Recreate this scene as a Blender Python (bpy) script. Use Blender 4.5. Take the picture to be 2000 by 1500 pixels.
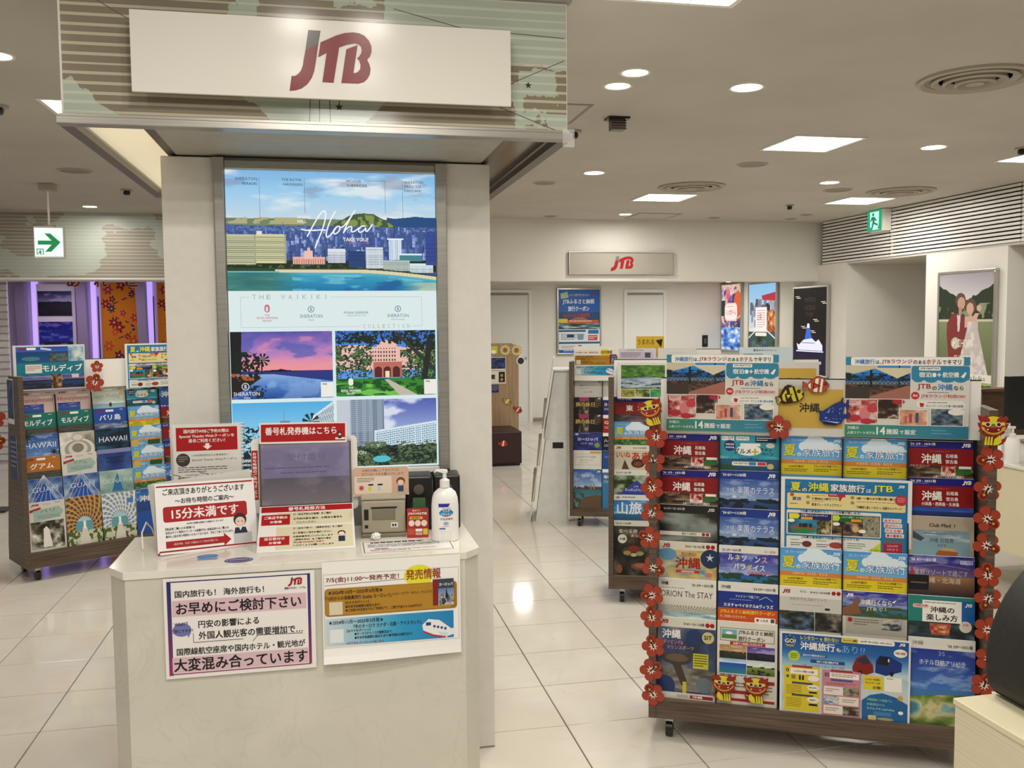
import bpy, bmesh, math, random
import numpy as np
from mathutils import Matrix, Vector
from mathutils.geometry import tessellate_polygon

for _o in list(bpy.data.objects): bpy.data.objects.remove(_o)
SC = bpy.context.scene
COL = SC.collection
random.seed(4)

# ------------------------------------------------------------ camera
F_PX = 1780.0
CAM_R = Vector((0.979286, -0.202316, -0.0083776))
CAM_U = Vector((0.022013, 0.065216, 0.997628))
CAM_R.normalize(); CAM_U = (CAM_U - CAM_R * CAM_U.dot(CAM_R)).normalized()
CAM_B = CAM_R.cross(CAM_U)
cam = bpy.data.cameras.new('camera')
cam.sensor_fit = 'HORIZONTAL'; cam.sensor_width = 36.0; cam.lens = F_PX / 2000.0 * 36.0
cam.clip_start = 0.05; cam.clip_end = 100
co = bpy.data.objects.new('camera', cam); COL.objects.link(co)
co.matrix_world = Matrix(((CAM_R.x, CAM_U.x, CAM_B.x, 0), (CAM_R.y, CAM_U.y, CAM_B.y, 0), (CAM_R.z, CAM_U.z, CAM_B.z, 1.5), (0, 0, 0, 1)))
SC.camera = co

# ------------------------------------------------------------ world, exposure, big area lights
WORLD_STRENGTH = 0.2
LAMP_W = 8.3
PANEL_W = 18.0
LAMP_COL = (1.0, 0.95, 0.87)
PANEL_COL = (1.0, 0.975, 0.93)
w = bpy.data.worlds.new('world'); SC.world = w; w.use_nodes = True
w.node_tree.nodes['Background'].inputs[0].default_value = (1.0, 0.97, 0.92, 1)
w.node_tree.nodes['Background'].inputs[1].default_value = WORLD_STRENGTH
SC.view_settings.view_transform = 'Standard'; SC.view_settings.look = 'None'
SC.view_settings.gamma = 1.0; SC.view_settings.use_curve_mapping = False
SC.view_settings.exposure = 0.0
SC.cycles.use_denoising = True
SC.cycles.max_bounces = 8; SC.cycles.diffuse_bounces = 4; SC.cycles.glossy_bounces = 4
SC.cycles.transparent_max_bounces = 12
SC.cycles.caustics_reflective = False; SC.cycles.caustics_refractive = False
SC.cycles.sample_clamp_indirect = 6.0

def area_light(x, y, z, sx, sy, watt, col, shape='RECTANGLE'):
    l = bpy.data.lights.new('lamp_light', 'AREA'); l.shape = shape; l.size = sx
    if shape == 'RECTANGLE': l.size_y = sy
    l.energy = watt; l.color = col
    o = bpy.data.objects.new('lamp_light', l); COL.objects.link(o); o.location = (x, y, z)
    return o

# lamps of the rest of the floor, behind and beside the camera
for lx in (-2.6, 0.2, 3.0, 5.4):
    for ly in (-3.0, -0.4):
        area_light(lx, ly, 2.69, .5, .5, PANEL_W, PANEL_COL)
for lx, ly in [(-.09, .74), (.22, .74), (-.08, 1.4), (.22, 1.4), (-3.2, 2.4), (-3.4, 6.0), (5.6, 2.6), (-1.2, 1.2), (1.6, 1.4), (3.4, 1.4)]:
    area_light(lx, ly, 2.69, .14, .14, LAMP_W, LAMP_COL, 'DISK')

# ------------------------------------------------------------ colours and materials
def s2l(c):
    return tuple(((v / 12.92) if v <= 0.04045 else ((v + 0.055) / 1.055) ** 2.4) for v in c)
def hx(h):
    h = h.lstrip('#')
    if len(h) == 3: h = ''.join(c * 2 for c in h)
    return tuple(int(h[i:i + 2], 16) / 255 for i in (0, 2, 4))
def lin(c):
    return s2l(hx(c)) if isinstance(c, str) else tuple(c)

def mat(name, col='#888888', rough=.5, metal=0., spec=.5, alpha=1., emit=0., trans=0.):
    m = bpy.data.materials.new(name); m.use_nodes = True
    b = m.node_tree.nodes['Principled BSDF']
    c = lin(col)
    b.inputs['Base Color'].default_value = (*c, 1); b.inputs['Roughness'].default_value = rough
    b.inputs['Metallic'].default_value = metal; b.inputs['Specular IOR Level'].default_value = spec
    b.inputs['Alpha'].default_value = alpha
    b.inputs['Transmission Weight'].default_value = trans
    if emit:
        b.inputs['Emission Color'].default_value = (*c, 1); b.inputs['Emission Strength'].default_value = emit
    return m
def nodes(m): return m.node_tree.nodes, m.node_tree.links, m.node_tree.nodes['Principled BSDF']
def noise_mat(name, c1, c2, scale=8, rough=.5, detail=4, stretch=(1, 1, 1), spec=.5, bump=0., coord='Object', r0=.35, r1=.65, metal=0.):
    m = mat(name, c1, rough, metal=metal, spec=spec); n, l, b = nodes(m)
    tc = n.new('ShaderNodeTexCoord'); mp = n.new('ShaderNodeMapping'); mp.inputs['Scale'].default_value = stretch
    l.new(tc.outputs[coord], mp.inputs[0])
    t = n.new('ShaderNodeTexNoise'); t.inputs['Scale'].default_value = scale; t.inputs['Detail'].default_value = detail
    l.new(mp.outputs[0], t.inputs['Vector'])
    r = n.new('ShaderNodeValToRGB'); r.color_ramp.elements[0].position = r0; r.color_ramp.elements[1].position = r1
    r.color_ramp.elements[0].color = (*lin(c1), 1); r.color_ramp.elements[1].color = (*lin(c2), 1)
    l.new(t.outputs['Fac'], r.inputs[0]); l.new(r.outputs[0], b.inputs['Base Color'])
    if bump:
        bp = n.new('ShaderNodeBump'); bp.inputs['Strength'].default_value = bump; bp.inputs['Distance'].default_value = .002
        l.new(t.outputs['Fac'], bp.inputs['Height']); l.new(bp.outputs[0], b.inputs['Normal'])
    return m
def attr_mat(name, rough=.45, emit=0., spec=.4):
    m = mat(name, '#ffffff', rough, spec=spec); n, l, b = nodes(m)
    a = n.new('ShaderNodeAttribute'); a.attribute_name = 'Col'
    if emit:
        b.inputs['Base Color'].default_value = (.02, .02, .02, 1); b.inputs['Emission Strength'].default_value = emit
        l.new(a.outputs['Color'], b.inputs['Emission Color'])
    else:
        l.new(a.outputs['Color'], b.inputs['Base Color'])
    return m

M = {}
M['ceiling'] = noise_mat('ceiling_paint', '#bdb8ae', '#c4bfb5', 1.6, .9, 6, spec=.2)
M['wall'] = noise_mat('wall_paint', '#dcd9d0', '#e0ddd5', 2, .8, 4, spec=.25)
M['door'] = mat('door_paint', '#dfe0da', .6)
M['tower'] = noise_mat('tower_laminate', '#d8d4cc', '#dcd8d0', 30, .55, 3, spec=.35)
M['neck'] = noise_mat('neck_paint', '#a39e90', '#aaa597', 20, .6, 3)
M['steel'] = noise_mat('brushed_steel', '#a5a29a', '#b2afa7', 3, .34, 2, (1, 1, 40), metal=.8)
M['alu'] = mat('aluminium', '#b9b6ae', .3, metal=.8)
M['darksteel'] = mat('dark_steel', '#6d675d', .4, metal=.6)
M['white'] = mat('white_plastic', '#e6e3dc', .35)
M['whitegloss'] = mat('white_gloss_panel', '#dedad2', .16, spec=.14)
M['paper'] = mat('paper', '#e9e7e2', .55, spec=.3)
M['paperedge'] = mat('paper_edge', '#cfccc4', .7, spec=.2)
M['black'] = mat('black_plastic', '#15130f', .35)
M['blackmatte'] = noise_mat('black_leather', '#141210', '#1c1916', 60, .6, 3, bump=.3)
M['darkgap'] = mat('dark_gap', '#1a1612', .8)
M['ink'] = attr_mat('printed_ink', .42)
M['backlit'] = attr_mat('backlit_print', .3, .98, .1)
M['dim_backlit'] = attr_mat('dim_backlit_print', .4, 1.15, .05)
M['grille'] = mat('grille_grey', '#8e887b', .7)
M['vent'] = mat('vent_paint', '#aca593', .6)
M['cream'] = mat('cream_soffit_glow', '#ecdfbd', .5, emit=.55)  # weak emission added so the left soffit panel reads bright
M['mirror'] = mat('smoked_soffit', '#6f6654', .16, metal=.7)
M['glass'] = mat('clear_acrylic', '#ffffff', .06, alpha=.16)
M['cardboard'] = noise_mat('white_cardboard', '#d3d3ce', '#dcdcd7', 14, .75, 3)
M['brownpouf'] = noise_mat('brown_vinyl', '#2a120f', '#341814', 30, .5, 3)
M['printergrey'] = mat('printer_grey', '#a39b86', .5)
M['printerdark'] = mat('printer_dark', '#7c7564', .45)
M['desk'] = mat('desk_cream', '#d8ceae', .5)
M['deskstripe'] = noise_mat('ribbed_laminate', '#cfc5a9', '#dad0b5', 5, .55, 1, (.2, .2, 50), bump=.4)
M['purple'] = mat('purple_led', '#b096f4', .5, emit=1.05)
M['lamp'] = mat('lamp_disc', '#fff6e4', .5, emit=9.)
M['panel_lamp'] = mat('panel_diffuser', '#fff7e8', .5, emit=6.)
M['signgreen'] = attr_mat('exit_sign_face', .3, 1.15)
M['orangefab'] = attr_mat('dyed_fabric', .9)
M['pinkwhite'] = mat('lilac_panel', '#cfc4d6', .6)
M['skin'] = mat('bottle_white', '#eceae6', .3)

def wood_mat(name, c1, c2, sc=5, stretch=(1, 1, 30)):
    m = mat(name, c1, .45, spec=.4); n, l, b = nodes(m)
    tc = n.new('ShaderNodeTexCoord'); mp = n.new('ShaderNodeMapping'); mp.inputs['Scale'].default_value = stretch
    l.new(tc.outputs['Object'], mp.inputs[0])
    t = n.new('ShaderNodeTexNoise'); t.inputs['Scale'].default_value = sc; t.inputs['Detail'].default_value = 6
    l.new(mp.outputs[0], t.inputs['Vector'])
    r = n.new('ShaderNodeValToRGB'); e = r.color_ramp.elements
    e[0].position = .3; e[1].position = .7; e[0].color = (*lin(c1), 1); e[1].color = (*lin(c2), 1)
    l.new(t.outputs['Fac'], r.inputs[0]); l.new(r.outputs[0], b.inputs['Base Color'])
    return m
M['walnut'] = wood_mat('dark_walnut', '#40332a', '#6b5a4b', 4, (1, 1, 28))
M['oak'] = wood_mat('pale_oak', '#8f7558', '#a88c6b', 3, (14, 14, 1))
M['brownwood'] = wood_mat('brown_wood', '#4a3727', '#6a5138', 3, (1, 1, 14))

def marble_mat(name, base, vein, patch, rough, scale=1.4, rnd=False):
    m = mat(name, base, rough, spec=.5); n, l, b = nodes(m)
    tc = n.new('ShaderNodeTexCoord')
    src = tc.outputs['Object']
    if rnd:
        g = n.new('ShaderNodeNewGeometry'); src = g.outputs['Position']
    t = n.new('ShaderNodeTexNoise'); t.inputs['Scale'].default_value = scale * 3; t.inputs['Detail'].default_value = 7
    t.inputs['Distortion'].default_value = .6
    l.new(src, t.inputs['Vector'])
    r = n.new('ShaderNodeValToRGB'); e = r.color_ramp.elements
    e[0].position = .38; e[1].position = .62; e[0].color = (*lin(base), 1); e[1].color = (*lin(patch), 1)
    l.new(t.outputs['Fac'], r.inputs[0])
    t2 = n.new('ShaderNodeTexNoise'); t2.inputs['Scale'].default_value = scale * 2.2; t2.inputs['Detail'].default_value = 8
    t2.inputs['Distortion'].default_value = 1.6
    l.new(src, t2.inputs['Vector'])
    ab = n.new('ShaderNodeMath'); ab.operation = 'SUBTRACT'; ab.inputs[1].default_value = .5; l.new(t2.outputs['Fac'], ab.inputs[0])
    ab2 = n.new('ShaderNodeMath'); ab2.operation = 'ABSOLUTE'; l.new(ab.outputs[0], ab2.inputs[0])
    mr = n.new('ShaderNodeMapRange'); mr.inputs['From Min'].default_value = 0; mr.inputs['From Max'].default_value = .012
    mr.inputs['To Min'].default_value = .35; mr.inputs['To Max'].default_value = 0
    l.new(ab2.outputs[0], mr.inputs['Value'])
    mx = n.new('ShaderNodeMix'); mx.data_type = 'RGBA'
    l.new(mr.outputs[0], mx.inputs[0]); l.new(r.outputs[0], mx.inputs[6]); mx.inputs[7].default_value = (*lin(vein), 1)
    l.new(mx.outputs[2], b.inputs['Base Color'])
    return m
M['tile'] = marble_mat('polished_tile', '#d3ccbf', '#cbc4b6', '#dad4c8', .09, .8, True)
M['grout'] = mat('grout', '#4c4334', .8)
M['counter'] = marble_mat('marble_laminate', '#cfcbbd', '#bab6a8', '#c8c4b6', .38, 1.6)
M['countertop'] = marble_mat('marble_laminate_top', '#d9d5c8', '#cac5b5', '#dfdbd0', .14, 1.6)
# striped glass of the header: sprayed stripes (pattern in the print itself)

# ------------------------------------------------------------ object helpers
def link(name, me, m=None, parent=None, mw=None):
    o = bpy.data.objects.new(name, me); COL.objects.link(o)
    if m is not None and not me.materials: me.materials.append(M[m] if isinstance(m, str) else m)
    if parent is not None: o.parent = parent
    if mw is not None: o.matrix_local = mw
    return o
def mesh(name, vs, fs):
    me = bpy.data.meshes.new(name); me.from_pydata([tuple(map(float, v)) for v in vs], [], [tuple(int(i) for i in f) for f in fs]); me.update()
    return me
def tag(o, label=None, cat=None, group=None, kind=None):
    if label: o['label'] = label
    if cat: o['category'] = cat
    if group: o['group'] = group
    if kind: o['kind'] = kind
    return o
def empty(name, mw, label, cat, group=None):
    o = bpy.data.objects.new(name, None); COL.objects.link(o); o.empty_display_size = .1
    o.matrix_world = mw if isinstance(mw, Matrix) else Matrix.Translation(mw)
    return tag(o, label, cat, group)
class MB:
    def __init__(s): s.v = []; s.f = []
    def add(s, vs, fs):
        n = len(s.v); s.v += [tuple(v) for v in vs]; s.f += [tuple(i + n for i in f) for f in fs]; return s
    def box(s, x0, y0, z0, x1, y1, z1):
        return s.add([(x0, y0, z0), (x1, y0, z0), (x1, y1, z0), (x0, y1, z0), (x0, y0, z1), (x1, y0, z1), (x1, y1, z1), (x0, y1, z1)],
                     [(0, 3, 2, 1), (4, 5, 6, 7), (0, 1, 5, 4), (1, 2, 6, 5), (2, 3, 7, 6), (3, 0, 4, 7)])
    def prism(s, pts, a0, a1, axis='y'):
        n = len(pts)
        def mk(p, a):
            return (p[0], a, p[1]) if axis == 'y' else ((p[0], p[1], a) if axis == 'z' else (a, p[0], p[1]))
        vs = [mk(p, a0) for p in pts] + [mk(p, a1) for p in pts]
        tris = tessellate_polygon([[Vector((p[0], p[1], 0)) for p in pts]])
        fs = [tuple(t) for t in tris] + [tuple(i + n for i in t[::-1]) for t in tris]
        fs += [(i, (i + 1) % n, (i + 1) % n + n, i + n) for i in range(n)]
        return s.add(vs, fs)
    def cyl(s, c, r, h, n=24, axis='z', r2=None):
        r2 = r if r2 is None else r2
        vs = []
        for k, (rr, a) in enumerate(((r, 0), (r2, h))):
            for i in range(n):
                t = 2 * math.pi * i / n; p = (rr * math.cos(t), rr * math.sin(t))
                if axis == 'z': vs.append((c[0] + p[0], c[1] + p[1], c[2] + a))
                elif axis == 'y': vs.append((c[0] + p[0], c[1] + a, c[2] + p[1]))
                else: vs.append((c[0] + a, c[1] + p[0], c[2] + p[1]))
        return s.add(vs, [tuple(range(n))[::-1], tuple(range(n, 2 * n))] + [(i, (i + 1) % n, (i + 1) % n + n, i + n) for i in range(n)])
    def lathe(s, prof, c=(0, 0, 0), n=32, sx=1, sy=1):
        vs = []; fs = []; k = len(prof)
        for i in range(n):
            t = 2 * math.pi * i / n
            for r, z in prof: vs.append((c[0] + r * sx * math.cos(t), c[1] + r * sy * math.sin(t), c[2] + z))
        for i in range(n):
            j = (i + 1) % n
            for q in range(k - 1): fs.append((i * k + q, j * k + q, j * k + q + 1, i * k + q + 1))
        fs.append(tuple(i * k for i in range(n))[::-1]); fs.append(tuple(i * k + k - 1 for i in range(n)))
        return s.add(vs, fs)
    def build(s, name, m, parent=None, mw=None, smooth=False, bevel=0., keep=False):
        me = mesh(name, s.v, s.f)
        bm = bmesh.new(); bm.from_mesh(me); bmesh.ops.recalc_face_normals(bm, faces=bm.faces)
        if bevel:
            bmesh.ops.bevel(bm, geom=[e for e in bm.edges if e.is_manifold and e.calc_face_angle(0) > .5], offset=bevel, segments=2, affect='EDGES', profile=.5)
        bm.to_mesh(me); bm.free()
        o = link(name, me, m, parent, mw)
        if smooth:
            me.shade_smooth()
            if hasattr(me, 'set_sharp_from_angle'): me.set_sharp_from_angle(angle=math.radians(40))
        return o
def box(name, m, x0, y0, z0, x1, y1, z1, parent=None, bevel=0., mw=None):
    return MB().box(x0, y0, z0, x1, y1, z1).build(name, m, parent, mw, bevel=bevel)
def tube(pts, r, n=8):
    b = MB(); P = [Vector(p) for p in pts]; rings = []
    for i, p in enumerate(P):
        d = (P[min(i + 1, len(P) - 1)] - P[max(i - 1, 0)]).normalized()
        a = d.orthogonal().normalized()
        if rings: a = (rings[-1][1] - d * rings[-1][1].dot(d)).normalized()
        c = d.cross(a); rings.append(([p + (a * math.cos(2 * math.pi * k / n) + c * math.sin(2 * math.pi * k / n)) * r for k in range(n)], a))
    vs = [v for rg, _ in rings for v in rg]; fs = []
    for i in range(len(P) - 1):
        for k in range(n): fs.append((i * n + k, i * n + (k + 1) % n, (i + 1) * n + (k + 1) % n, (i + 1) * n + k))
    fs.append(tuple(range(n))[::-1]); fs.append(tuple(range((len(P) - 1) * n, len(P) * n)))
    return b.add(vs, fs)

# ------------------------------------------------------------ text and flat print
_TX = {}
def text_geo(s, bold=False):
    k = (s, bold)
    if k in _TX: return _TX[k]
    c = bpy.data.curves.new('t', 'FONT'); c.body = s; c.size = 1.0; c.resolution_u = 2
    c.fill_mode = 'BOTH'; c.dimensions = '2D'
    o = bpy.data.objects.new('t', c); COL.objects.link(o)
    dg = bpy.context.evaluated_depsgraph_get(); dg.update()
    me = bpy.data.meshes.new_from_object(o.evaluated_get(dg))
    v = np.empty(len(me.vertices) * 3, np.float32); me.vertices.foreach_get('co', v); v = v.reshape(-1, 3)[:, :2].copy()
    f = [tuple(p.vertices) for p in me.polygons]
    bpy.data.objects.remove(o); bpy.data.curves.remove(c); bpy.data.meshes.remove(me)
    if len(v) == 0: v = np.zeros((3, 2), np.float32); f = []
    elif bold:
        n0 = len(v); off = [(0, 0), (.042, 0), (.0, .032), (.042, .032)]
        f = [tuple(i + q * n0 for i in p) for q in range(4) for p in f]; v = np.concatenate([v + np.array(o_, np.float32) for o_ in off])
    mn = v.min(0); mxx = v.max(0); v -= mn; sz = np.maximum(mxx - mn, 1e-4)
    _TX[k] = (v / sz, f, sz)
    return _TX[k]

def vnoise(u, v, sc, seed=0, octv=3):
    out = np.zeros_like(u); amp = 1.; tot = 0.
    for o in range(octv):
        r = np.random.RandomState(seed * 17 + o); n = 96
        g = r.rand(n + 1, n + 1)
        x = (u * sc * 2 ** o) % n; y = (v * sc * 2 ** o) % n
        i = np.floor(x).astype(int); j = np.floor(y).astype(int); a = x - i; b = y - j
        a = a * a * (3 - 2 * a); b = b * b * (3 - 2 * b)
        out += amp * ((g[j, i] * (1 - a) + g[j, i + 1] * a) * (1 - b) + (g[j + 1, i] * (1 - a) + g[j + 1, i + 1] * a) * b)
        tot += amp; amp *= .5
    return out / tot
def col(a): return np.array(hx(a))
def lay(img, mask, c):
    c = col(c) if isinstance(c, str) else c
    m = np.clip(mask, 0, 1)[..., None] if mask.dtype != bool else mask[..., None].astype(float)
    return img * (1 - m) + c * m
def grad(t, stops):
    t = np.clip(t, 0, 1); ps = [s[0] for s in stops]; cs = np.array([hx(s[1]) for s in stops])
    return np.stack([np.interp(t, ps, cs[:, k]) for k in range(3)], -1)

class Sheet:
    DZ = .00028
    def __init__(s, W, H, k=.01):
        s.W = W; s.H = H; s.k = k; s.V = []; s.Fc = []; s.Cc = []; s.n = 0; s.z = 0.0; s.tr = None; s.hold = None; s.bb = np.zeros((0, 4)); s.ly = np.zeros(0, int)
    def _add(s, v2, faces, c, zq=None):
        v2 = np.asarray(v2, float)
        if s.tr is not None:
            (cx, cy, a) = s.tr; ca, sa = math.cos(a), math.sin(a); d = v2 - (cx, cy)
            v2 = np.stack([cx + d[:, 0] * ca - d[:, 1] * sa, cy + d[:, 0] * sa + d[:, 1] * ca], 1)
        x0, y0 = v2.min(0) + 1e-3; x1, y1 = v2.max(0) - 1e-3
        if s.hold is None:
            hit = (s.bb[:, 0] < x1) & (s.bb[:, 2] > x0) & (s.bb[:, 1] < y1) & (s.bb[:, 3] > y0) if len(s.bb) else np.zeros(0, bool)
            L = 1 + (s.ly[hit].max() if hit.any() else 0)
            s.bb = np.concatenate([s.bb, [[x0, y0, x1, y1]]]); s.ly = np.append(s.ly, L)
        else: L = s.hold
        zz = L * s.DZ + .0002 + s.z + (0 if zq is None else zq)
        s.V.append(np.stack([v2[:, 0] * s.k, np.zeros(len(v2)) - zz, -v2[:, 1] * s.k], 1))
        n = s.n; s.Fc += [tuple(i + n for i in f) for f in faces]; s.n += len(v2)
        if isinstance(c, np.ndarray): s.Cc.append(c)
        else: s.Cc.append(np.tile(np.array(lin(c)), (len(faces), 1)))
        return s
    def R(s, x, y, w, h, c, r=0):
        if r:
            pts = []
            for cx, cy, a0 in ((x + w - r, y + r, -90), (x + w - r, y + h - r, 0), (x + r, y + h - r, 90), (x + r, y + r, 180)):
                for q in range(4): t = math.radians(a0 + q * 30); pts.append((cx + r * math.cos(t), cy + r * math.sin(t)))
            return s.P(pts, c)
        return s._add([(x, y), (x + w, y), (x + w, y + h), (x, y + h)], [(0, 1, 2, 3)], c)
    def B(s, x, y, w, h, c, t=.1):
        s.R(x, y, w, t, c); s.R(x, y + h - t, w, t, c); s.R(x, y, t, h, c); return s.R(x + w - t, y, t, h, c)
    def P(s, pts, c):
        tris = tessellate_polygon([[Vector((p[0], p[1], 0)) for p in pts]])
        return s._add(pts, [tuple(t) for t in tris], c)
    def C(s, cx, cy, r, c, ry=None, n=20):
        ry = r if ry is None else ry
        return s._add([(cx + r * math.cos(2 * math.pi * i / n), cy + ry * math.sin(2 * math.pi * i / n)) for i in range(n)], [tuple(range(n))], c)
    def L(s, x0, y0, x1, y1, w, c):
        d = math.hypot(x1 - x0, y1 - y0) or 1; nx, ny = -(y1 - y0) / d * w / 2, (x1 - x0) / d * w / 2
        return s._add([(x0 + nx, y0 + ny), (x1 + nx, y1 + ny), (x1 - nx, y1 - ny), (x0 - nx, y0 - ny)], [(0, 1, 2, 3)], c)
    def star(s, cx, cy, r0, r1, n, c, ph=0):
        return s.P([(cx + (r0 if i % 2 == 0 else r1) * math.sin(math.pi * i / n + ph), cy - (r0 if i % 2 == 0 else r1) * math.cos(math.pi * i / n + ph)) for i in range(2 * n)], c)
    def T(s, t, x, y, w, h, c='#111111', b=True):
        v, f, sz = text_geo(t, b)
        if not f: return s
        v2 = np.stack([x + v[:, 0] * w, y + (1 - v[:, 1]) * h], 1)
        return s._add(v2, f, c, (np.arange(len(v2)) // (len(v2) // 4)) * .00006 if b else None)
    def TS(s, t, x, y, w, h, c):
        n = len(t); p = w / n
        for i, ch in enumerate(t):
            if ch != ' ': s.T(ch, x + i * p + p * (.36 if ch == 'I' else .12), y, p * (.1 if ch == 'I' else .56), h, c, False)
        return s
    def TV(s, t, x, y, w, h, c, b=True):
        n = len(t)
        for i, ch in enumerate(t):
            if ch == 'ー': s.R(x + w * .4, y + h * i / n + .1 * h / n, w * .2, h / n * .75, c)
            else: s.T(ch, x + w * .08, y + h * i / n + h / n * .06, w * .84, h / n * .84, c, b)
        return s
    def lines(s, x, y, w, h, n, c, t=.35):
        """rows of small unreadable print"""
        r = random.Random(int(x * 91 + y * 37 + n))
        p = h / n; V = []; Fs = []
        for i in range(n):
            xx = x; e = x + w * (1 if i < n - 1 else r.uniform(.5, .95))
            while xx < e - 1e-6:
                q = min(r.uniform(.05, .16) * w, e - xx); k0 = len(V); V += [(xx, y + i * p), (xx + q * .86, y + i * p), (xx + q * .86, y + (i + t) * p), (xx, y + (i + t) * p)]; Fs.append((k0, k0 + 1, k0 + 2, k0 + 3)); xx += q
        return s._add(V, Fs, c)
    def PIC(s, fn, x, y, w, h, n=24, *a):
        n = int(n * (2.4 if n < 90 else 1.25)); nx = n; ny = max(2, int(round(n * h / w)))
        uu, vv = np.meshgrid((np.arange(nx) + .5) / nx, (np.arange(ny) + .5) / ny)
        c = np.clip(fn(uu, vv, *a), 0, 1)
        c = np.where(c <= .04045, c / 12.92, ((c + .055) / 1.055) ** 2.4).reshape(-1, 3)
        gx, gy = np.meshgrid(np.linspace(x, x + w, nx + 1), np.linspace(y, y + h, ny + 1))
        i = (np.arange(ny)[:, None] * (nx + 1) + np.arange(nx)[None, :]).reshape(-1)
        fs = np.stack([i, i + 1, i + nx + 2, i + nx + 1], 1)
        return s._add(np.stack([gx.ravel(), gy.ravel()], 1), [tuple(q) for q in fs.tolist()], c)
    def logo(s, x, y, w, h, c='#a01414', g=None):
        g = g or c
        def q(a, bb): return (x + (a - 235) / 1515 * w, y + (bb - .055 * a - 85) / 890 * h)
        s.P([q(*p) for p in [(597, 135), (820, 152), (775, 338), (535, 445)]], g)
        s.P([q(*p) for p in [(535, 445), (775, 338), (725, 600), (690, 750), (640, 860), (560, 950), (450, 1015), (340, 1040), (235, 1045), (277, 822), (340, 822), (400, 790), (450, 740), (485, 660), (500, 580)]], c)
        s.P([q(*p) for p in [(765, 548), (812, 325), (1100, 225), (1250, 190), (1400, 180), (1520, 195), (1620, 235), (1700, 310), (1745, 400), (1745, 480), (1715, 550), (1660, 600), (1700, 670), (1720, 740), (1705, 820), (1660, 890), (1590, 940), (1490, 960), (1175, 945), (1280, 435), (1490, 372), (1405, 790), (1420, 800), (1480, 785), (1525, 740), (1535, 680), (1510, 610), (1470, 578), (1510, 550), (1550, 500), (1562, 450), (1550, 400), (1500, 362), (1430, 350), (1300, 365), (1150, 408), (1035, 940), (830, 925), (918, 487)]], c)
        return s
    def mesh(s, name):
        V = np.concatenate(s.V); me = bpy.data.meshes.new(name); me.from_pydata(V.tolist(), [], s.Fc); me.update()
        C_ = np.concatenate(s.Cc) ** 1.16; cnt = np.array([len(f) for f in s.Fc])
        a = me.color_attributes.new('Col', 'FLOAT_COLOR', 'CORNER')
        cc = np.repeat(C_, cnt, axis=0); a.data.foreach_set('color', np.concatenate([cc, np.ones((len(cc), 1))], 1).ravel().astype(np.float32))
        return me

_SL = {}
def slab_mesh(W, H, t, m):
    k = (round(W, 4), round(H, 4), t, m)
    if k not in _SL:
        b = MB().box(0, 0, -H, W, t, 0); me = mesh('sheet', b.v, b.f); me.materials.append(M[m]); _SL[k] = me
    return _SL[k]
_PM = {}
def card(name, label, cat, group, design, mw, t=.003, m='paper', ink='ink', part='cover_print', parent=None, args=()):
    """a printed sheet: slab of its real thickness with the print on its front; design returns a Sheet"""
    k = (design, args, ink)
    if k not in _PM:
        S = design(*args); pm = S.mesh(part); pm.materials.append(M[ink]); _PM[k] = (pm, S.W * S.k, S.H * S.k)
    pm, W, H = _PM[k]
    o = link(name, slab_mesh(W, H, t, m), None, parent)
    if parent is None: o.matrix_world = mw; tag(o, label, cat, group)
    else: o.matrix_local = mw
    link(part, pm, None, o)
    return o
def MT(x, y, z, rz=0, rx=0, ry=0):
    return Matrix.Translation((x, y, z)) @ Matrix.Rotation(math.radians(rz), 4, 'Z') @ Matrix.Rotation(math.radians(rx), 4, 'X') @ Matrix.Rotation(math.radians(ry), 4, 'Y')
def struct(name, m, *a, bevel=0.):
    return tag(box(name, m, *a, bevel=bevel), kind='structure')
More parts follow.
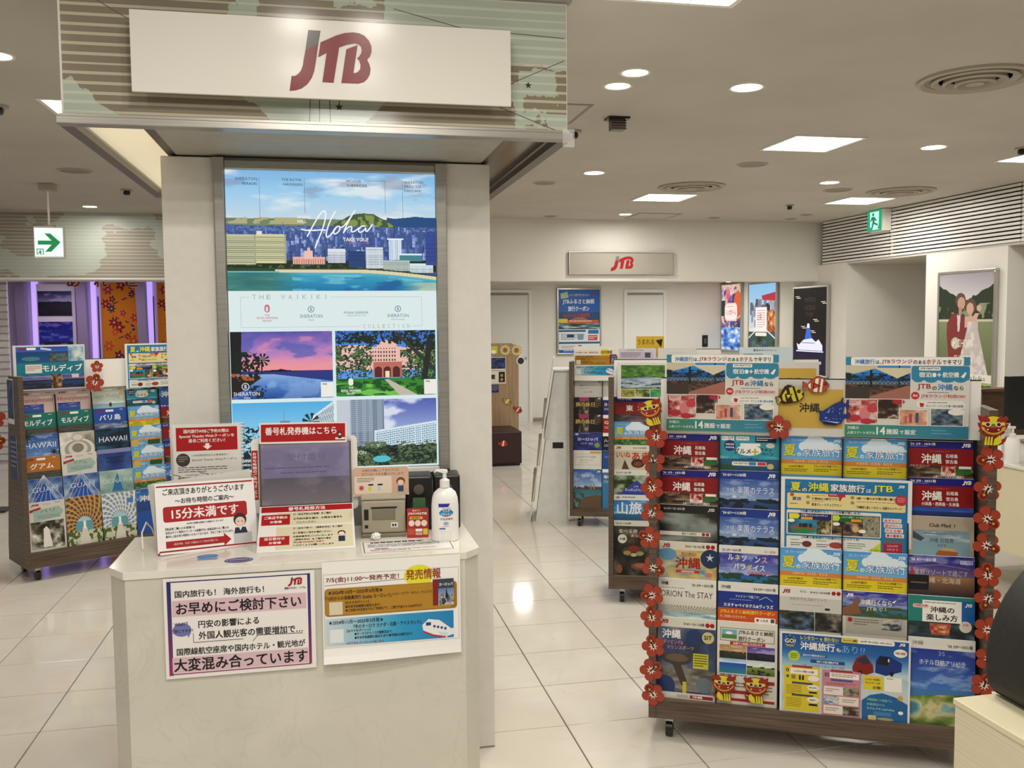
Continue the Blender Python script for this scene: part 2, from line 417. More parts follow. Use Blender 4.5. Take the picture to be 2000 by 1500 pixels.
# ------------------------------------------------------------ pictures that are printed on the sheets
def box_m(u, v, x0, y0, x1, y1): return (u >= x0) & (u < x1) & (v >= y0) & (v < y1)
def waikiki(u, v):
    im = grad(v / .42, [(0, '#8fc0e6'), (.45, '#a9d3ef'), (1, '#cfdde6')])
    cl = vnoise(u * 1.2, v * 2.4, 3, 3, 5)
    im = lay(im, np.clip((cl - .5) * 5, 0, .85), '#e9eef0')
    im = lay(im, np.clip((vnoise(u, v * 2, 5, 9, 4) - .58) * 5, 0, .5) * (v < .25), '#8f9bb4')
    im = lay(im, (v > .385 + .02 * vnoise(u, v * 0, 9, 1)) , '#7f8f74')
    im = lay(im, (v > .385) & (v < .44) & (u < .36) & (vnoise(u, v, 14, 2) > .5), '#b9b58a')
    r2 = .325 + .12 * np.clip(np.abs(u - .65) / .16, 0, 2) ** 1.6 + .022 * vnoise(u * 1.5, v * 0, 22, 5)
    im = lay(im, (v > .36 + .03 * vnoise(u, v * 0, 10, 8)) & (u > .76), '#2c5a8c')
    im = lay(im, (v > r2) & (u > .5) & (u < .82), '#4d6648')
    im = lay(im, (v > r2 + .01) & (u > .54) & (u < .8) & (vnoise(u * 2, v * 1.2, 24, 6, 4) > .52) & (v < .47), '#8f9f58')
    im = lay(im, v > .45 + .01 * vnoise(u, v * 0, 30, 3), '#47609a')
    r = np.random.RandomState(5)
    im = lay(im, (v > .46) & (v < .5) & (vnoise(u * 2, v * 2, 40, 3) > .5), '#6c84b4')
    for k in range(330):
        yb = .49 + .29 * (k / 330.); x = r.rand(); sc_ = .45 + .55 * k / 330; wd = (.008 + .016 * r.rand()) * sc_; hh = (.03 + .09 * r.rand() ** 2) * sc_ + .01
        c = np.array([(.36, .46, .70), (.30, .40, .62), (.48, .57, .78), (.60, .67, .84), (.24, .33, .54), (.42, .50, .66)][r.randint(6)])
        m = box_m(u, v, x, yb - hh, x + wd, yb)
        im = lay(im, m, c); im = lay(im, m & (u < x + wd * .4), c * 1.18); im = lay(im, m & ((v * 150) % 1 < .35), c * .86)
    im = lay(im, (v > .735 + .015 * vnoise(u, v * 0, 20, 4)) & (v < .84), '#22361f')
    im = lay(im, (v > .78) & (v < .85) & (vnoise(u, v, 40, 4) > .55), '#5a6b45')
    for x0, x1, y0, y1, sl in ((0, .135, .53, .78, '#c9c9a4'), (.135, .275, .525, .77, '#d8d4a8')):
        m = box_m(u, v, x0, y0, x1, y1); im = lay(im, m, sl)
        im = lay(im, m & ((v * 62) % 1 < .38) & (v > y0 + .02) & (v < y1 - .015), '#8b8f80')
        im = lay(im, m & (np.abs(u - x1) < .008), '#b0b08c')
    im = lay(im, box_m(u, v, .14, .50, .165, .53), '#e8e4c8')
    m = box_m(u, v, .305, .715, .46, .775); im = lay(im, m, '#e9b9a8'); im = lay(im, m & ((u * 90) % 1 < .4) & (v > .73), '#b98474')
    im = lay(im, box_m(u, v, .36, .66, .40, .73) | box_m(u, v, .375, .635, .387, .66), '#f0c6b6')
    for x0, y0, x1, y1, c, cs, f in ((.472, .645, .555, .765, '#dfe3ea', '#77809a', 1), (.57, .66, .65, .80, '#2f4f86', '#223c6c', 0), (.655, .63, .74, .81, '#dce4ea', '#7c8a96', 1), (.768, .55, .832, .735, '#e3eef5', '#9fb6c8', 2), (.82, .68, .93, .745, '#4f8d98', '#9fc6cc', 3), (.74, .74, .87, .83, '#bcc6c2', '#8d9a92', 1), (.87, .765, .985, .845, '#dde8ea', '#6d96a2', 1), (.95, .49, 1.0, .78, '#3d58a0', '#2c427e', 0)):
        m = box_m(u, v, x0, y0, x1, y1); im = lay(im, m, c)
        if f == 1: im = lay(im, m & ((v * 70) % 1 < .45) & ((u * 140) % 1 < .65) & (v > y0 + .015), cs)
        if f == 2: im = lay(im, m & ((u * 110) % 1 < .4), cs); im = lay(im, box_m(u, v, x0 - .008, y0, x1 + .008, y0 + .014), '#f4f8fa')
        if f == 3: im = lay(im, box_m(u, v, x0, y0, x1, y0 + .016), '#dfeeee')
        if f == 0: im = lay(im, m & ((v * 60) % 1 < .3), cs)
    sh = .80 + .035 * np.clip((u - .25) * 1.2, 0, 1) ** 2 * 2 + .0 * v
    beach = np.where(u < .24, .835, .835 + .0 + .06 * np.clip((u - .62) / .38, 0, 1) ** 1.5)
    im = lay(im, v > beach - .028, '#39502f')
    im = lay(im, (v > beach - .016) & (u > .22), '#e2d5b4')
    im = lay(im, (v > beach + .012 * (u > .24)), grad(((v - beach) / .17), [(0, '#7cc4c6'), (.25, '#3fa6c4'), (1, '#1d7fae')]))
    wv = vnoise(u * 1.0, v * 3, 10, 7, 4)
    im = lay(im, (v > beach + .012) * np.clip((.36 - u) * 6, 0, 1), grad(wv, [(0, '#2c6e76'), (1, '#5f9c8c')]))
    im = lay(im, (v > beach + .03) * np.clip((wv - .5) * 4, 0, .6) * (u > .3), '#8fd2dc')
    im = lay(im, (v > beach + .05) * np.clip((vnoise(u, v * 2, 8, 11, 3) - .5) * 4, 0, .75) * (u > .55), '#17639a')
    im = lay(im, (v > .93) * np.clip((u - .82) * 6, 0, .7), '#dcd7b0')
    return im
def sunset(u, v):
    im = grad(v / .58, [(0, '#6f5fae'), (.35, '#a07cc0'), (.65, '#c98fc0'), (.9, '#f0a890'), (1, '#e8a59a')])
    cl = vnoise(u * 1.3 + v * .3, v * 2.2, 4, 8, 4)
    im = lay(im, np.clip((cl - .5) * 4, 0, .6), '#e79ab8'); im = lay(im, np.clip((.42 - cl) * 4, 0, .55), '#4a5fb0')
    im = lay(im, v > .585, '#2c4a96'); im = lay(im, (v > .585) & (v < .74), grad((v - .585) / .2, [(0, '#3a3f86'), (1, '#1f3f8e')]))
    ridge = .555 + .12 * np.abs(u - .48) + .02 * vnoise(u, v * 0, 20, 2)
    im = lay(im, (v > ridge) & (v < .60) & (u > .28) & (u < .66), '#16141f')
    im = lay(im, (v > .63) & (v > .66 + .2 * (u - .55)), grad((v - .66) / .34, [(0, '#8fb0dc'), (.4, '#5f8cc8'), (1, '#2a549c')]))
    im = lay(im, np.clip((vnoise(u, v, 5, 12) - .55) * 4, 0, .5) * (v > .72), '#a9c4e8')
    im = lay(im, (u < .11 - .02 * v) & (v < .62), '#1a1c22')
    tr = (v > .3) & (v < .68) & (vnoise(u * 1.4, v, 40, 3, 3) * .5 + vnoise(u, v, 10, 4, 2) * .5 > .44) & (u < .28)
    im = lay(im, tr, '#18241f')
    a = np.arctan2(v - .42, (u - .31) * 1.5); rr = np.hypot(v - .42, (u - .31) * 1.5)
    im = lay(im, (rr < .1) & (np.sin(a * 9) > -.1), '#1c2b22'); im = lay(im, (np.abs(u - .3) < .006) & (v > .42) & (v < .62), '#1a1c1a')
    im = lay(im, (v > .68) & (u < .3 - (v - .68)) , '#2a2320'); im = lay(im, (v > .62) & (v < .72) & (u < .22) & (vnoise(u, v, 24, 6) > .5), '#b0683a')
    im = lay(im, (v > .8) & (u > .16) & (u < .34) & (vnoise(u * 2, v, 20, 9) > .5), '#1b3340')
    return im
def pinkhotel(u, v):
    im = grad(v, [(0, '#3a78d8'), (.4, '#6aa4e6'), (1, '#6aa4e6')])
    n = vnoise(u * 1.4, v, 44, 31, 3) * .6 + vnoise(u, v, 9, 32, 2) * .4
    arch = box_m(u, v, .36, .25, .66, .6) | ((v > .13) & (np.hypot((u - .51) * 1.0, (v - .24) * 1.1) < .1)) | box_m(u, v, 0, .22, .36, .6) | box_m(u, v, .66, .26, 1, .6)
    im = lay(im, arch, '#ecc3b8')
    im = lay(im, box_m(u, v, .42, .27, .6, .6) & ((u * 36) % 1 < .45) & ((v * 16) % 1 < .5), '#4a2f30')
    im = lay(im, box_m(u, v, .36, .27, .42, .5) & ((u * 36) % 1 < .45) & ((v * 16) % 1 < .45), '#6a4440')
    im = lay(im, (n > .46) & (v > .22) & (u < .36) & (v < .78), '#24422a'); im = lay(im, (n > .6) & (v > .22) & (u < .36) & (v < .78), '#5f8a54')
    im = lay(im, (n > .44) & (v > .3) & (u > .64) & (v < .78), '#27452b'); im = lay(im, (n > .62) & (v > .3) & (u > .64) & (v < .78), '#6c9858')
    im = lay(im, box_m(u, v, .37, .48, .66, .72), '#c4766a')
    for cx in (.42, .51, .6):
        im = lay(im, ((np.hypot(u - cx, (v - .6) * .75) < .036) | (box_m(u, v, cx - .036, .6, cx + .036, .72))), '#5e2d2a')
    im = lay(im, box_m(u, v, .49, .62, .53, .72), '#f0e2c0')
    im = lay(im, v > .73, '#3f8f3a'); im = lay(im, (v > .73) & (vnoise(u * 1.2, v * 2, 12, 5) > .52), '#1e5a28'); im = lay(im, (v > .8) & (vnoise(u, v * 2, 9, 15) > .6), '#7cc45a')
    im = lay(im, (v > .75) & (np.abs(u - .5 - (v - .75) * .9) < .02 + (v - .75) * .28), '#c9bfb0')
    im = lay(im, (v < .16 + .1 * vnoise(u, v * 0, 14, 2)) & (n > .47), '#1c2f1e'); im = lay(im, (v < .3) & (u > .7) & (n > .45), '#1c2f1e')
    im = lay(im, (np.abs(u - (.58 + .42 * v / .62)) < .022 + .02 * v) & (v < .75) & (u > .6), '#3a3f3c')
    im = lay(im, (np.abs(u - .93 + .1 * (v - .3)) < .03) & (v > .15) & (v < .75), '#2c302c')
    return im
def moana(u, v):
    im = grad(v, [(0, '#5fb4e4'), (.7, '#b4dff0'), (1, '#c4e4ee')])
    im = lay(im, box_m(u, v, .38, .36, .64, .44) & (v > .36 + .2 * np.abs(np.abs(u - .51) - .13) * 0), '#dfe6ea')
    im = lay(im, box_m(u, v, .41, .44, .61, .6), '#eef2f4'); im = lay(im, box_m(u, v, .41, .44, .61, .5) & ((u * 45) % 1 < .5), '#3d4a58')
    im = lay(im, box_m(u, v, .46, .28, .56, .36), '#7d8b98'); im = lay(im, (np.abs(u - .505) < .004) & (v > .1) & (v < .3), '#8a98a0')
    im = lay(im, box_m(u, v, .2, .58, .85, .8), '#e8eef2'); im = lay(im, box_m(u, v, .2, .6, .85, .8) & ((u * 40) % 1 < .45) & ((v * 22) % 1 < .6), '#5a6a78')
    im = lay(im, (u > .78) & (v > 1.05 - u * 1.05) & (v < .75), '#dfe9ef'); im = lay(im, (u > .8) & (v > 1.08 - u * 1.05) & (v < .75) & (((u + v) * 40) % 1 < .45), '#62788a')
    im = lay(im, (u < .12) & (v > .28) & (v < .9), '#b8cdd6'); im = lay(im, (u < .12) & (v > .3) & ((v * 20) % 1 < .4), '#7a93a2')
    n = vnoise(u, v, 46, 41, 3) * .6 + vnoise(u, v, 9, 42, 2) * .4
    im = lay(im, (n > .45) & (u > .1) & (u < .3) & (v > .35) & (v < .95), '#1d3a35')
    a = np.arctan2(v - .3, (u - .77) * 1.5); r = np.hypot(v - .3, (u - .77) * 1.5); im = lay(im, (r < .13) & (np.sin(a * 8) > -.2), '#2a4438')
    im = lay(im, v > .8, '#2e5a60'); im = lay(im, (v > .8) & (n > .5), '#17323a')
    return im
def kaiulani(u, v):
    im = grad(v / .5, [(0, '#5a6ab8'), (1, '#a9b8dc')]); im = lay(im, np.clip((vnoise(u, v * 1.4, 4, 51, 4) - .5) * 5, 0, .9), '#e6e9f2')
    im = lay(im, box_m(u, v, 0, 0, .14, .8), '#c9cfd8'); im = lay(im, box_m(u, v, .13, .0, .47, .75), '#a9b6c4')
    im = lay(im, box_m(u, v, .14, .0, .35, .75) & ((u * 62) % 1 < .5) & ((v * 34) % 1 < .55), '#4e6076'); im = lay(im, box_m(u, v, .35, .0, .47, .75) & ((u * 70) % 1 < .5), '#6d7f92')
    im = lay(im, (u > .37) & (v > .47 - .2 * (u - .37)) & (v < .8), '#dfe9ef'); im = lay(im, (u > .38) & (v > .5 - .2 * (u - .37)) & (v < .8) & (((v + .2 * u) * 30) % 1 < .55) & ((u * 46) % 1 < .75), '#6d9cb4')
    n = vnoise(u, v, 50, 61, 3) * .6 + vnoise(u, v, 9, 62, 2) * .4
    im = lay(im, (v > .66 + .08 * vnoise(u, v * 0, 20, 8)), '#33473a'); im = lay(im, (v > .64) & (n > .55), '#6a7c58'); im = lay(im, (v > .7) & (n < .4), '#18221e')
    im = lay(im, (np.hypot((u - .44) * 1.0, (v - .9) * 1.8) < .09), '#5fc4d0')
    return im
def terrace(u, v):
    im = grad(v, [(0, '#3a9ad8'), (.55, '#2f7fc4'), (1, '#2f7fc4')])
    im = lay(im, v > .34, '#1f5fae'); im = lay(im, v > .5, '#6e8aa0')
    n = vnoise(u, v, 18, 71, 3)
    im = lay(im, (v > .28) & (v < .5) & (n > .52), '#1d2f2c')
    im = lay(im, (v > .44) & (v < .6) & (((u * 16 + v * 8) % 1 < .16) | ((u * 16 - v * 8) % 1 < .16)), '#26262a')
    im = lay(im, v > .6, '#6b4e42'); im = lay(im, (v > .6) & (n > .55), '#3c2f2c'); im = lay(im, (v > .62) & (v > 1.15 - u * .55) , '#a87466'); im = lay(im, (v > .68) & (u < .38), '#4a4038')
    im = lay(im, (np.hypot((u - .42) * 1, (v - .66) * 2.2) < .13), '#4e3b34')
    im = lay(im, (np.abs(u - .4) < .018) & (v < .68), '#2b2420'); im = lay(im, (np.abs(u - .83) < .012) & (v < .6), '#2b2420')
    im = lay(im, (v < .3 - .45 * np.abs(u - .12)) & (u < .5), '#cfc6ac'); im = lay(im, (v > .12) & (v < .42 - .8 * np.abs(u - .8)) & (u > .46), '#d5ccb2')
    return im
def photo(u, v, pal, sc, seed):
    n = vnoise(u, v, sc, seed, 4); m = vnoise(u, v, sc * 1.7, seed + 7, 3)
    n = np.clip((n - .26) / .48, 0, 1)
    im = grad(n, [(i / (len(pal) - 1), p) for i, p in enumerate(pal)])
    return im * (.85 + .3 * m)[..., None]
def seaside(u, v, hz, sky0, sky1, sea0, sea1, land, seed):
    im = grad(v / hz, [(0, sky0), (1, sky1)]); cl = vnoise(u, v * 2, 4, seed, 4); im = lay(im, np.clip((cl - .5) * 2.2, 0, .35) * (v < hz), '#ffffff')
    im = lay(im, v > hz, grad((v - hz) / max(1 - hz, .01), [(0, sea0), (1, sea1)]))
    n = vnoise(u, v, 9, seed + 3, 4)
    if land: im = lay(im, (v > hz - .06 * vnoise(u, v * 0, 7, seed + 5)) & (v < hz + .05) & (n > .35), land); im = lay(im, (v > .8 - .3 * (1 - u)) & (n > .5) & (v > hz), land)
    return im
def summer(u, v, kind):
    im = grad(v, [(0, '#5b9ed2'), (1, '#8cc0dc')])
    for cx, cy, r in ((.45, .20, .09), (.53, .15, .12), (.62, .18, .11), (.7, .22, .09), (.36, .26, .07), (.8, .26, .08), (.9, .28, .07)):
        im = lay(im, np.hypot((u - cx), (v - cy) * .62) < r, '#d9e6ec')
    im = lay(im, (v > .27) & (u > .3) & (v < .33), '#d9e6ec')
    if kind == 0:
        im = lay(im, (v > .6) & (v < .72), '#cf8a45'); im = lay(im, v >= .72, '#d8c62a')
    elif kind == 1:
        im = lay(im, (v > .58) & (v < .70), '#c98a55'); n = vnoise(u, v, 14, 5); im = lay(im, v >= .70, grad(n, [(0, '#233a22'), (.5, '#4f7a3c'), (1, '#a9b88a')]))
    else:
        im = lay(im, (v > .6) & (v < .72), '#c98a55'); n = vnoise(u, v, 14, 15); im = lay(im, v >= .72, grad(n, [(0, '#3d7fb4'), (.6, '#88b4cc'), (1, '#c9d4d0')]))
    return im
def rays(u, v):
    a = np.arctan2(v - 1.15, (u - .5)); im = grad(v, [(0, '#d9d6cc'), (1, '#c9c6ba')])
    return lay(im, (np.sin(a * 90) > 0) & (v > .42), '#8f8c80')
def chapel(u, v, c0, c1, c2, seed):
    r = np.hypot(u - .5, (v - .62) * 1.2); a = np.arctan2(v - .62, u - .5)
    im = grad(vnoise(u, v, 8, seed), [(0, c0), (1, c1)]); im = lay(im, ((np.sin(a * 26 + r * 22) > .35) | (np.sin(r * 60) > .8)) & (v < .75), c2)
    im = lay(im, (r < .25) & (v < .72), '#a9d0dc'); im = lay(im, (r < .25) & (v > .5) & (v < .72), '#6fa4b0')
    im = lay(im, v > .7, '#5a6a3c'); im = lay(im, (v > .7) & (vnoise(u, v, 16, seed + 2) > .5), '#c9cdb0'); im = lay(im, (v > .62) & (np.abs(u - .5) < .05 + (v - .62) * .35), '#d9d6cc')
    im = lay(im, (np.abs(u - .5) < .03) & (v > .5) & (v < .66), '#f2f2ee'); return im
def wedding(u, v):
    im = grad(v / .3, [(0, '#a9a4ac'), (1, '#d5d2d4')]); n = vnoise(u, v, 14, 3, 4)
    im = lay(im, (v > .26 - .16 * np.abs(u - .5) * 2 + .04 * n) & (v < .5), '#33402c'); im = lay(im, (v > .3) & (v < .45) & (n > .58), '#8f9a80')
    im = lay(im, v > .46, grad((v - .46) / .54, [(0, '#8b9470'), (1, '#6d7656')])); im = lay(im, (v > .46) & (v < .48), '#c9c4b8')
    im = lay(im, (v > .40) & (v < .93) & (np.abs(u - .35) < .09 + .10 * np.clip((v - .40) / .1, 0, 1) - .05 * np.clip((v - .6) / .3, 0, 1)), '#8a3a38')
    im = lay(im, (v > .41) & (v < .58) & (np.abs(u - .385) < .035 - .1 * (v - .41)), '#c9ccd6'); im = lay(im, (np.abs(u - .385) < .02) & (v > .405) & (v < .42), '#7a2c2c')
    im = lay(im, np.hypot(u - .41, (v - .265) * 1.35) < .095, '#6a5648'); im = lay(im, np.hypot((u - .425) * 1.1, (v - .30) * 1.25) < .078, '#c4a08e'); im = lay(im, (np.abs(u - .41) < .03) & (v > .34) & (v < .41), '#b8937f')
    im = lay(im, np.hypot(u - .60, (v - .33) * 1.3) < .10, '#6c5442'); im = lay(im, np.hypot((u - .59) * 1.1, (v - .355) * 1.25) < .072, '#d0ab98'); im = lay(im, (np.abs(u - .6) < .028) & (v > .40) & (v < .45), '#c8a28e')
    im = lay(im, (v > .43) & (v < .54) & (np.abs(u - .61) < .11), '#cfae9c'); im = lay(im, (v > .40) & (v < .46) & (np.abs(u - .72 + (v - .4)) < .04), '#cfae9c'); im = lay(im, np.hypot(u - .75, (v - .35) * 1.4) < .045, '#cfae9c')
    dress = (v > .48) & (np.abs(u - .64) < .10 + np.clip(v - .56, 0, 1) * .42); im = lay(im, dress, '#c4bcba'); im = lay(im, dress * np.clip((n - .45) * 5, 0, 1), '#dad4d2')
    im = lay(im, (np.hypot(u - .33, (v - .70) * 1.4) < .085), '#a8ac98'); im = lay(im, (np.hypot(u - .33, (v - .70) * 1.4) < .07) & (vnoise(u, v, 40, 8) > .5), '#d4d2c4')
    return im
def bingata(u, v):
    im = np.ones(u.shape + (3,)) * col('#cf8818'); r = np.random.RandomState(3)
    for k in range(26):
        cx, cy = r.rand() * .8 + .1, (k + .5) / 26; rr = .05 + .05 * r.rand(); c = ['#8c2030', '#b8402c', '#3a2c5a', '#a8325a', '#6a2440', '#c45a28'][r.randint(6)]
        a = np.arctan2((v - cy) * 3.0, u - cx); d = np.hypot(u - cx, (v - cy) * 3.0)
        im = lay(im, d < rr * (1.3 + .45 * np.cos(a * (5 + k % 3))), c); im = lay(im, d < rr * .4, '#d8a040')
    w_ = np.abs(u - .5 - .35 * np.sin(v * 21)); im = lay(im, (w_ < .035) & (np.sin(v * 200) > -.4) & (vnoise(u, v, 6, 9) > .48), '#3a3450'); return im
def city(u, v, seed, sky='#6a86b0'):
    im = grad(v, [(0, sky), (1, '#c9d0d8')]); r = np.random.RandomState(seed)
    for k in range(40):
        x = r.rand(); y = .3 + .6 * r.rand(); c = np.array([r.rand() * .6 + .2] * 3) * np.array([1, .9 + .2 * r.rand(), .8 + .4 * r.rand()]); im = lay(im, box_m(u, v, x, y, x + .06 + .1 * r.rand(), y + .1 + .3 * r.rand()), np.clip(c, 0, 1))
    return im
def worldmap(u, v, seed):
    im = np.ones(u.shape + (3,)) * col('#a39d92'); im = lay(im, (v * 19) % 1 < .33, '#bfbaac')
    n = vnoise(u * 1.7, v * .42, 6, seed, 5)
    return lay(im, n > .55, lay(np.ones(u.shape + (3,)) * col('#b9bfb5'), (v * 19) % 1 < .33, '#c1c7bd'))
def fascia_map(u, v):
    im = np.ones(u.shape + (3,)) * col('#8f8777'); im = lay(im, (v * 14.5 + .2) % 1 < .3, '#c2bca8')
    n = vnoise(u * 3.4, v * 1, 9, 22, 4) - .5; n2 = vnoise(u * 3.4, v, 9, 29, 4) - .5
    v0 = v; u = u + .035 * n; v = v + .12 * n2
    mask = ((u > .62) & (v < .30 + .6 * (u - .62))) | ((u > .8) & (v < .44)) | ((u < .10 - .3 * (1 - v)) & (v > .70)) | ((np.abs(u - .475) < .165 - .33 * (v - .74)) & (v > .72)) | ((u > .52) & (u < .60) & (v < .10) & (n > -.1)) | ((u > .31) & (u < .37) & (v < .30) & (n > -.16)) | ((u > .86) & (u < .985) & (v > .52) & (n > .03)) | ((u > .955) & (v > .86)) | ((u > .885) & (u < .905) & (v > .6))
    g = lay(np.ones(u.shape + (3,)) * col('#b5beb1'), (v0 * 14.5 + .2) % 1 < .3, '#c6ccbd')
    return lay(im, mask, g)
def ocean(u, v):
    return seaside(u, v, .48, '#5f8cc8', '#a9c4dc', '#3f8aa4', '#6fb0a8', '#6a5a48', 12)

# ------------------------------------------------------------ brochure covers (units: cm on an A4 sheet)
BW, BH = 20.4, 29.7
W_, K_ = '#eeece6', '#161412'
RED = '#a5161a'
def bro(bg): S = Sheet(BW, BH); S.R(0, 0, BW, BH, bg); return S
def d_okinawa(k=0):
    S = bro('#8f0f14'); S.R(0, 0, BW, 2.5, '#1d1b80'); S.T("'24. 5/9 - 10/31発", .7, .5, 8, 1, W_); S.lines(.7, 1.7, 11, .6, 1, '#8f8fd0'); S.logo(16.8, .5, 2.8, 1.5, W_)
    S.T('エースJTBセレクト', 7, 3.1, 6, .8, '#d8707a', False); S.T('沖縄', 4.3, 4.3, 6.4, 3.3, W_); S.T('石垣島', 11.9, 4.3, 3.7, 1.3, W_); S.T('宮古島', 11.9, 6.2, 3.7, 1.3, W_)
    if k == 0:
        S.PIC(photo, 0, 8.2, BW, 5, 30, ('#141820', '#3c3228', '#7a5a30', '#8c8a80'), 6, 5); S.PIC(photo, 10.5, 8.2, 4.5, 3.4, 12, ('#8c1c1c', '#d89a94', '#e9dccc'), 5, 8)
        S.R(16, 8.3, 3.8, .9, W_); S.R(15.2, 9.6, 4.6, 1.4, '#2e7a3a'); S.T('JTBラウンジ', .6, 8.0, 6.4, 1, '#d89a90'); S.T('人気リゾートホテル14施設で', 8, 11.5, 9.6, .9, W_)
    else:
        S.T('小浜島・西表島・久米島', 4.3, 8, 11.6, 1.3, W_); S.PIC(seaside, 0, 9.7, BW, 6, 24, .25, '#2c4a9c', '#3a6ab8', '#25407c', '#161c38', '', 4)
    return S
def d_campaign():
    S = bro('#3b9fb0'); S.PIC(seaside, 0, 7.5, BW, 6, 24, .2, '#3b9fb0', '#4aa8c8', '#2f6a8c', '#2c4a6c', '#2c5a3c', 6)
    S.R(.5, .5, 4.4, 1.5, W_, .3); S.T('エースJTB', .8, .7, 3.8, 1, RED); S.R(5.6, .5, 4.5, 1.4, W_, .3); S.T('JTB MySTYLE', 5.9, .8, 3.9, .8, '#3a5aa0'); S.R(12.2, .4, 7.2, 2.1, '#14224c', .2); S.lines(12.6, .8, 6.3, 1.5, 2, W_)
    S.C(3.4, 3.8, 2, '#1a3a78'); S.T('沖縄石垣島', 1.9, 3, 3, .7, W_); S.T('宮古島久米島', 1.9, 4.1, 3, .7, W_)
    S.R(7, 2.9, 7, 1, W_, .4); S.T('レイトサマー', 8, 3.6, 5, 1, '#b83a2c'); S.C(10, 5.4, 4.4, W_, 1.9); S.T('グルメ', 4.8, 4.7, 6, 2, '#28221c'); S.T('+', 11, 4.7, 2.4, 2.4, '#c4b83a'); S.T('キャン', 14, 4.4, 4, 1.3, '#28221c'); S.T('ペーン', 14.4, 6, 4, 1.3, '#28221c')
    S.C(17.4, 3.6, 1.5, '#d8d2c4', .9)
    S.T('JTBで沖縄なら', 6.5, 7.9, 7, 1.1, '#3a3488'); S.R(4.2, 9.5, 12, 1.4, W_, .5); S.T('JTB MySTYLE', 4.7, 9.8, 5, .8, K_); S.R(10, 9.6, 2.6, 1.1, '#2f86c4', .4); S.R(13, 9.6, 3, 1.1, '#c8404a', .4); S.C(17.5, 11, 1.2, '#c9b88a', 1)
    return S
def d_terrace():
    S = bro('#2a4f92'); S.PIC(seaside, 0, 0, BW, 17, 30, .62, '#22479a', '#8fa4c4', '#3a5a86', '#1d3558', '#1b2b3c', 21)
    S.R(0, 0, BW, 3, '#20408e'); S.T("'24 6/1～11/30発", 1, .9, 8.2, 1.2, W_); S.logo(16.6, .8, 2.6, 1.5, W_); S.L(16.4, 2.7, 19.6, 2.7, .1, '#a9b8dc')
    S.lines(2, 4.2, 15.4, .7, 1, '#8aa0cc'); S.T('〈沖縄〉', 1.2, 6.0, 4.8, 1.7, '#c4d0e4', False); S.T('楽園のテラス', 6.2, 5.6, 12.6, 2.5, '#dfe6f2', False); S.lines(4, 8.8, 10, .5, 1, '#8aa0cc'); S.C(5.2, 9.3, .9, '#c9d2de', .5)
    return S
def d_dark():
    S = bro('#2b2822'); S.PIC(photo, 0, 3, BW, 10, 24, ('#232323', '#45463f', '#6b6a60', '#8a958f'), 2, 33); S.R(0, 0, BW, 2.6, '#25221d'); S.T("'24 5/9～'24 10/31発", 1.3, .9, 7.6, 1, '#c9c6bc'); S.logo(17, .8, 2.4, 1.3, '#c9c6bc')
    S.T('クラブフロアで過ごす沖縄', 3, 4.2, 14.6, 1.8, '#8d8a80', False); S.R(0, 9.6, 18, 1.4, '#d9d5cb'); S.T('8/1～10/31', 8, 9.9, 5, .8, K_); S.C(15.6, 10.3, .6, RED); S.C(17, 10.3, .6, RED); return S
def d_waiwai():
    S = bro('#d9d4c4'); S.logo(1.2, .7, 2.7, 1.6, RED); S.T("'24 6/1～'24 10/31発", 9.2, .9, 6.9, 1.1, K_); S.C(17.3, 1.4, .75, RED); S.C(19, 1.4, .75, RED)
    S.PIC(photo, 0, 2.9, BW, 10, 24, ('#b8a468', '#c9b478', '#9aa8a0', '#c9b890'), 4, 44); S.C(3, 4.6, 3.3, '#6e9cb8', 2.2); S.C(18.2, 5.6, 3.5, '#223c5e', 3.4); S.star(18, 5.2, 1.6, .5, 5, '#c9d4d8')
    S.T('わいわい', 8, 3.5, 5, 1.5, '#c4352c'); S.T('沖縄', 5.8, 5.4, 9, 4.1, RED); S.R(6, 10, 8.4, 1, '#c4352c'); S.T('OKINAWA', 8, 10.15, 4.6, .7, W_)
    S.C(17.5, 11.4, 1.3, '#c97a8a', .9); S.C(15.4, 10.4, 1, '#5aa0a0', .7); return S
def d_stay():
    S = bro('#dedbd2'); S.T('沖縄', 1, 1, 2.6, 1.3, K_); S.T("'24. 5/9～10/31発", 11.8, 1.2, 7.6, 1.2, K_); S.lines(1, 3.1, 17, .5, 1, '#8c8a84')
    S.PIC(rays, 0, 6.6, BW, 6.6, 90); S.T('ORION The STAY', 1, 4.2, 18.2, 2.2, '#3a3834', False); S.PIC(photo, 0, 12, BW, 5, 16, ('#3a3a34', '#8fb0b8', '#c9d4d0'), 3, 7); S.R(4, 12.2, 12, .5, '#8fc4d0'); return S
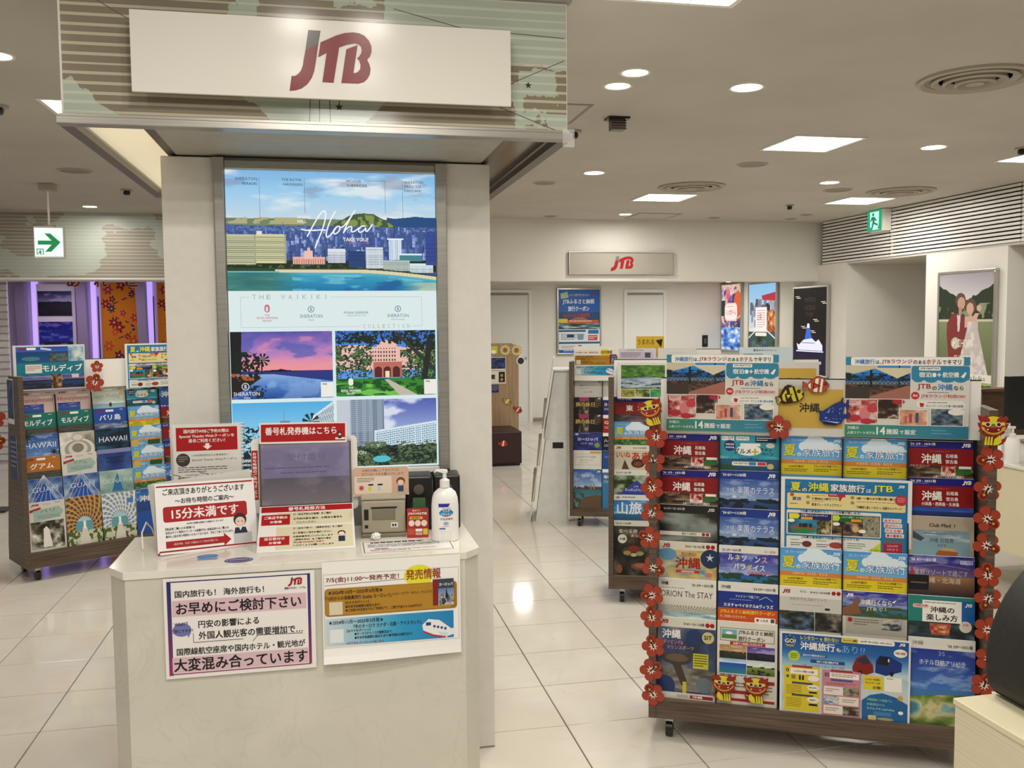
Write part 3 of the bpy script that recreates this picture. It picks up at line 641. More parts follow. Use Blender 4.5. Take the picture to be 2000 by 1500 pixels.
def d_marine():
    S = bro('#8f9aa8'); S.PIC(photo, 0, 0, BW, BH, 34, ('#30405c', '#46587c', '#6d7484', '#8f8a86'), 3, 55); S.R(0, 0, BW, 3.4, '#d5d2c4'); S.logo(1.2, .7, 2.6, 1.6, RED); S.T("'24 4/1～'24 11/30発", 9, 1.4, 7.4, 1.1, K_); S.C(17.5, 2, .8, RED); S.C(19.1, 2, .8, RED)
    S.PIC(photo, 0, 18, BW, 8, 26, ('#5a564e', '#77716a', '#8f8a80'), 6, 58)
    S.T('沖縄', 1.6, 4.2, 6.6, 3.3, W_); S.T('ダイビング&', 2, 8, 7, 1.5, '#c48aa0'); S.T('マリンスポーツ', 3.2, 9.8, 9.6, 1.5, '#c48aa0'); S.C(12.8, 6.6, 2.8, '#26406c'); S.C(17.7, 6.4, 2.1, '#c9c08c'); S.T('SIT', 16.3, 5.6, 2.8, 1.5, K_)
    S.C(7, 14.6, 5.2, '#4e4238', 2.2); S.C(2.6, 14.2, 1.6, '#5c4e40', 1.1); S.P([(5, 16), (8, 15.6), (10.5, 22.5), (8.6, 24)], '#4e4238'); S.C(7, 14.2, 4, '#6e5f4c', 1.5); S.P([(9.5, 13.4), (13, 11.8), (12, 14.6)], '#4e4238')
    S.R(12.6, 12.2, 5.3, 5.4, '#c4bd3a'); S.lines(13, 12.8, 4.5, 4.4, 5, '#3a3820'); S.C(2.4, 24.6, 4, '#26406c'); S.C(16.5, 23.4, 2.8, '#6e7a80'); S.R(9, 22.6, 1.3, 4.6, '#c4bd3a'); S.R(0, 26.6, BW, 3.1, '#d2d0c6'); S.R(11.6, 27.2, 8, 1.2, '#9c2a30'); S.R(7, 27.2, 4, 1.1, '#b9b6aa'); S.T('沖縄', 12.4, 27.3, 3.6, .9, W_); return S
def d_renaissance():
    S = bro('#dcdad2'); S.T("'24. 5/9～10/31発", 1, 1, 6.6, 1, K_); S.T('エースJTB', 15.6, 1.2, 3.6, .9, RED); S.PIC(seaside, 0, 2.5, BW, 11, 30, .68, '#3a3a94', '#7f8fc4', '#2a6aa4', '#2a7c90', '#2c4a3c', 31)
    for i, (ch, cc) in enumerate(zip('ルネッサンス', ('#e9e6da', '#e0d890', '#c9dcea', '#6ab0d8', '#e9e6da', '#d8a0b8'))): S.T(ch, 3.2 + i * 2.3, 2.9 + .12 * i, 1.8, 2.1, cc)
    for i, (ch, cc) in enumerate(zip('パラダイス', ('#e9e6da', '#e9e6da', '#d8c890', '#e9e6da', '#b8d8e0'))): S.T(ch, 5.2 + i * 2.2, 6.1 + .1 * i, 1.8, 2.0, cc)
    S.T('OKINAWA', 10, 8.8, 8, .9, '#c4405a'); return S
def d_kanucha():
    S = bro('#1c3c8c'); S.R(0, 0, BW, 3.2, '#dedcd4'); S.T('沖縄', 1, 1, 3.4, 1.3, '#6a6a64'); S.T("'24 5/9～10/31発", 12, 1.3, 7.6, 1.1, K_); S.T('ファミリーで過ごす!', 6, 4.2, 8, 1, '#c9d4ea'); S.lines(4, 5.8, 12, .6, 1, '#90a4d4'); S.L(14, 5.6, 16.4, 4.4, .12, W_); S.L(16.4, 4.4, 18.6, 5.8, .12, W_)
    S.T('カヌチャベイホテル&ヴィラズ', 2, 7.2, 16.8, 1.4, W_); S.R(0, 9, BW, 21, '#c9581c'); S.T('JTBふるさと納税旅行クーポン', .8, 9.5, 18.6, 1.6, '#f0cf40'); S.T('をご利用いただけます。', .8, 11.5, 9, 1, '#f0c8a0'); S.R(12.6, 11.8, 7, 1.8, W_, .3); S.T('ふるぽ', 14.4, 12.2, 2.8, .9, K_); S.R(18, 12, 1.3, 1.3, '#555'); S.C(13.6, 12.7, .5, '#c4404a'); return S
def d_furusato():
    S = bro('#dad6ca'); S.B(1, 2.2, 18.4, 4.6, '#6a6a5c', .18); S.R(1.5, 2.8, 5.2, 3.2, '#7ab0c4'); S.R(1.5, 4.6, 5.2, 1.4, '#5a8a48'); S.C(4, 4, 1.2, W_, .5); S.T('JTBふるさと納税', 7.2, 2.7, 11.8, 1.7, K_); S.T('旅行クーポン', 7.2, 4.9, 9, 1.6, K_); S.R(4.4, 6.9, 12, 1.2, '#b03030'); S.T('全国でご利用いただけます', 5.4, 7.1, 10, .8, W_)
    S.PIC(seaside, .8, 8.2, 9.2, 4.8, 14, .5, '#a88c68', '#c9a070', '#4a4638', '#2c3a34', '#2a3428', 3); S.PIC(seaside, 10.2, 8.2, 9.4, 4.8, 14, .5, '#5a4a9c', '#8a70a8', '#2c2c4a', '#1c2038', '#181c24', 5)
    S.PIC(seaside, .8, 13.1, 9.2, 5, 14, .25, '#8fb4d8', '#c9dcea', '#2a50b0', '#3a98a4', '', 6); S.PIC(seaside, 10.2, 13.1, 9.4, 5, 14, .45, '#c9d2d4', '#dfe2dc', '#8fa448', '#5a6a3c', '#2c3c20', 8); S.lines(1, 18.6, 16, .7, 1, '#4a4a44')
    S.R(13, 20, 6.6, 1.3, '#a8282c'); S.R(13, 21.5, 6.6, 4.6, '#cfc9ba'); S.R(1, 24, 11.6, 1.2, '#a8282c'); S.R(1, 26.8, 18.6, 1, '#a8282c'); S.lines(1.3, 21.3, 10.5, 2.2, 2, '#6a6a60'); S.lines(13.5, 22, 5.4, 3.4, 3, '#6a6a60'); return S
def d_summer(k=0):
    S = bro('#6aa4cc'); S.PIC(summer, 0, 0, BW, 13.4, 64, k); S.T("'24. 7/1～9/30発", 1.6, .8, 6.8, 1.1, '#c9dcec', False); S.logo(17.2, .8, 2.6, 1.3, '#d5e2ee')
    S.T('夏', .9, 3, 4.2, 4, '#3a5a2c'); S.T('夏', .8, 2.9, 4.2, 4, '#dcd43a'); S.T('の', 5.4, 5.6, 1.4, 1.3, W_); S.T('家族旅行', 7.3, 4.1, 12.6, 3, '#2a62a4'); S.T('家族旅行', 7.2, 4, 12.6, 3, '#edf1f4', False)
    S.T('沖縄本島・石垣島・宮古島', 4.2, 8.2, 11.6, .9, '#e8d0a8', False)
    if k == 0:
        S.T('6,000円割引', 2.6, 10.1, 5, .9, '#8a4a20'); S.T('うみんちゅの特選プラン', 11, 9.9, 8, .8, '#6a5a20'); S.lines(1.2, 11.4, 8, 1.3, 2, '#5a5220'); S.lines(11, 11.2, 8, 1.3, 2, '#5a5220')
    elif k == 2: S.C(3, 10.8, 2.3, '#c9b060'); S.R(11, 9.4, 8, 3, '#2f5a2c')
    return S
def d_ihg():
    S = bro('#c9c7c0'); S.R(0, 0, BW, 3.6, '#dedbd4'); S.logo(1, .9, 2.6, 1.5, RED); S.T('IHG', 6.8, 1, 2, .9, '#a09e98'); S.T("'24 4/12～'24 9/30発", 10, 1.1, 6.6, .9, K_); S.C(17.8, 1.5, .7, RED); S.C(19.4, 1.5, .7, RED); S.T('IHGホテルズ&リゾーツ', 3.6, 3.4, 12, 1.3, '#8c8a84', False); S.lines(4, 6, 12, .5, 1, '#a8a6a0'); S.R(15, 6.8, 1.6, .7, K_)
    S.PIC(photo, 0, 8.4, 11.6, 6.5, 18, ('#1d2418', '#3c4634', '#54688c', '#7484a0'), 5, 4); S.PIC(photo, 11.8, 8.4, 8.6, 6.5, 14, ('#28241f', '#4a453e', '#8f8a80'), 4, 14); return S
def d_okinawajtb():
    S = bro('#c9c6bc'); S.PIC(seaside, 0, 0, BW, 8.6, 30, .62, '#2c2c8c', '#6a80b8', '#3a7c98', '#3a6a6a', '#4a5a3a', 13); S.P([(0, 6), (3, 4.4), (4.4, 1.9), (5.6, 2.4), (5, 5), (6, 7.6), (0, 8.4)], '#8a6242'); S.logo(1.2, .8, 2.2, 1.3, W_); S.T('沖縄行くなら', 5.6, 2.5, 10, 2, '#e6e4da'); S.T('JTBで！', 7.6, 5, 6.2, 1.6, '#e6e4da', False); S.P([(15.6, 3), (17, 2.2), (16.4, 3.4)], W_); S.R(17.4, 2, 2, 1, '#5a5a98')
    S.R(1, 8.6, 19, 6, '#b4b0a4'); S.C(2.4, 9.8, .8, '#a82a34'); S.lines(3.6, 9.4, 8, 2.4, 3, '#6a6a60'); S.PIC(photo, 12.4, 9, 6.4, 3.6, 10, ('#3c3430', '#8fa0ac', '#c9b8a4'), 4, 24); return S
def d_club():
    S = bro('#b5a896'); S.T('Club Med ψ', 6.6, 2.3, 8.4, 1.5, '#2c2620'); S.PIC(seaside, 1.5, 4.6, 17.6, 12, 26, .3, '#7f9aa6', '#94aab0', '#86a4b0', '#8fb0b8', '', 41); S.P([(1.5, 5), (5.2, 7.4), (4, 8.4), (1.5, 7.4)], '#4a525a'); S.lines(5, 5.6, 10.6, .6, 1, '#5a666c'); S.T('沖縄 石垣島', 6.6, 7.2, 7.6, 1.4, '#3c4246', False); S.T('カビラ', 9.2, 9.2, 2.6, .8, '#4c5458')
    S.C(12.4, 11.4, 2.7, '#c9a878', 1.1); S.P([(8.6, 12.6), (9.6, 11.2), (15.6, 11.6), (15, 13.6), (9, 13.6)], '#a4683c'); return S
def d_hoshino():
    S = bro('#2c2c50'); S.PIC(seaside, 0, 0, BW, 13.4, 30, .5, '#25258c', '#7a6a90', '#b08858', '#3a2c34', '', 24); S.T("'24. 4/1～10/31発", .8, .8, 7.8, 1.2, W_); S.R(16, 1.2, 3.8, 1.2, '#c9cce4'); S.T('エースJTB', 16.3, 1.4, 3.2, .8, '#3a3a90'); S.P([(.6, 6.6), (1, 3), (2, 6.6)], '#b03a3a')
    S.L(2, 3.7, 10, 2.9, .12, '#b0a8b8'); S.L(10, 2.9, 19, 4, .12, '#b0a8b8'); S.T('星野リゾートで過ごす', 2, 4.6, 16.4, 1.9, '#c9c2be', False); S.T('沖縄・北海道', 4.6, 7.2, 11.6, 1.9, '#d5d0c6', False); S.R(0, 6.6, 6.4, 5, '#1d1a24'); S.R(.8, 9, 5, .4, '#8a6a4a'); return S
def d_enjoy():
    S = bro('#3a6a9c'); S.R(0, 0, BW, 1.2, '#2c8a80'); S.R(0, 1, 4.6, 9, '#2c8a80'); S.R(16.4, 1.2, 4, 8.6, '#2868a8'); S.PIC(photo, 0, 8.6, BW, 6, 22, ('#1f2c38', '#3c5058', '#6a7078'), 5, 42); S.R(4.4, 1.4, 12, 7.2, W_); S.lines(5, 2, 10.8, .6, 1, '#5a5a54'); S.R(1.4, 2.8, 5, 1.3, '#e4c8c4', .6); S.T('JTB的人気', 1.8, 3, 4.2, .8, '#c4404a')
    S.T('沖縄の', 6.8, 3.4, 7.4, 2, '#2c2430'); S.T('楽しみ方', 5.6, 5.9, 9.6, 2.2, '#2c2430'); S.logo(17.4, 1.8, 2.2, 1.3, '#dfe6ee'); S.P([(6.6, 9), (13.2, 9), (12.6, 12.8), (7.2, 12.8)], '#b4604c'); S.PIC(photo, 7.2, 9.4, 5.4, 3, 10, ('#8a3424', '#c47a54', '#dcc0a8'), 4, 3); S.C(17.6, 9.6, 1.9, '#d8d0c4'); S.T('JTB', 16.7, 8.6, 1.8, .8, '#c4504a'); return S
def d_alivila():
    S = bro('#2c4c98'); S.PIC(seaside, 0, 3, BW, 14.4, 30, .98, '#2a3f96', '#4a7cc0', '#3c6cb0', '#3c6cb0', '', 17); S.R(0, 0, BW, 3.6, '#dcdbd4'); S.T('沖縄', 1.2, 1, 3.4, 1.4, '#9a9a92'); S.T("'24. 5/9～10/31発", 12, 1.6, 7.6, 1.2, K_)
    S.T('35', 9.2, 4.2, 2, 1.4, '#9aa8d0', False); S.T('ホテル日航アリビラ', 3.4, 7, 14, 1.9, '#e4e6ea', False); S.T('[ヨミタンリゾート沖縄]', 6.8, 9.4, 7, .8, '#b8c0dc', False)
    S.PIC(photo, 0, 17.2, BW, 13, 40, ('#2f4a24', '#4f6c34', '#7c9048', '#c4b894', '#7aa4a8', '#4c8496'), 2.2, 77); S.P([(0, 16.8), (8, 17), (20.4, 16.4), (20.4, 18), (10, 18.6), (0, 19.6)], '#4a7cb0'); S.lines(4, 11.6, 1.4, 4, 4, '#4a64a4'); return S
def d_tohoku():
    S = bro('#8f0f14'); S.R(0, 0, BW, 2.3, '#1d1b80'); S.T("'24. 4/1～9/30発", 2, .6, 7, 1, W_); S.T('東  北', 6, 4, 10, 3.4, W_); S.PIC(photo, 0, 8.8, BW, 5, 16, ('#2c2a30', '#5a4a44', '#7a6a74'), 4, 5); return S
def d_akita():
    S = bro('#d9d4c6'); S.logo(1, .6, 2.6, 1.4, RED); S.T("'24 4/1～'24 9/30発", 10, .9, 7, 1, K_); S.R(0, 2.8, BW, 11, '#c9c0a8'); S.T('いいね', 1, 3.4, 7.6, 3.2, '#b83428'); S.T('あき', 9.4, 3.6, 9, 4.4, '#b83428'); S.C(12.6, 9.6, 3.6, '#4c3228', 2.4); S.C(12.6, 10, 2.2, '#8a4a34', 1.3); S.P([(4, 12.8), (5.6, 7.6), (8, 12.8)], '#5a4a3c'); return S
def d_koko():
    S = bro('#4a5a44'); S.PIC(photo, 0, 2, BW, 11.4, 22, ('#26331f', '#4f6638', '#8f9a78', '#a9b4b0'), 5, 61); S.R(0, 0, BW, 2.8, '#dad8d0'); S.T("'24. 4/1～8/31発", 1, .9, 8, 1, K_); S.logo(17, .7, 2.4, 1.4, RED); S.P([(1, 14), (12, 5.4), (20.4, 12), (20.4, 14)], '#3a4a9c'); S.T('JTB', 10.4, 8.4, 2.4, .8, W_, False); S.T('KoKaNoKu', 6, 9.8, 11.6, 1.4, '#c9cfe6', False); return S
def d_yama():
    S = bro('#2c78b4'); S.PIC(seaside, 0, 2.6, BW, 11, 20, .7, '#2f7cbc', '#5aa0d0', '#3a6a8c', '#2c5a7c', '', 3); S.R(0, 0, BW, 2.8, '#dad8d0'); S.logo(1, .8, 2, 1.1, RED); S.lines(4.4, 1, 12, 1, 1, K_); S.C(18.8, 1.4, .8, RED); S.T('山旅', 1.6, 3.8, 13, 6.4, '#e6e9ec'); return S
def d_taberu():
    S = bro('#2a2722'); S.PIC(photo, 0, 2.6, BW, 27, 34, ('#171512', '#2c2822', '#4a4238', '#6a6258'), 4, 81); S.R(0, 0, BW, 2.8, '#cfccc2'); S.T("'24. 4/1～9/30発", 1, .9, 8, 1, K_); S.T('食べる旅', 2.4, 4.4, 10, 2.2, '#dcd8ca', False); S.T('あなた', 9, 7, 6, 1.6, '#dcd8ca', False); S.C(4.4, 9.6, 2.4, '#d8d4c6'); S.T('30選', 2.8, 9, 3.2, 1.3, K_)
    S.C(10.4, 16.8, 6.8, '#1a1512', 3.4); S.C(10.4, 16.2, 6.4, '#4c4430', 3); S.C(10.6, 14.6, 2.8, '#8c2c20', 1.6); S.C(7, 17, 2, '#a48a5c', 1.2); S.C(13.6, 17.2, 2, '#8f9a68', 1.2); S.C(10.4, 18, 1.6, '#c9b48c', .9); S.C(14, 24, 5, '#6a5a48', 2); S.C(14, 23.6, 3.4, '#b0604c', 1.2); S.C(2.8, 25.6, 1.6, '#8a5a3c', 2.4); return S
def d_grand():
    S = bro('#cfcdc6'); S.logo(17, 1, 2.2, 1.2, '#8a3030'); S.lines(.8, 1, 5, .8, 1, '#8a8a84'); S.T('JTBグランドツアー', 3.6, 3.6, 13.4, 1.7, '#3c3a36', False); S.T('心に旅', 7, 8.4, 6, 1.4, '#6a6862', False); S.lines(4, 6.4, 12, .6, 1, '#8a8a84'); return S
def d_yume():
    S = bro('#1c1814'); S.R(3.6, 0, 7.2, 2.6, '#b83a78'); S.PIC(photo, 3.6, 2.6, 7.2, 11, 10, ('#1c1814', '#6a5a44', '#b8a88c'), 4, 9); S.T('夢の休日', 1, 3.6, 14, 3.4, '#c9b468'); S.lines(15, 1, 4.6, 7, 6, '#8a7c54'); S.logo(17, .4, 2.4, 1.2, W_); return S
def d_europe(k=0):
    S = bro('#26306c'); S.PIC(photo, 0, 0, BW, 13.4, 16, ('#1c2458', '#2f3f86', '#4a5aa0'), 3, 12 + k); S.R(0, 0, BW, 1.6, '#3a3a7a'); S.R(1, .7, 2.4, 1.4, '#c9ccd8'); S.lines(4.4, .7, 13, .7, 1, '#b8c0dc')
    S.T('ヨーロッパ', 2.6, 3.8, 15, 2.4, W_); S.T('カナダ・南米', 5, 7.4, 9, 1.6, '#c9d0e8', False); S.C(17, 9.4, 2, '#8aa04c', 1.7); return S
def d_business(k=0):
    S = bro('#dcdad2' if k == 0 else '#2858a0'); c = '#3c3a36' if k == 0 else W_; S.R(12, .6, 8, 1.6, '#c9a85c'); S.T('ビジネスクラス利用', 2, 4, 14, 1.5, c, False); S.T('ヨーロッパ', 5, 6.4, 9, 1.4, c, False); S.B(.6, 2.6, 19, 8, '#9a988e' if k == 0 else '#4a7ac0', .15); S.lines(4, 8.8, 11, .6, 1, '#7a8a70'); return S
def d_port():
    S = bro('#5a80b0'); S.PIC(seaside, 0, 0, BW, BH, 34, .45, '#3f64a4', '#9ab4d4', '#3a7088', '#5fa0a0', '#5c4c3c', 23); S.logo(16.8, 1, 2.6, 1.4, W_); S.T('地中海', 6, 3.6, 9, 2.4, '#c9d6e8', False); S.R(12, 11.6, 1.1, 3, '#9a8468'); S.R(14.4, 10.8, 1, 3.6, '#a48e70'); S.P([(2, 29), (8, 20.5), (16, 18.6), (20.4, 19.4), (20.4, 29.7)], '#6e5844'); return S
def d_slim(c='#b01c24', t='Quality'):
    S = bro(c); S.R(0, 0, BW, 2.4, W_); S.T(t, 1, 4.4, 13, 2.6, W_); S.lines(1, 8.4, 12, 2, 2, '#c9d0dc'); return S
def d_honeymoon():
    S = bro('#c9b4ae'); S.logo(1.6, 1, 4.6, 1.3, RED); S.R(8, 1.1, 4.6, 1.1, '#d8ccc8'); S.lines(15.4, 1, 4, 1, 1, '#4a3c3c'); S.T('Honeymoon', 1.4, 4, 18, 3.4, '#a8475a', False); S.R(1.2, 7.9, 13, 6, '#2c3c8c'); S.PIC(seaside, 1.2, 7.9, 13, 6, 14, .5, '#2c3c8c', '#4a5ca4', '#2a5a94', '#2c4a80', '', 3); S.R(12, 3.4, 7, 1, '#d8ccc8'); return S
def d_resort():
    S = bro('#bcc2b4'); S.logo(1.6, 1, 4.6, 1.3, RED); S.R(8, 1.1, 4.6, 1.1, '#d8d6cc'); S.lines(15.4, 1, 4, 1, 1, '#4a3c3c'); S.T('Resort Wedding', 1.2, 4, 15.6, 3.6, '#8a9a92', False); S.PIC(seaside, 0, 8, BW, 5.4, 16, .4, '#b4c2c0', '#c2ccc8', '#8fb0b8', '#a4bcbc', '', 5); S.C(17.8, 4.2, 1.4, '#c9a878', 1.2); S.C(11, 11, .9, '#4a3c44', 1.4); return S
def d_title(t, bg, c, wd, x, land=('#3c3430', '#5a544c', '#4a5a54'), seed=1, logo=True):
    S = bro(bg); S.PIC(photo, 0, 9, BW, 5, 18, land, 4, seed)
    if logo: S.logo(1.4, 1, 4.4, 1.4, RED); S.R(7.4, 1, 4.8, 1.3, W_, .2); S.lines(16, 1, 3.4, .9, 1, W_)
    S.T(t, x, 4, wd, 3.6, c); return S
def d_hawaii(k=0):
    S = bro('#3f6cac'); 
    if k == 0: S.PIC(seaside, 0, 0, BW, 14, 26, .98, '#3a5c98', '#6a94c8', '#4a7cb0', '#4a7cb0', '', 3); S.star(3.4, 1.2, 4.6, 1.2, 8, '#2c3424'); S.star(17.6, 11, 3.4, .9, 8, '#26321f')
    else: S.PIC(photo, 0, 0, BW, 14, 22, ('#14283c', '#1f4664', '#2f6484'), 3, 4); S.R(14.2, 0, .6, 14, '#101820'); S.R(0, 9.6, BW, .5, '#101820')
    S.T('HAWAII', 2, 5, 17, 3.2, '#dfe6ee', False); return S
def d_arch():
    S = bro('#c6c2b6'); S.PIC(photo, 0, 0, BW, 14, 20, ('#8f8a7c', '#c6c2b6', '#dcd9cf'), 2, 6)
    for i in range(4): S.C(10.2, 11 - i * .4, 10 - i * 2.2, ('#dedbd2', '#a8a498', '#d2cfc4', '#8c887c')[i], 7 - i * 1.4)
    S.C(10.2, 3.6, 3.6, '#b8b4a8', 2.4); S.C(10.2, 3.4, 2.8, '#d8d5ca', 1.7); return S
def d_wedding(t):
    S = bro('#d5d3ca'); S.logo(1.6, 1, 4.6, 1.3, RED); S.R(8, 1.1, 4.6, 1.1, '#c9c6bc'); S.lines(15, 1, 4.6, .9, 1, '#4a4a44'); S.P([(.8, 4.4), (7, 3), (7.2, 4.2), (1, 6)], '#a8323c'); S.P([(2.8, 5), (17, 3.4), (19.6, 6.6), (17.4, 10), (3, 11.4)], '#a9bdb4'); S.T(t, 6.6, 4.2, 8, 2.4, '#62807a', False); S.T('WEDDING', 5, 7.8, 12, 2.2, '#7a9490', False)
    if t == 'バリ': S.PIC(photo, 1, 11.6, 18.4, 16, 26, ('#2c2822', '#5c5648', '#a8a498', '#dcdad2'), 5, 4); S.P([(8, 16), (9.6, 14.6), (11, 16.6), (12.6, 27), (7.4, 27)], '#e6e4dc')
    return S
def d_guam():
    S = bro('#5a7cb0'); S.PIC(photo, 0, 0, BW, 14, 22, ('#3a5c98', '#7a96c0', '#b4c2d4'), 3, 8)
    for i in range(7): S.L(10.2, -2, -1 + i * 3.7, 14, .35, '#c4d0e0')
    S.P([(10.2, 3), (16.4, 14), (4, 14)], '#2f5cac')
    for i in range(4): S.L(4 + i * 3.2, 14, 7.6 + i * 1.8, 8.6, .25, '#c4d0e0')
    S.T('GUAM', 3.6, 5, 14, 3, '#c9d6ea', False); return S
def d_okiwed(k=0):
    S = bro('#3a5690' if k == 0 else '#88aaa8'); 
    if k == 0: S.PIC(photo, 0, 0, BW, 14, 18, ('#26407c', '#3f5c98', '#5a78ac'), 2, 8); S.R(0, 0, BW, 2.4, '#8a90b8'); S.T('OKINAWA', 4.6, 4.6, 11.4, 1.8, '#1c2c54'); S.T('WEDDING', 4.6, 7, 11.4, 1.8, '#1c2c54')
    else: S.PIC(photo, 0, 0, BW, 14, 18, ('#7a9a98', '#9cb8b2', '#b8c8c0'), 2, 18); S.P([(10.6, 1.6), (14, 13), (7, 13)], '#2f7cac'); S.T('OKINAWA', 1.4, 5, 18.4, 3, '#c9dcd8', False)
    return S
def d_chapel(k=0):
    S = bro('#8a7a64'); S.PIC(chapel, 0, 0, BW, BH, 44, *(('#5c4026', '#8a6238', '#c9a46c', 3) if k == 0 else ('#7c8894', '#a4b0b8', '#dfe4e8', 9)))
    if k: S.R(15, 4, 4, 3, '#4a8cc0')
    return S
def d_blue2():
    S = bro('#2c5ca8'); S.PIC(seaside, 0, 0, BW, 14, 14, .5, '#2c5ca8', '#5a8cc8', '#2c5a9c', '#2c4a80', '', 9); S.T('沖縄', 2, 4, 10, 4, W_); return S

# large sheets ------------------------------------------------
def s_lounge():
    S = Sheet(38.8, 27.4); S.R(0, 0, 38.8, 27.4, '#d7d4cb'); S.PIC(terrace, 0, 2.2, 20.6, 12, 110); S.R(0, 0, 38.8, 2.8, '#3f8caa'); S.R(1.7, .05, 35.2, 2.9, '#eceae4', .6)
    x = 2.9
    for t, wd, c in (('沖縄旅行', 6.4, '#2f7cb8'), ('は、', 1.7, K_), ('JTBラウンジ', 9.6, RED), ('の', 1.3, K_), ('ある', 2.3, K_), ('ホテル', 4.6, RED), ('で', 1.3, K_), ('キマリ', 4.2, K_)):
        S.T(t, x, .8 if wd > 2.5 else 1.1, wd, 1.7 if wd > 2.5 else 1.3, c); x += wd + .25
    S.R(20.9, 3, 17.9, 4.8, '#3f8caa', .8); S.C(23, 7.6, 1.6, '#3f8caa', .9); S.C(27, 7.8, 1.8, '#3f8caa', .8); S.C(32, 7.7, 2.2, '#3f8caa', .8); S.C(36, 7.7, 1.8, '#3f8caa', .8); S.R(23.2, 3.3, 6.6, 1.2, W_, .2); S.T('JTB MySTYLE', 23.6, 3.55, 5.8, .7, K_)
    S.T('宿泊', 23.2, 5, 3.9, 1.8, W_); S.R(27.4, 5.3, 1.1, 1.4, W_, .2); S.T('+', 28.8, 5.3, 1.3, 1.3, W_); S.T('航空機', 30.5, 5, 5, 1.8, W_); S.P([(36, 6.6), (37.4, 5), (37.8, 5.3), (37, 7)], W_)
    S.T('JTB', 22.8, 9, 4.2, 2.2, '#b02a34'); S.T('の', 27.4, 9.8, 1.4, 1.3, K_); S.T('沖縄', 29.1, 9, 4.6, 2.2, '#2f7cb8'); S.T('なら', 34, 9.6, 3, 1.5, K_)
    S.C(22.2, 13, 1.3, '#c43440'); S.T('限定', 21.5, 12.6, 1.5, .8, W_); S.lines(26, 11.8, 8, .5, 1, '#55554e'); S.T('JTBラウンジ利用OK!', 24, 12.5, 13.6, 1.4, '#c43440')
    S.R(22.6, 14.6, 15, 2.6, '#e4e1d8', 1.2); S.P([(23.6, 15.4), (25, 15.6), (24.8, 16.8), (23.8, 16.8)], '#b83428'); S.lines(26, 15.2, 10, .5, 1, '#55554e'); S.T('スイーツ・ドリンク食べ飲み放題', 25.6, 16, 11.4, .8, '#3a86b8')
    S.PIC(photo, .4, 14.6, 10, 8, 36, ('#7a2828', '#a84a48', '#d09890', '#dcc8c0'), 5, 5); S.C(3, 21, 2, '#b83a44', 1.2); S.C(6.4, 19.4, 1.8, '#d5848a', 2.2); S.C(7, 22, 2, '#b83a44', 1); S.C(8.6, 17.6, 1.6, '#c44a50', 1.4); S.R(.8, 14.4, 4.4, 2.2, '#dfb8b4', .8); S.lines(1.3, 14.9, 3.4, 1.2, 2, '#a85a5c')
    S.PIC(photo, 10.3, 14.2, 8, 7, 26, ('#2c2420', '#5c4438', '#c9c4b8', '#8a5a44'), 3, 15); S.C(13, 16, 2.6, '#3c281c', 1.6); S.C(17, 15.2, 2, '#b03440', .9); S.B(10.3, 14.2, 8, 7, W_, .18)
    S.PIC(photo, 17.2, 17.6, 9, 5.6, 24, ('#b88a70', '#d0a088', '#dcc0ac'), 3, 25); S.R(20.4, 19.2, .9, 3, '#b84a50'); S.R(22.4, 18.8, .9, 3.4, '#4a5a78'); S.R(19, 20, .8, 2.4, '#c46a5c'); S.B(17.2, 17.6, 9, 5.6, W_, .2)
    S.PIC(photo, 27, 17.2, 10.2, 6, 26, ('#2c3438', '#4c6478', '#8a9498', '#a89c88'), 4, 35); S.B(27, 17.2, 10.2, 6, W_, .2); S.C(35, 18.4, 2.6, '#e6e3da', 1.1)
    S.PIC(lambda u, v: grad(u, [(0, '#4f8f6c'), (.5, '#46909a'), (1, '#3d86a4')]), 0, 23.2, 38.8, 4.2, 12); S.T('沖縄の', .8, 23.7, 3.8, 1.2, '#c9e0d4'); S.T('人気リゾートホテル', .8, 25.4, 9, 1.1, '#dfece4'); S.T('14', 10.2, 23.8, 2.8, 2.7, W_); S.T('施設', 13.3, 24.4, 3.9, 1.9, W_); S.T('で', 17.5, 25, 1.3, 1.2, W_); S.T('設定', 19.1, 24.6, 3.5, 1.7, W_)
    S.lines(27.4, 24.6, 5, .6, 1, '#8fb8c8'); S.lines(27.4, 25.6, 9, .6, 1, '#8fb8c8'); return S
def s_centre():
    S = Sheet(23, 19.6); S.R(0, 0, 23, 19.6, '#d2cfc8'); S.R(0, 3.2, 21.6, 13.6, '#c9ab52'); S.T('沖縄', 7.2, 8, 6.8, 3.3, '#2c2218'); return S
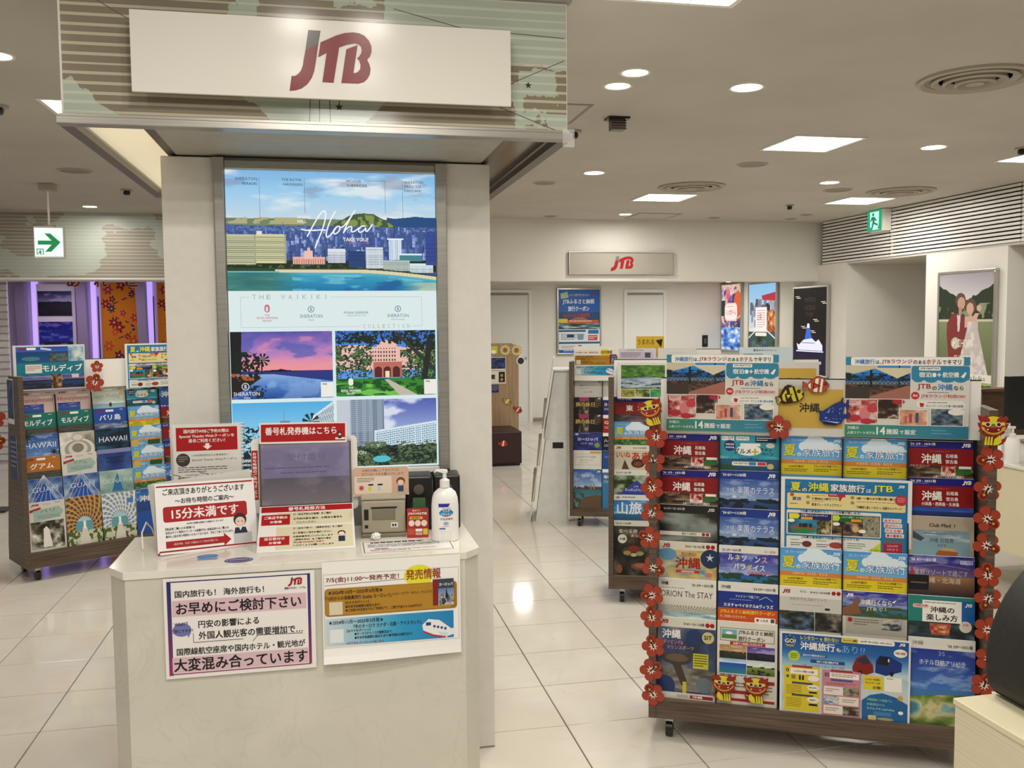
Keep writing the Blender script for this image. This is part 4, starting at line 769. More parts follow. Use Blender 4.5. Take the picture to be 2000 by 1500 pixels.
def s_family():
    S = Sheet(42.4, 28.2); S.R(0, 0, 42.4, 28.2, '#e2e3e2'); S.R(1.3, .9, 39.8, 27.2, '#2a7fae')
    S.P([(1.3, 3.4), (20, 5), (41, 7.4), (41, 8.4), (20, 6), (1.3, 4.4)], '#2472a2')
    for t, x, y, wd, h, c in (('夏', 3.2, 2, 3.4, 3.4, '#e6df3c'), ('の', 7, 4.2, 1.6, 1.3, W_), ('沖縄', 9, 1.9, 6.8, 3.5, '#e6df3c'), ('家族旅行', 16.4, 2.2, 11, 3, W_), ('は', 28, 3.6, 1.5, 1.5, W_), ('JTB', 30, 2.2, 6.4, 3.1, '#e6df3c')):
        S.T(t, x + .12, y + .14, wd, h, '#123c60'); S.T(t, x, y, wd, h, c)
    S.logo(38, 1.8, 2, 1.2, W_)
    S.R(2.1, 6.2, 38.3, 6, '#e2d49c', .5); S.C(3.7, 6.9, .7, '#c85a30'); S.T('夏旅', 3.8, 7.7, 3, 1.4, '#2848a0'); S.lines(3, 10.2, 5, .7, 1, K_)
    for cx, cy in ((9, 7.6), (9, 9.8), (23.5, 7.2), (23.5, 9.2)): S.C(cx, cy, .65, '#a8926c')
    S.lines(10.2, 6.8, 7, .5, 1, '#c4543c'); S.T('夕食BBQ 2食付プラン!', 10.2, 7.6, 9.6, 1.1, '#2c281c'); S.lines(10.2, 9, 7, .5, 1, '#c4543c'); S.T('客室グレードアッププラン', 10.2, 9.9, 9.8, 1.1, '#2c281c')
    S.T('6歳～11歳のお子様の添い寝OK!', 24.8, 6.8, 13, 1, '#2c281c'); S.lines(24.8, 8.6, 14, .5, 1, '#c4543c'); S.T('「沖縄美ら島レンタカー」応援キャンペーン!', 24.8, 10.2, 14.4, 1.1, '#2c281c'); S.R(15.6, 6, 5.6, 1.2, '#b8384a', .2); S.lines(16, 6.3, 4.8, .6, 1, W_); S.P([(19, 7.1), (20.4, 7.1), (19.4, 9)], '#b8384a'); S.C(39, 7.6, 2, '#c04050'); S.lines(37.8, 6.6, 2.4, 2, 3, '#e8b0b0')
    S.R(2, 12.8, 30.8, 9.6, '#dfdfda', .5); S.T('JTB夏の家族旅行ならこんな体験が楽しめる!', 6.6, 12.7, 19.6, 1.1, '#1c2c54')
    S.PIC(photo, 2.4, 14, 14.4, 8, 34, ('#1f5c78', '#2f86a0', '#4a9cb0'), 3, 5); S.R(2.4, 14, 14.4, 2.4, '#1c2c70'); S.T('お子様のアクティビティチケット', 6.8, 14.3, 8.8, .8, W_); S.R(6.8, 15.4, 3.8, 1, '#e0a040'); S.P([(2.8, 14.2), (5.8, 14.2), (6.4, 15), (5.8, 16.2), (2.8, 16.2)], '#dcd84a'); S.C(7.2, 19.8, 4, '#b8484a', .8); S.C(7.6, 20.8, 4.2, '#2f8a4c', .9)
    for xx in (6.2, 7.2, 8, 9.6): S.R(xx, 18, .8, 1.5, '#2c2c38')
    S.PIC(photo, 12, 16.4, 4.8, 5.6, 14, ('#3c3424', '#8a7a50', '#c9c4a8'), 4, 15); S.C(3.6, 17, 1.1, W_, .7)
    S.R(17, 14, 15.4, 8, '#1f2c6c'); S.PIC(photo, 17, 16.6, 10, 5.4, 22, ('#161c4c', '#4a3a30', '#8a6a48', '#b89c78'), 4, 25); S.R(17, 14, 11.6, 2.7, '#246a34'); S.P([(17.2, 14.2), (19, 14.2), (19.7, 15.2), (19, 16.4), (17.2, 16.4)], '#c9d04a'); S.T('ふるさと納税クーポン利用で', 20, 14.4, 7.8, .8, '#b8dcb0'); S.R(23.2, 15.5, 3.4, 1, '#e0a040'); S.C(24.6, 19.4, 1.1, '#c9b48c'); S.PIC(photo, 27, 14.2, 5.2, 7.8, 14, ('#5c6450', '#a8a494', '#8a7c60'), 5, 35); S.C(18.4, 17.6, 1.2, W_, .7); S.C(26.8, 20, 1.2, W_, .7)
    S.R(2, 23, 30.8, 5, '#dfdfda', .5); S.T('JTB夏の家族旅行で快適なホテルステイを!', 7, 22.9, 19, 1.1, '#1c2c54'); S.lines(3.4, 24.4, 4, .7, 1, '#4a8a3c'); S.lines(3.4, 25.6, 4, 1.6, 2, '#3a3a34'); S.C(8.8, 26, 1.6, '#7a3428', 1.2); S.lines(12, 24.4, 4, .7, 1, '#4a8a3c'); S.lines(12, 25.8, 4, 1.6, 2, '#3a3a34'); S.C(18.4, 26, 2.3, '#a84a44', 1.2); S.lines(22, 24.8, 6, 2.4, 3, '#4a8a3c'); S.P([(32.8, 24), (32.8, 28), (28.4, 28)], '#c9d23c'); S.T('クーポン', 29.6, 26.6, 2.8, .8, '#3a6a2c')
    for i, (t, c) in enumerate((('泳ぎたい!', '#c4525c'), ('遊びたい!', '#c4525c'), ('叶える宿!', '#c4525c'), ('夏の最高な', '#a02430'))): S.R(33.4 + i * .3, 14.6 + i * 1.9, 5.8, 1.6, '#e8dcd8', .3); S.T(t, 33.7 + i * .3, 14.9 + i * 1.9, 5, 1.1, c)
    S.R(33.6, 22.6, 6, 5.2, '#a82848'); S.R(33.6, 22.6, 6, 1.6, '#6a7078'); S.T('2024年', 34.8, 24.6, 3.6, .9, '#e0a8b4'); S.T('9月まで', 34.8, 26, 3.6, .9, '#e0a8b4'); return S
def s_rental():
    S = Sheet(41.6, 29); S.R(0, 0, 41.6, 29, '#dfe1e1'); S.PIC(lambda u, v: lay(grad(v, [(0, '#1c5494'), (.2, '#2a6cac'), (.36, '#8fb8d4'), (.42, '#c4d4da'), (1, '#c9ced0')]), np.clip((vnoise(u, v, 6, 4) - .55) * 4, 0, .5) * (v > .3), '#9cb8c8'), .6, .6, 40.4, 27.4, 60)
    S.star(3.2, 3, 2.3, 1.5, 8, '#6a9aa8'); S.C(3.2, 3, 1.6, '#24506c'); S.T('GO!', 1.6, 2.3, 3.4, 1.5, W_); S.R(2, 4.3, 2.4, .7, '#b89c48')
    S.T('レンタカー', 6.6, .9, 5.8, 1.4, '#dcd86a'); S.T('を', 12.9, 1.3, .9, .9, '#dcd86a'); S.T('使わない', 14.2, .9, 4.8, 1.4, '#dcd86a'); S.L(6.6, 2.6, 19, 2.6, .08, '#b8d0e0')
    S.R(19.8, .6, 16.8, 1.6, W_, .6); S.R(19.8, .6, 5.4, 1.6, '#dcc848', .5); S.T('キャンペーン期間', 20.3, 1, 4.4, .8, K_); S.T('2024年 7月1日(月)～8月31日(土)', 25.8, 1, 10, .8, K_); S.logo(38, .9, 1.9, 1.1, W_)
    S.T('沖縄旅行', 6.6, 3, 11.2, 2.8, W_); S.T('も', 18.2, 4.3, 1.5, 1.3, W_); S.T('あり!?', 20, 3.2, 7.4, 2.6, '#7ab4dc', False)
    S.C(4.6, 8.2, 1.9, '#b8cc48'); S.lines(3.4, 7.4, 2.4, 1.8, 3, '#3a5a20'); S.R(6.8, 7, 8.6, 1.1, '#2a6cac'); S.T('出来るだけ費用を抑えたい', 7.4, 7.2, 7.2, .75, W_); S.R(10, 8.9, 11, 1.2, '#24508c'); S.T('初めての道は運転が不安', 12, 9.1, 7, .8, W_); S.T('この夏!バスを活用した新しい旅のご提案!', 6.4, 10.7, 14.6, .9, '#a85a68', False)
    S.P([(23.4, 10.4), (24.6, 7.2), (27.4, 5.6), (30, 9.2), (30.2, 11.6), (28, 12.6), (23.6, 11.8)], '#8a2420'); S.P([(24.8, 8), (27.2, 6), (29, 8.6), (27, 9.2)], '#2c3c50'); S.P([(30.6, 11.6), (30.8, 7.4), (32, 5.6), (35.4, 5.8), (39, 7.8), (38.8, 10.6), (34, 12.4)], '#1c3c84'); S.P([(31, 8.6), (32, 5.9), (34.8, 6), (34.8, 8.8)], '#141c2c'); S.R(34.6, 6.6, .4, 1, W_); S.C(35.8, 11.6, .6, K_, .8); S.C(26, 12, .6, K_, .7); S.C(38.4, 4.4, 2.1, '#ece6da', 1.4); S.T('今夏に期間!', 36.8, 4, 3.2, .8, '#b04a3c')
    S.R(1.4, 11.6, 11.6, 15.6, '#d8c430'); S.R(4, 11.4, 6.6, .7, '#a83028'); S.T('01', 2, 12.6, 1.7, 1.3, '#1c2c54'); S.R(3.4, 12.4, 9, 2, '#ece8d8'); S.T('レンタカー手配との比較!', 4.6, 13, 6.6, .8, '#5a3c28'); S.C(2.6, 15.4, .5, '#2a6a5c'); S.R(3.8, 14.8, 1.4, 1.4, '#8a8a48'); S.C(6.6, 15.1, .35, K_); S.R(6.3, 15.4, .6, 1, K_); S.C(7.6, 15.1, .35, K_); S.R(7.3, 15.4, .6, 1, K_); S.C(11, 15.6, 1.9, '#ece6da', 1)
    S.R(4, 17.2, 6.8, .7, '#3c5468'); S.lines(2.2, 18.4, 5, 3.4, 6, '#5a5418', .25); S.C(11, 18.8, 2, '#ece6da', 1); S.T('¥25,670～', 9.6, 18.5, 2.8, .6, K_); S.R(9.6, 20.2, 2.6, .6, K_); S.R(4, 21.4, 7, .7, '#3c5468'); S.lines(2.2, 22.8, 5, 3.4, 6, '#5a5418', .25); S.C(11, 23, 2, '#ece6da', 1); S.T('¥8,800～', 9.8, 22.8, 2.4, .6, K_); S.R(9.6, 24.4, 2.8, .7, K_)
    S.R(13.8, 12, 12.4, 15.6, '#c48a94'); S.R(16.6, 11.8, 7, .7, '#a83028'); S.T('02', 14.6, 13, 1.7, 1.3, '#1c2c54'); S.R(16.2, 12.8, 9.4, 1.9, '#ece8e0'); S.lines(16.8, 13.2, 8, 1.2, 2, '#8a4a4c'); S.R(16.6, 15, 7, .7, '#5a5a94'); S.lines(15.2, 16.3, 9.6, 1, 2, '#a03c50')
    for i, pal in enumerate((('#5c5a48', '#a09478', '#8aa0a0'), ('#3c6ca8', '#b8c4cc', '#d8c8b4'), ('#3c2c24', '#6a4a34', '#94a4a8'))):
        S.R(14.4, 17.6 + i * 3.3, 11.2, 2.9, '#e4dcd4'); S.PIC(photo, 20.6 if i != 1 else 14.4, 17.6 + i * 3.3, 5, 2.9, 14, pal, 4, i); S.lines(15 if i != 1 else 20.4, 18.4 + i * 3.3, 4.4, 1.4, 2, '#a07474')
    S.R(27, 12.8, 6.2, 4.8, '#dcc840', .2); S.T('レンタカーが必要な', 27.6, 13.6, 4.6, .8, '#5a4a18'); S.T('キャンペーンは', 27.6, 14.8, 4.6, .8, '#5a4a18'); S.T('お得!', 30, 16.2, 2.6, 1, '#2c2410'); S.R(33.6, 12.8, 5.4, 4.8, '#ece8e0', .2); S.lines(34.2, 13.2, 4, .6, 1, '#6a6a60')
    S.P([(26.6, 28), (26.6, 21.4), (29, 19.4), (33, 18.4), (37, 19.4), (40.9, 21.6), (40.9, 28)], '#1f6aa0'); S.T('沖縄路線バス周遊パス', 28.2, 20.4, 7.8, .9, '#8ac4b8'); S.T('時間貸切バス', 28.2, 22, 5.6, .9, '#8ac4b8'); S.T('モデルプラン(OTOPa)', 28.2, 23.5, 8.6, .9, '#b8dcc0'); S.R(30.4, 24.8, 5.4, 1.4, '#4a84b4'); S.R(28.6, 26.2, 2.6, 1.6, '#cfc48c', .4); S.C(34, 27.2, 2.6, '#b8a470', .5); S.star(38.6, 19.6, 1.2, .6, 8, '#d0a83c'); S.C(38.8, 24.6, .8, W_, .6); return S
def s_maldives():
    S = Sheet(40, 26.6); S.R(0, 0, 40, 26.6, '#c9d0d0'); S.PIC(seaside, 1.6, 1, 37.6, 25, 70, .12, '#2c50a8', '#3c70b8', '#184a80', '#2c90a0', '', 30); S.R(1.6, 10.4, 37.6, 7, '#1f8090'); S.T('モルディブ', 15.6, 11.8, 22.6, 4.2, W_); S.R(6.4, 11.4, 9, 5.2, '#d9d5cc'); S.lines(7, 12.4, 7.6, 3, 3, '#a86a6a'); S.PIC(photo, 20, 5, 10, 5, 16, ('#2c4a4c', '#6a6a60', '#3c7c84'), 4, 3); S.PIC(photo, 30.4, 1, 8.8, 9, 12, ('#5a90b0', '#b4c4c8', '#dcd8c8'), 2, 5)
    S.C(9.6, 8, 5, '#6a8a78', 1.2); S.C(9.6, 7.8, 4.4, '#2f8a98', .8); S.PIC(seaside, 1.6, 17.6, 37.6, 8.4, 36, .4, '#2c4c90', '#8a7a9c', '#2c4a78', '#243c60', '#2c2c34', 7); S.PIC(photo, 20.4, 17.6, 6, 8.4, 10, ('#2c2420', '#7a5a40', '#c9a070'), 4, 9); S.logo(2, 1.4, 4.6, 1.4, RED); S.R(7.4, 1.5, 5, 1.3, W_, .2); S.P([(15, 1.4), (21, 2.4), (20.8, 3.4), (15, 2.6)], '#c9ccd4'); S.R(32, 17.8, 4, 2.2, '#d8c4cc'); return S
def s_yellow(k=0):
    S = Sheet(29.7, 21); k == 2 or S.R(0, 0, 29.7, 21, '#ebe8e0'); S.B(.3, 2.6, 29, 15.4, '#8a8a84', .05)
    S.T('7/5(金)11:00～発売予定！！', .8, 3.2, 17, 1.3, '#8a3a34'); S.L(.6, 4.9, 17.6, 4.5, .08, '#8a3a34'); S.C(20.6, 3.9, 3.2, '#e0dc34', 2.2); S.T('発売情報', 17.8, 2.6, 7.6, 2.2, '#a04438')
    S.R(.5, 5.6, 28.4, 5.8, '#a07418', .7); S.R(.7, 5.7, 27, 5.5, '#b58a2c', .6); S.T('★2024年10月～2025年3月発★', 1.2, 6, 11.6, .9, '#221a10'); S.T('『10月からの添乗員同行 Quality ヨーロッパ」', .6, 7.2, 14, 1, '#221a10'); S.T('(トルコ・エジプト・モロッコ・チュニジア)', 14.8, 7.2, 8.6, .7, '#4a3a18'); S.R(1.4, 8.4, 2.8, 2.7, '#d8d0b8'); S.T('【おすすめポイント】', 4.8, 8.4, 5, .6, '#3a2c14'); S.T('●年末年始期間の設定もあり!', 4.8, 9.2, 7.4, .65, '#3a2c14'); S.T('●ご出発の90日前までのご予約完了で、ご旅行代金から10,000円引き!', 4.8, 10, 16.4, .65, '#3a2c14')
    S.R(23.6, 5, 1.2, 5.6, '#8a1c20'); S.R(24.8, 5, 3.4, 5.6, '#3c4a60'); S.PIC(city, 24.8, 7, 3.4, 3.6, 10, 3); S.T('ヨーロッパ', 25, 5.8, 3, .7, W_); S.P([(26.3, 9), (26.6, 6.8), (26.9, 9)], '#1c1c20')
    S.PIC(lambda u, v: grad(u, [(0, '#c9d4d8'), (.25, '#9cc4d4'), (.6, '#2f9cc8'), (1, '#2288bc')]), .5, 11.9, 27.6, 5.8, 30); S.T('★2024年11月～2025年3月発★', 1.2, 12.3, 11.6, .9, '#16222c'); S.T('『冬のオーロラ カナダ・北欧・アイスランド』', 6.4, 13.4, 14.6, .9, '#16222c'); S.R(1.4, 14.2, 2.9, 2.8, '#dfe4e4'); S.T('【おすすめポイント】', 5, 14.4, 5, .6, '#16222c'); S.T('●オーロラチャンスが複数回あり!', 6.6, 15.1, 8, .65, '#16222c'); S.T('●年末年始期間の設定もあり!●早期90日割引あり!', 6.6, 15.9, 12.4, .65, '#16222c'); S.T('≪デジタルパンフレットはこちら', 4.8, 17, 8, .6, '#8a3a34')
    S.P([(21.2, 14.6), (22.6, 13.4), (25, 13.8), (27.6, 15.8), (28.4, 15.6), (28.2, 17), (26.4, 17.4), (23.6, 16.8), (21.4, 15.8)], '#e6e6ea'); S.P([(24.6, 16.2), (26.8, 16.6), (26.6, 18.2), (25.8, 18)], '#d4d8e4'); S.P([(21.4, 15.8), (23.6, 16.8), (26.4, 17.4), (26.2, 17.7), (23.4, 17.1), (21.4, 16.1)], '#b8343c'); S.R(22, 14.1, 1.1, .7, '#2c4c84')
    for i in range(4): S.R(23.6 + i * .8, 14.8 + i * .2, .5, .5, '#2c4c84')
    return S
def s_busy():
    S = Sheet(41, 28.6); S.R(0, 0, 41, 28.6, '#e9e5e2'); S.PIC(lambda u, v: grad(v, [(0, '#2c2c78'), (.5, '#5a3a78'), (1, '#a03a6c')]), .9, .9, 1.1, 26.8, 4); S.PIC(lambda u, v: grad(v, [(0, '#2c2c78'), (.5, '#5a3a78'), (1, '#a03a6c')]), 39, .9, .8, 26.4, 4); S.R(.9, .9, 38.6, .3, '#2c2c78'); S.R(.9, 27.2, 38.6, .3, '#a03a6c')
    S.logo(33.6, 1.8, 4, 2.4, RED, '#6a2c2c'); S.T('感動のそばに、いつも。', 32.6, 4.5, 6, .7, '#2c2424')
    S.T('国内旅行も！ 海外旅行も！', 3, 3.6, 24, 2, '#1c1818'); S.R(2.2, 6.4, 36.4, 4.6, '#d8bcc4'); S.T('お早めにご検討下さい', 3.2, 7, 34, 3.5, '#161214')
    S.C(4.6, 14.8, 2.5, '#7a7fb4', 1.9); S.P([(6, 16), (7, 15.6), (6.2, 17.2)], '#7a7fb4'); S.T('WHY？', 2.6, 12.6, 3.6, 1.1, '#3a3440'); S.T('ご存じですか？', 1.8, 14.6, 5.8, 1, '#3a3440'); S.T('円安の影響による', 9, 12.4, 16.4, 2.2, '#1c1818'); S.T('外国人観光客の需要増加で…', 9, 15.6, 28.4, 2.3, '#1c1818')
    S.L(7.6, 16, 7.6, 18.6, .18, '#77757a'); S.L(7.6, 18.6, 21, 18.6, .18, '#77757a'); S.L(23.6, 19.4, 25, 17.8, .18, '#77757a'); S.L(25, 17.8, 37.4, 18.1, .18, '#77757a')
    S.T('国際線航空座席や国内ホテル・観光地が', 3, 20, 35, 2.1, '#1c1818'); S.R(1.8, 22.6, 37, 4.3, '#d8bcc4'); S.T('大変混み合っています', 2.2, 22.9, 36.4, 3.8, '#161214'); return S
def s_wait():
    S = Sheet(29.7, 21); S.R(0, 0, 29.7, 21, '#efecea'); S.R(.4, .7, 28.8, .45, RED); S.R(.4, 19.9, 28.8, .45, RED); S.R(0, 20.4, .6, .6, RED); S.T('ご来店頂きありがとうございます', 2.2, 1.6, 24.4, 2, '#181412'); S.T('～お待ち時間のご案内～', 5.6, 4.6, 17.6, 1.7, '#181412'); S.R(2, 7, 25, 4.6, '#b0161c', .8); S.T('15分未満です', 4.4, 7.6, 20, 3.3, '#f2ecea')
    S.T('※お待ち時間は前後する場合がございます', 8.6, 12.1, 11, .6, '#181412'); S.T('【商品券ご購入のお客様へ】', 2.4, 13.2, 8.4, .8, '#181412'); S.T('当店はギフト専用カウンターの設置がない為商品券のみご購入の', 2.4, 14.3, 18.6, .8, '#181412'); S.T('場合も上記お待ち時間をいただいております、予めご了承くださいませ。', 2.4, 15.4, 20, .8, '#181412')
    S.P([(2.4, 17.2), (19.4, 17.2), (19.4, 16.2), (21.6, 18.3), (19.4, 20.1), (19.4, 19.2), (2.4, 19.2)], '#b0161c'); S.T('(来店予約、お近くの端末よりご予約が可能です。', 4.6, 17.8, 13, .8, '#e4c4c4')
    S.R(22.4, 16.6, 5.6, 3.2, '#c9c9cc'); S.C(24.6, 12.6, 2, '#3a2820', 2); S.C(24.6, 13.2, 1.5, '#ecd0bc', 1.4); S.C(24, 13.2, .17, K_); S.C(25.2, 13.2, .17, K_); S.P([(23, 15), (26.2, 15), (26.8, 16.8), (22.6, 16.8)], '#28344a'); S.P([(24.1, 15), (25.1, 15), (24.6, 16)], W_); return S
def s_coupon():
    S = Sheet(20.4, 29.7); S.R(0, 0, 20.4, 29.7, '#e2dfda'); S.R(.9, .9, 18.4, 7.4, '#b0181c'); S.T('国内旅行WEBご予約の際は', 3.2, 1.5, 13.6, 1.2, '#f0e8e4'); S.T('Special Thanks Webクーポンを', 1.8, 3.1, 16.6, 1.2, '#f0e8e4'); S.T('是非ご利用ください！', 4.6, 4.5, 11, 1.2, '#f0e8e4'); S.P([(9.6, 6), (10.8, 6), (10.8, 6.8), (11.6, 6.8), (10.2, 8), (8.8, 6.8), (9.6, 6.8)], W_)
    S.C(2.8, 11.1, 2.1, '#4a4844'); S.lines(1.4, 10, 2.8, 2, 3, '#a8a49c'); S.T('～JTB池袋西武店のお客様限定～', 5.2, 9.4, 11.4, .8, '#2c2824', False); S.T('Special Thanks Webクーポン', 5.4, 10.7, 13.6, 1, '#1c1814', False); S.lines(1.2, 13.4, 15, 2, 3, '#5a5650'); S.lines(3.4, 15.8, 5, .5, 1, '#5a5650'); S.T('国内宿泊プラン・国内ツアーが', 1.2, 16.4, 8.6, .9, '#2c2824'); S.T('1,000円OFF！', 10, 15.6, 9.4, 1.6, '#1c1814'); S.lines(1.6, 18.2, 7, 1.4, 2, '#5a5650'); S.lines(1.6, 20.6, 12, 5, 6, '#7a766e'); return S
def s_ticket():
    S = Sheet(27, 6.6); S.R(0, 0, 27, 6.6, '#e9e5e0'); S.R(.5, .5, 26, 5.5, '#b0181c'); S.T('番号札発券機はこちら', 1.8, 1.4, 22, 2.5, '#f2ecea'); S.R(23.4, 5, 3, .6, W_); S.C(24.8, 3.8, .6, '#3a2820', .7); S.C(24.8, 4, .4, '#ecd0bc'); S.R(24.3, 4.5, 1, .8, '#28344a'); return S
def s_vert():
    S = Sheet(1.9, 15.6); S.R(0, 0, 1.9, 15.6, '#b0181c'); S.TV('お待ち時間のご案内はこちら', .25, .5, 1.4, 14.6, '#f2ecea'); return S
def s_howto():
    S = Sheet(29, 21); S.R(0, 0, 29, 21, '#e6e2de'); S.R(.6, .4, 28, 2.6, '#b0181c'); S.T('番号札発券方法', 8.8, .8, 11.4, 1.8, '#f2ecea'); S.R(5.4, 3.4, 23, 6, '#d8d0b4'); S.R(.8, 4.2, 8.6, 4.8, '#b0181c'); S.T('ご来店予約の', 1.6, 4.9, 7, 1.4, W_); S.T('お客様', 3.4, 7, 3.6, 1.2, W_); S.T('①〈来店予約のお客様〉をご選択', 10.4, 3.9, 11.6, 1, K_); S.T('②予約内容を選び、お問合せ番号を', 10.4, 6, 15, 1, K_); S.T('ご入力ください', 11.4, 7.8, 6, .9, K_)
    S.R(5.4, 10, 23, 10, '#d8d0b4'); S.R(.6, 14.2, 8.8, 4, '#b0181c'); S.T('当日受付の', 2, 14.6, 6, 1.3, W_); S.T('お客様', 3.4, 16.5, 3.6, 1.1, W_); S.T('①〈店内で待つ〉〈携帯を呼出〉をご選択', 10.4, 10.5, 15, .9, K_); S.T('②ご希望のご用件を選択ください', 10.4, 12.6, 11.6, .9, K_); S.T('③携帯番号をご入力いたします', 10.4, 14.3, 12, .8, K_); S.T('〈携帯を呼出〉をご選択の場合', 10.8, 15.7, 11, .8, K_); S.T('呼出後10分以内にお戻り', 10.6, 16.9, 9, .8, '#a83028'); S.T('いただくようお願いいたします', 10.6, 18.2, 12, .8, K_)
    S.C(25, 14, 1.2, '#3a2820', 1.1); S.C(25, 14.3, .9, '#ecd0bc', .8); S.R(24, 15.4, 2, 2.4, '#28344a'); return S
def s_app():
    S = Sheet(17.8, 9.2); S.R(0, 0, 17.8, 9.2, '#d6b49c', .9); S.R(.5, 2.9, 11.8, 5.6, '#e6d6c8', .5); S.T('お待ちの間にＪＴＢアプリの', 3, .6, 11.6, .9, '#3a3430', False); S.T('ダウンロードをお願いいたします!', 2.8, 1.8, 13.4, .9, '#3a3430', False); S.lines(1.2, 3.4, 5.6, 1.6, 3, '#4a4440'); S.star(2.6, 6.6, 1.2, .5, 10, '#c4505a'); S.R(4.8, 5.4, 1.6, .5, K_); S.R(7.8, 5.4, 1.6, .5, K_); S.R(4.8, 6.2, 1, 1.4, '#dcd84a'); S.R(7.8, 6.2, 1, 1.4, '#c4d4dc'); S.C(15.2, 4.8, 1.4, '#7a4c34', 1.3); S.C(15.2, 5.2, 1, '#ecd0bc', .9); S.R(14.3, 6.2, 1.8, 1.9, '#3c5484'); return S
def s_leaflet():
    S = Sheet(11, 14.8); S.R(0, 0, 11, 14.8, '#b02a24'); S.T('初めて?', 2.8, .7, 4, 1, '#f0d8a8'); S.T('JTBのWEB予約', .6, 2, 9.6, 1.6, W_); S.R(1.4, 4.2, 6.6, 1.4, '#dcb83c', .3); S.T('国内旅行', 2.4, 4.5, 4.4, .8, '#5a2c14'); S.C(2.4, 7.6, 1.5, '#ecdcd0', 1.6); S.C(5.6, 7.6, 1.5, '#ecdcd0', 1.6); S.C(8.8, 7.6, 1.5, '#ecdcd0', 1.6); S.R(.6, 10.4, 3.4, 3, '#c45a3c'); S.R(4.4, 10.4, 3.4, 1.4, W_); S.R(4.4, 12.2, 3.4, 1.4, '#c9b4a4'); S.R(8.2, 10.4, 2.4, 3, '#dcc43c'); return S
def s_flat():
    S = Sheet(28, 14.6); S.R(0, 0, 28, 14.6, '#e6e4de'); S.B(.6, .5, 26.8, 13.4, '#a88c50', .35); S.lines(3, 1.2, 20, 1.8, 1, '#24345c', .8); S.lines(2, 4, 22, 4, 4, '#4a4a5c'); S.R(4, 9, 4, 1, '#b04a4c'); S.lines(2.6, 10.6, 20, 2.4, 2, '#5c5a60'); return S
def s_sheet_white(k=0):
    S = Sheet(27, 21); S.R(0, 0, 27, 21, ('#d9d5d6', '#dcdbd6', '#c9d4d6')[k]); 
    if k == 0: S.T('ビジネスクラスはJTB', 6, .8, 12, 1.1, '#5a4a5c'); S.R(1, 2.4, 24, 5, '#c9c0d0'); S.lines(2, 3, 14, 3.6, 4, '#6a5a7c'); S.R(19, 3, 4, 3.6, '#54586c'); S.R(1, 8.4, 24, 6, '#d4ccd8'); S.lines(2, 9.2, 16, 4, 4, '#7a6a80')
    if k == 1: S.lines(8, 3, 12, 6, 3, '#cfcdc8')
    if k == 2: S.T('夏休みキャンペーン', 7, 1, 12, 1.2, '#2f6a84'); S.lines(2, 3.4, 10, 5, 4, '#5c8ca0'); S.C(15, 5.4, 1.6, '#8a8ab0'); S.C(18, 5.6, 1.7, '#a85c5c'); S.lines(2, 10, 22, 5, 4, '#7ca0ac')
    return S
def s_stream():
    S = Sheet(26.4, 19.2); S.R(0, 0, 26.4, 19.2, '#dad8d2')
    def fn(u, v):
        im = grad(vnoise(u, v, 12, 4, 4), [(0, '#26421c'), (.5, '#55813a'), (1, '#9cbc5c')]); n = vnoise(u * .7, v * 2.5, 9, 14, 4)
        im = lay(im, (v > .48) & (v < .95) & (v > .5 + .12 * np.abs(u - .6)), grad(n, [(0, '#50687c'), (.5, '#a9b8c4'), (1, '#e4e8ea')])); return lay(im, (v > .75) & (n < .36), '#3a4a3c')
    S.PIC(fn, 2, 1.4, 23, 12.6, 56); S.PIC(photo, 2, 14.3, 7.2, 4, 12, ('#7a8a3c', '#c4a848', '#5c7c44'), 3, 1); S.PIC(photo, 9.5, 14.3, 7.6, 4, 12, ('#2f4a28', '#7c9048', '#c4bc8c'), 3, 2); S.PIC(photo, 17.4, 14.3, 7.6, 4, 12, ('#2f8a7c', '#6aa854', '#3a90b8'), 2, 3); return S
def s_coupons_poster():
    S = Sheet(70, 96); S.PIC(lambda u, v: seaside(u, v, .5, '#2868b4', '#6aa0d0', '#34608c', '#2c4a6a', '', 3), 0, 0, 70, 60, 50); S.R(0, 0, 70, 34, '#2f6cb8'); S.P([(3, 6), (15, 3), (17, 12), (4, 14)], '#b8d0b0'); S.T('ふるさと納税で旅に出かけよう', 18, 6, 34, 4, '#cfe0ee', False); S.logo(57, 4, 8, 5, '#a02c34'); S.T('JTBふるさと納税', 7, 14, 54, 8.6, '#f0f4f6'); S.T('旅行クーポン', 16, 25, 36, 7.6, '#f0f4f6')
    S.T('実質自己負担', 8, 37, 22, 5, '#b03c2c'); S.T('2,000円', 31, 35.6, 22, 7, '#c4402c'); S.P([(0, 52), (30, 42), (42, 42), (70, 54)], '#9c7c5c'); S.R(0, 44, 15, 6, '#dcc83c'); S.R(15, 46, 53, 5, '#c86a3c'); S.lines(18, 47, 46, 3, 1, '#eedccc'); S.PIC(photo, 0, 51, 70, 10, 30, ('#22321f', '#4c6a44', '#5c7ca4', '#b4c0c4'), 5, 6)
    S.R(0, 60, 70, 36, '#dce2e4'); S.R(0, 61, 46, 3, '#2f6c94'); S.R(50, 61, 18, 6, '#3a78b0'); S.lines(4, 67, 40, 10, 4, '#5a6a7c'); S.R(14, 68, 12, 4, '#2c3c64'); S.R(32, 67, 10, 9, '#8a9ca8'); S.R(50, 69, 16, 8, '#c4505a'); S.lines(51, 71, 14, 5, 2, W_); S.R(0, 79, 70, 3, '#2f6c94'); S.lines(4, 85, 24, 5, 2, '#a86a4c'); S.R(33, 84, 6, 6, '#c4606a'); S.R(0, 91, 70, 5, '#2f6cb0'); S.lines(8, 92, 40, 2.6, 1, W_); return S
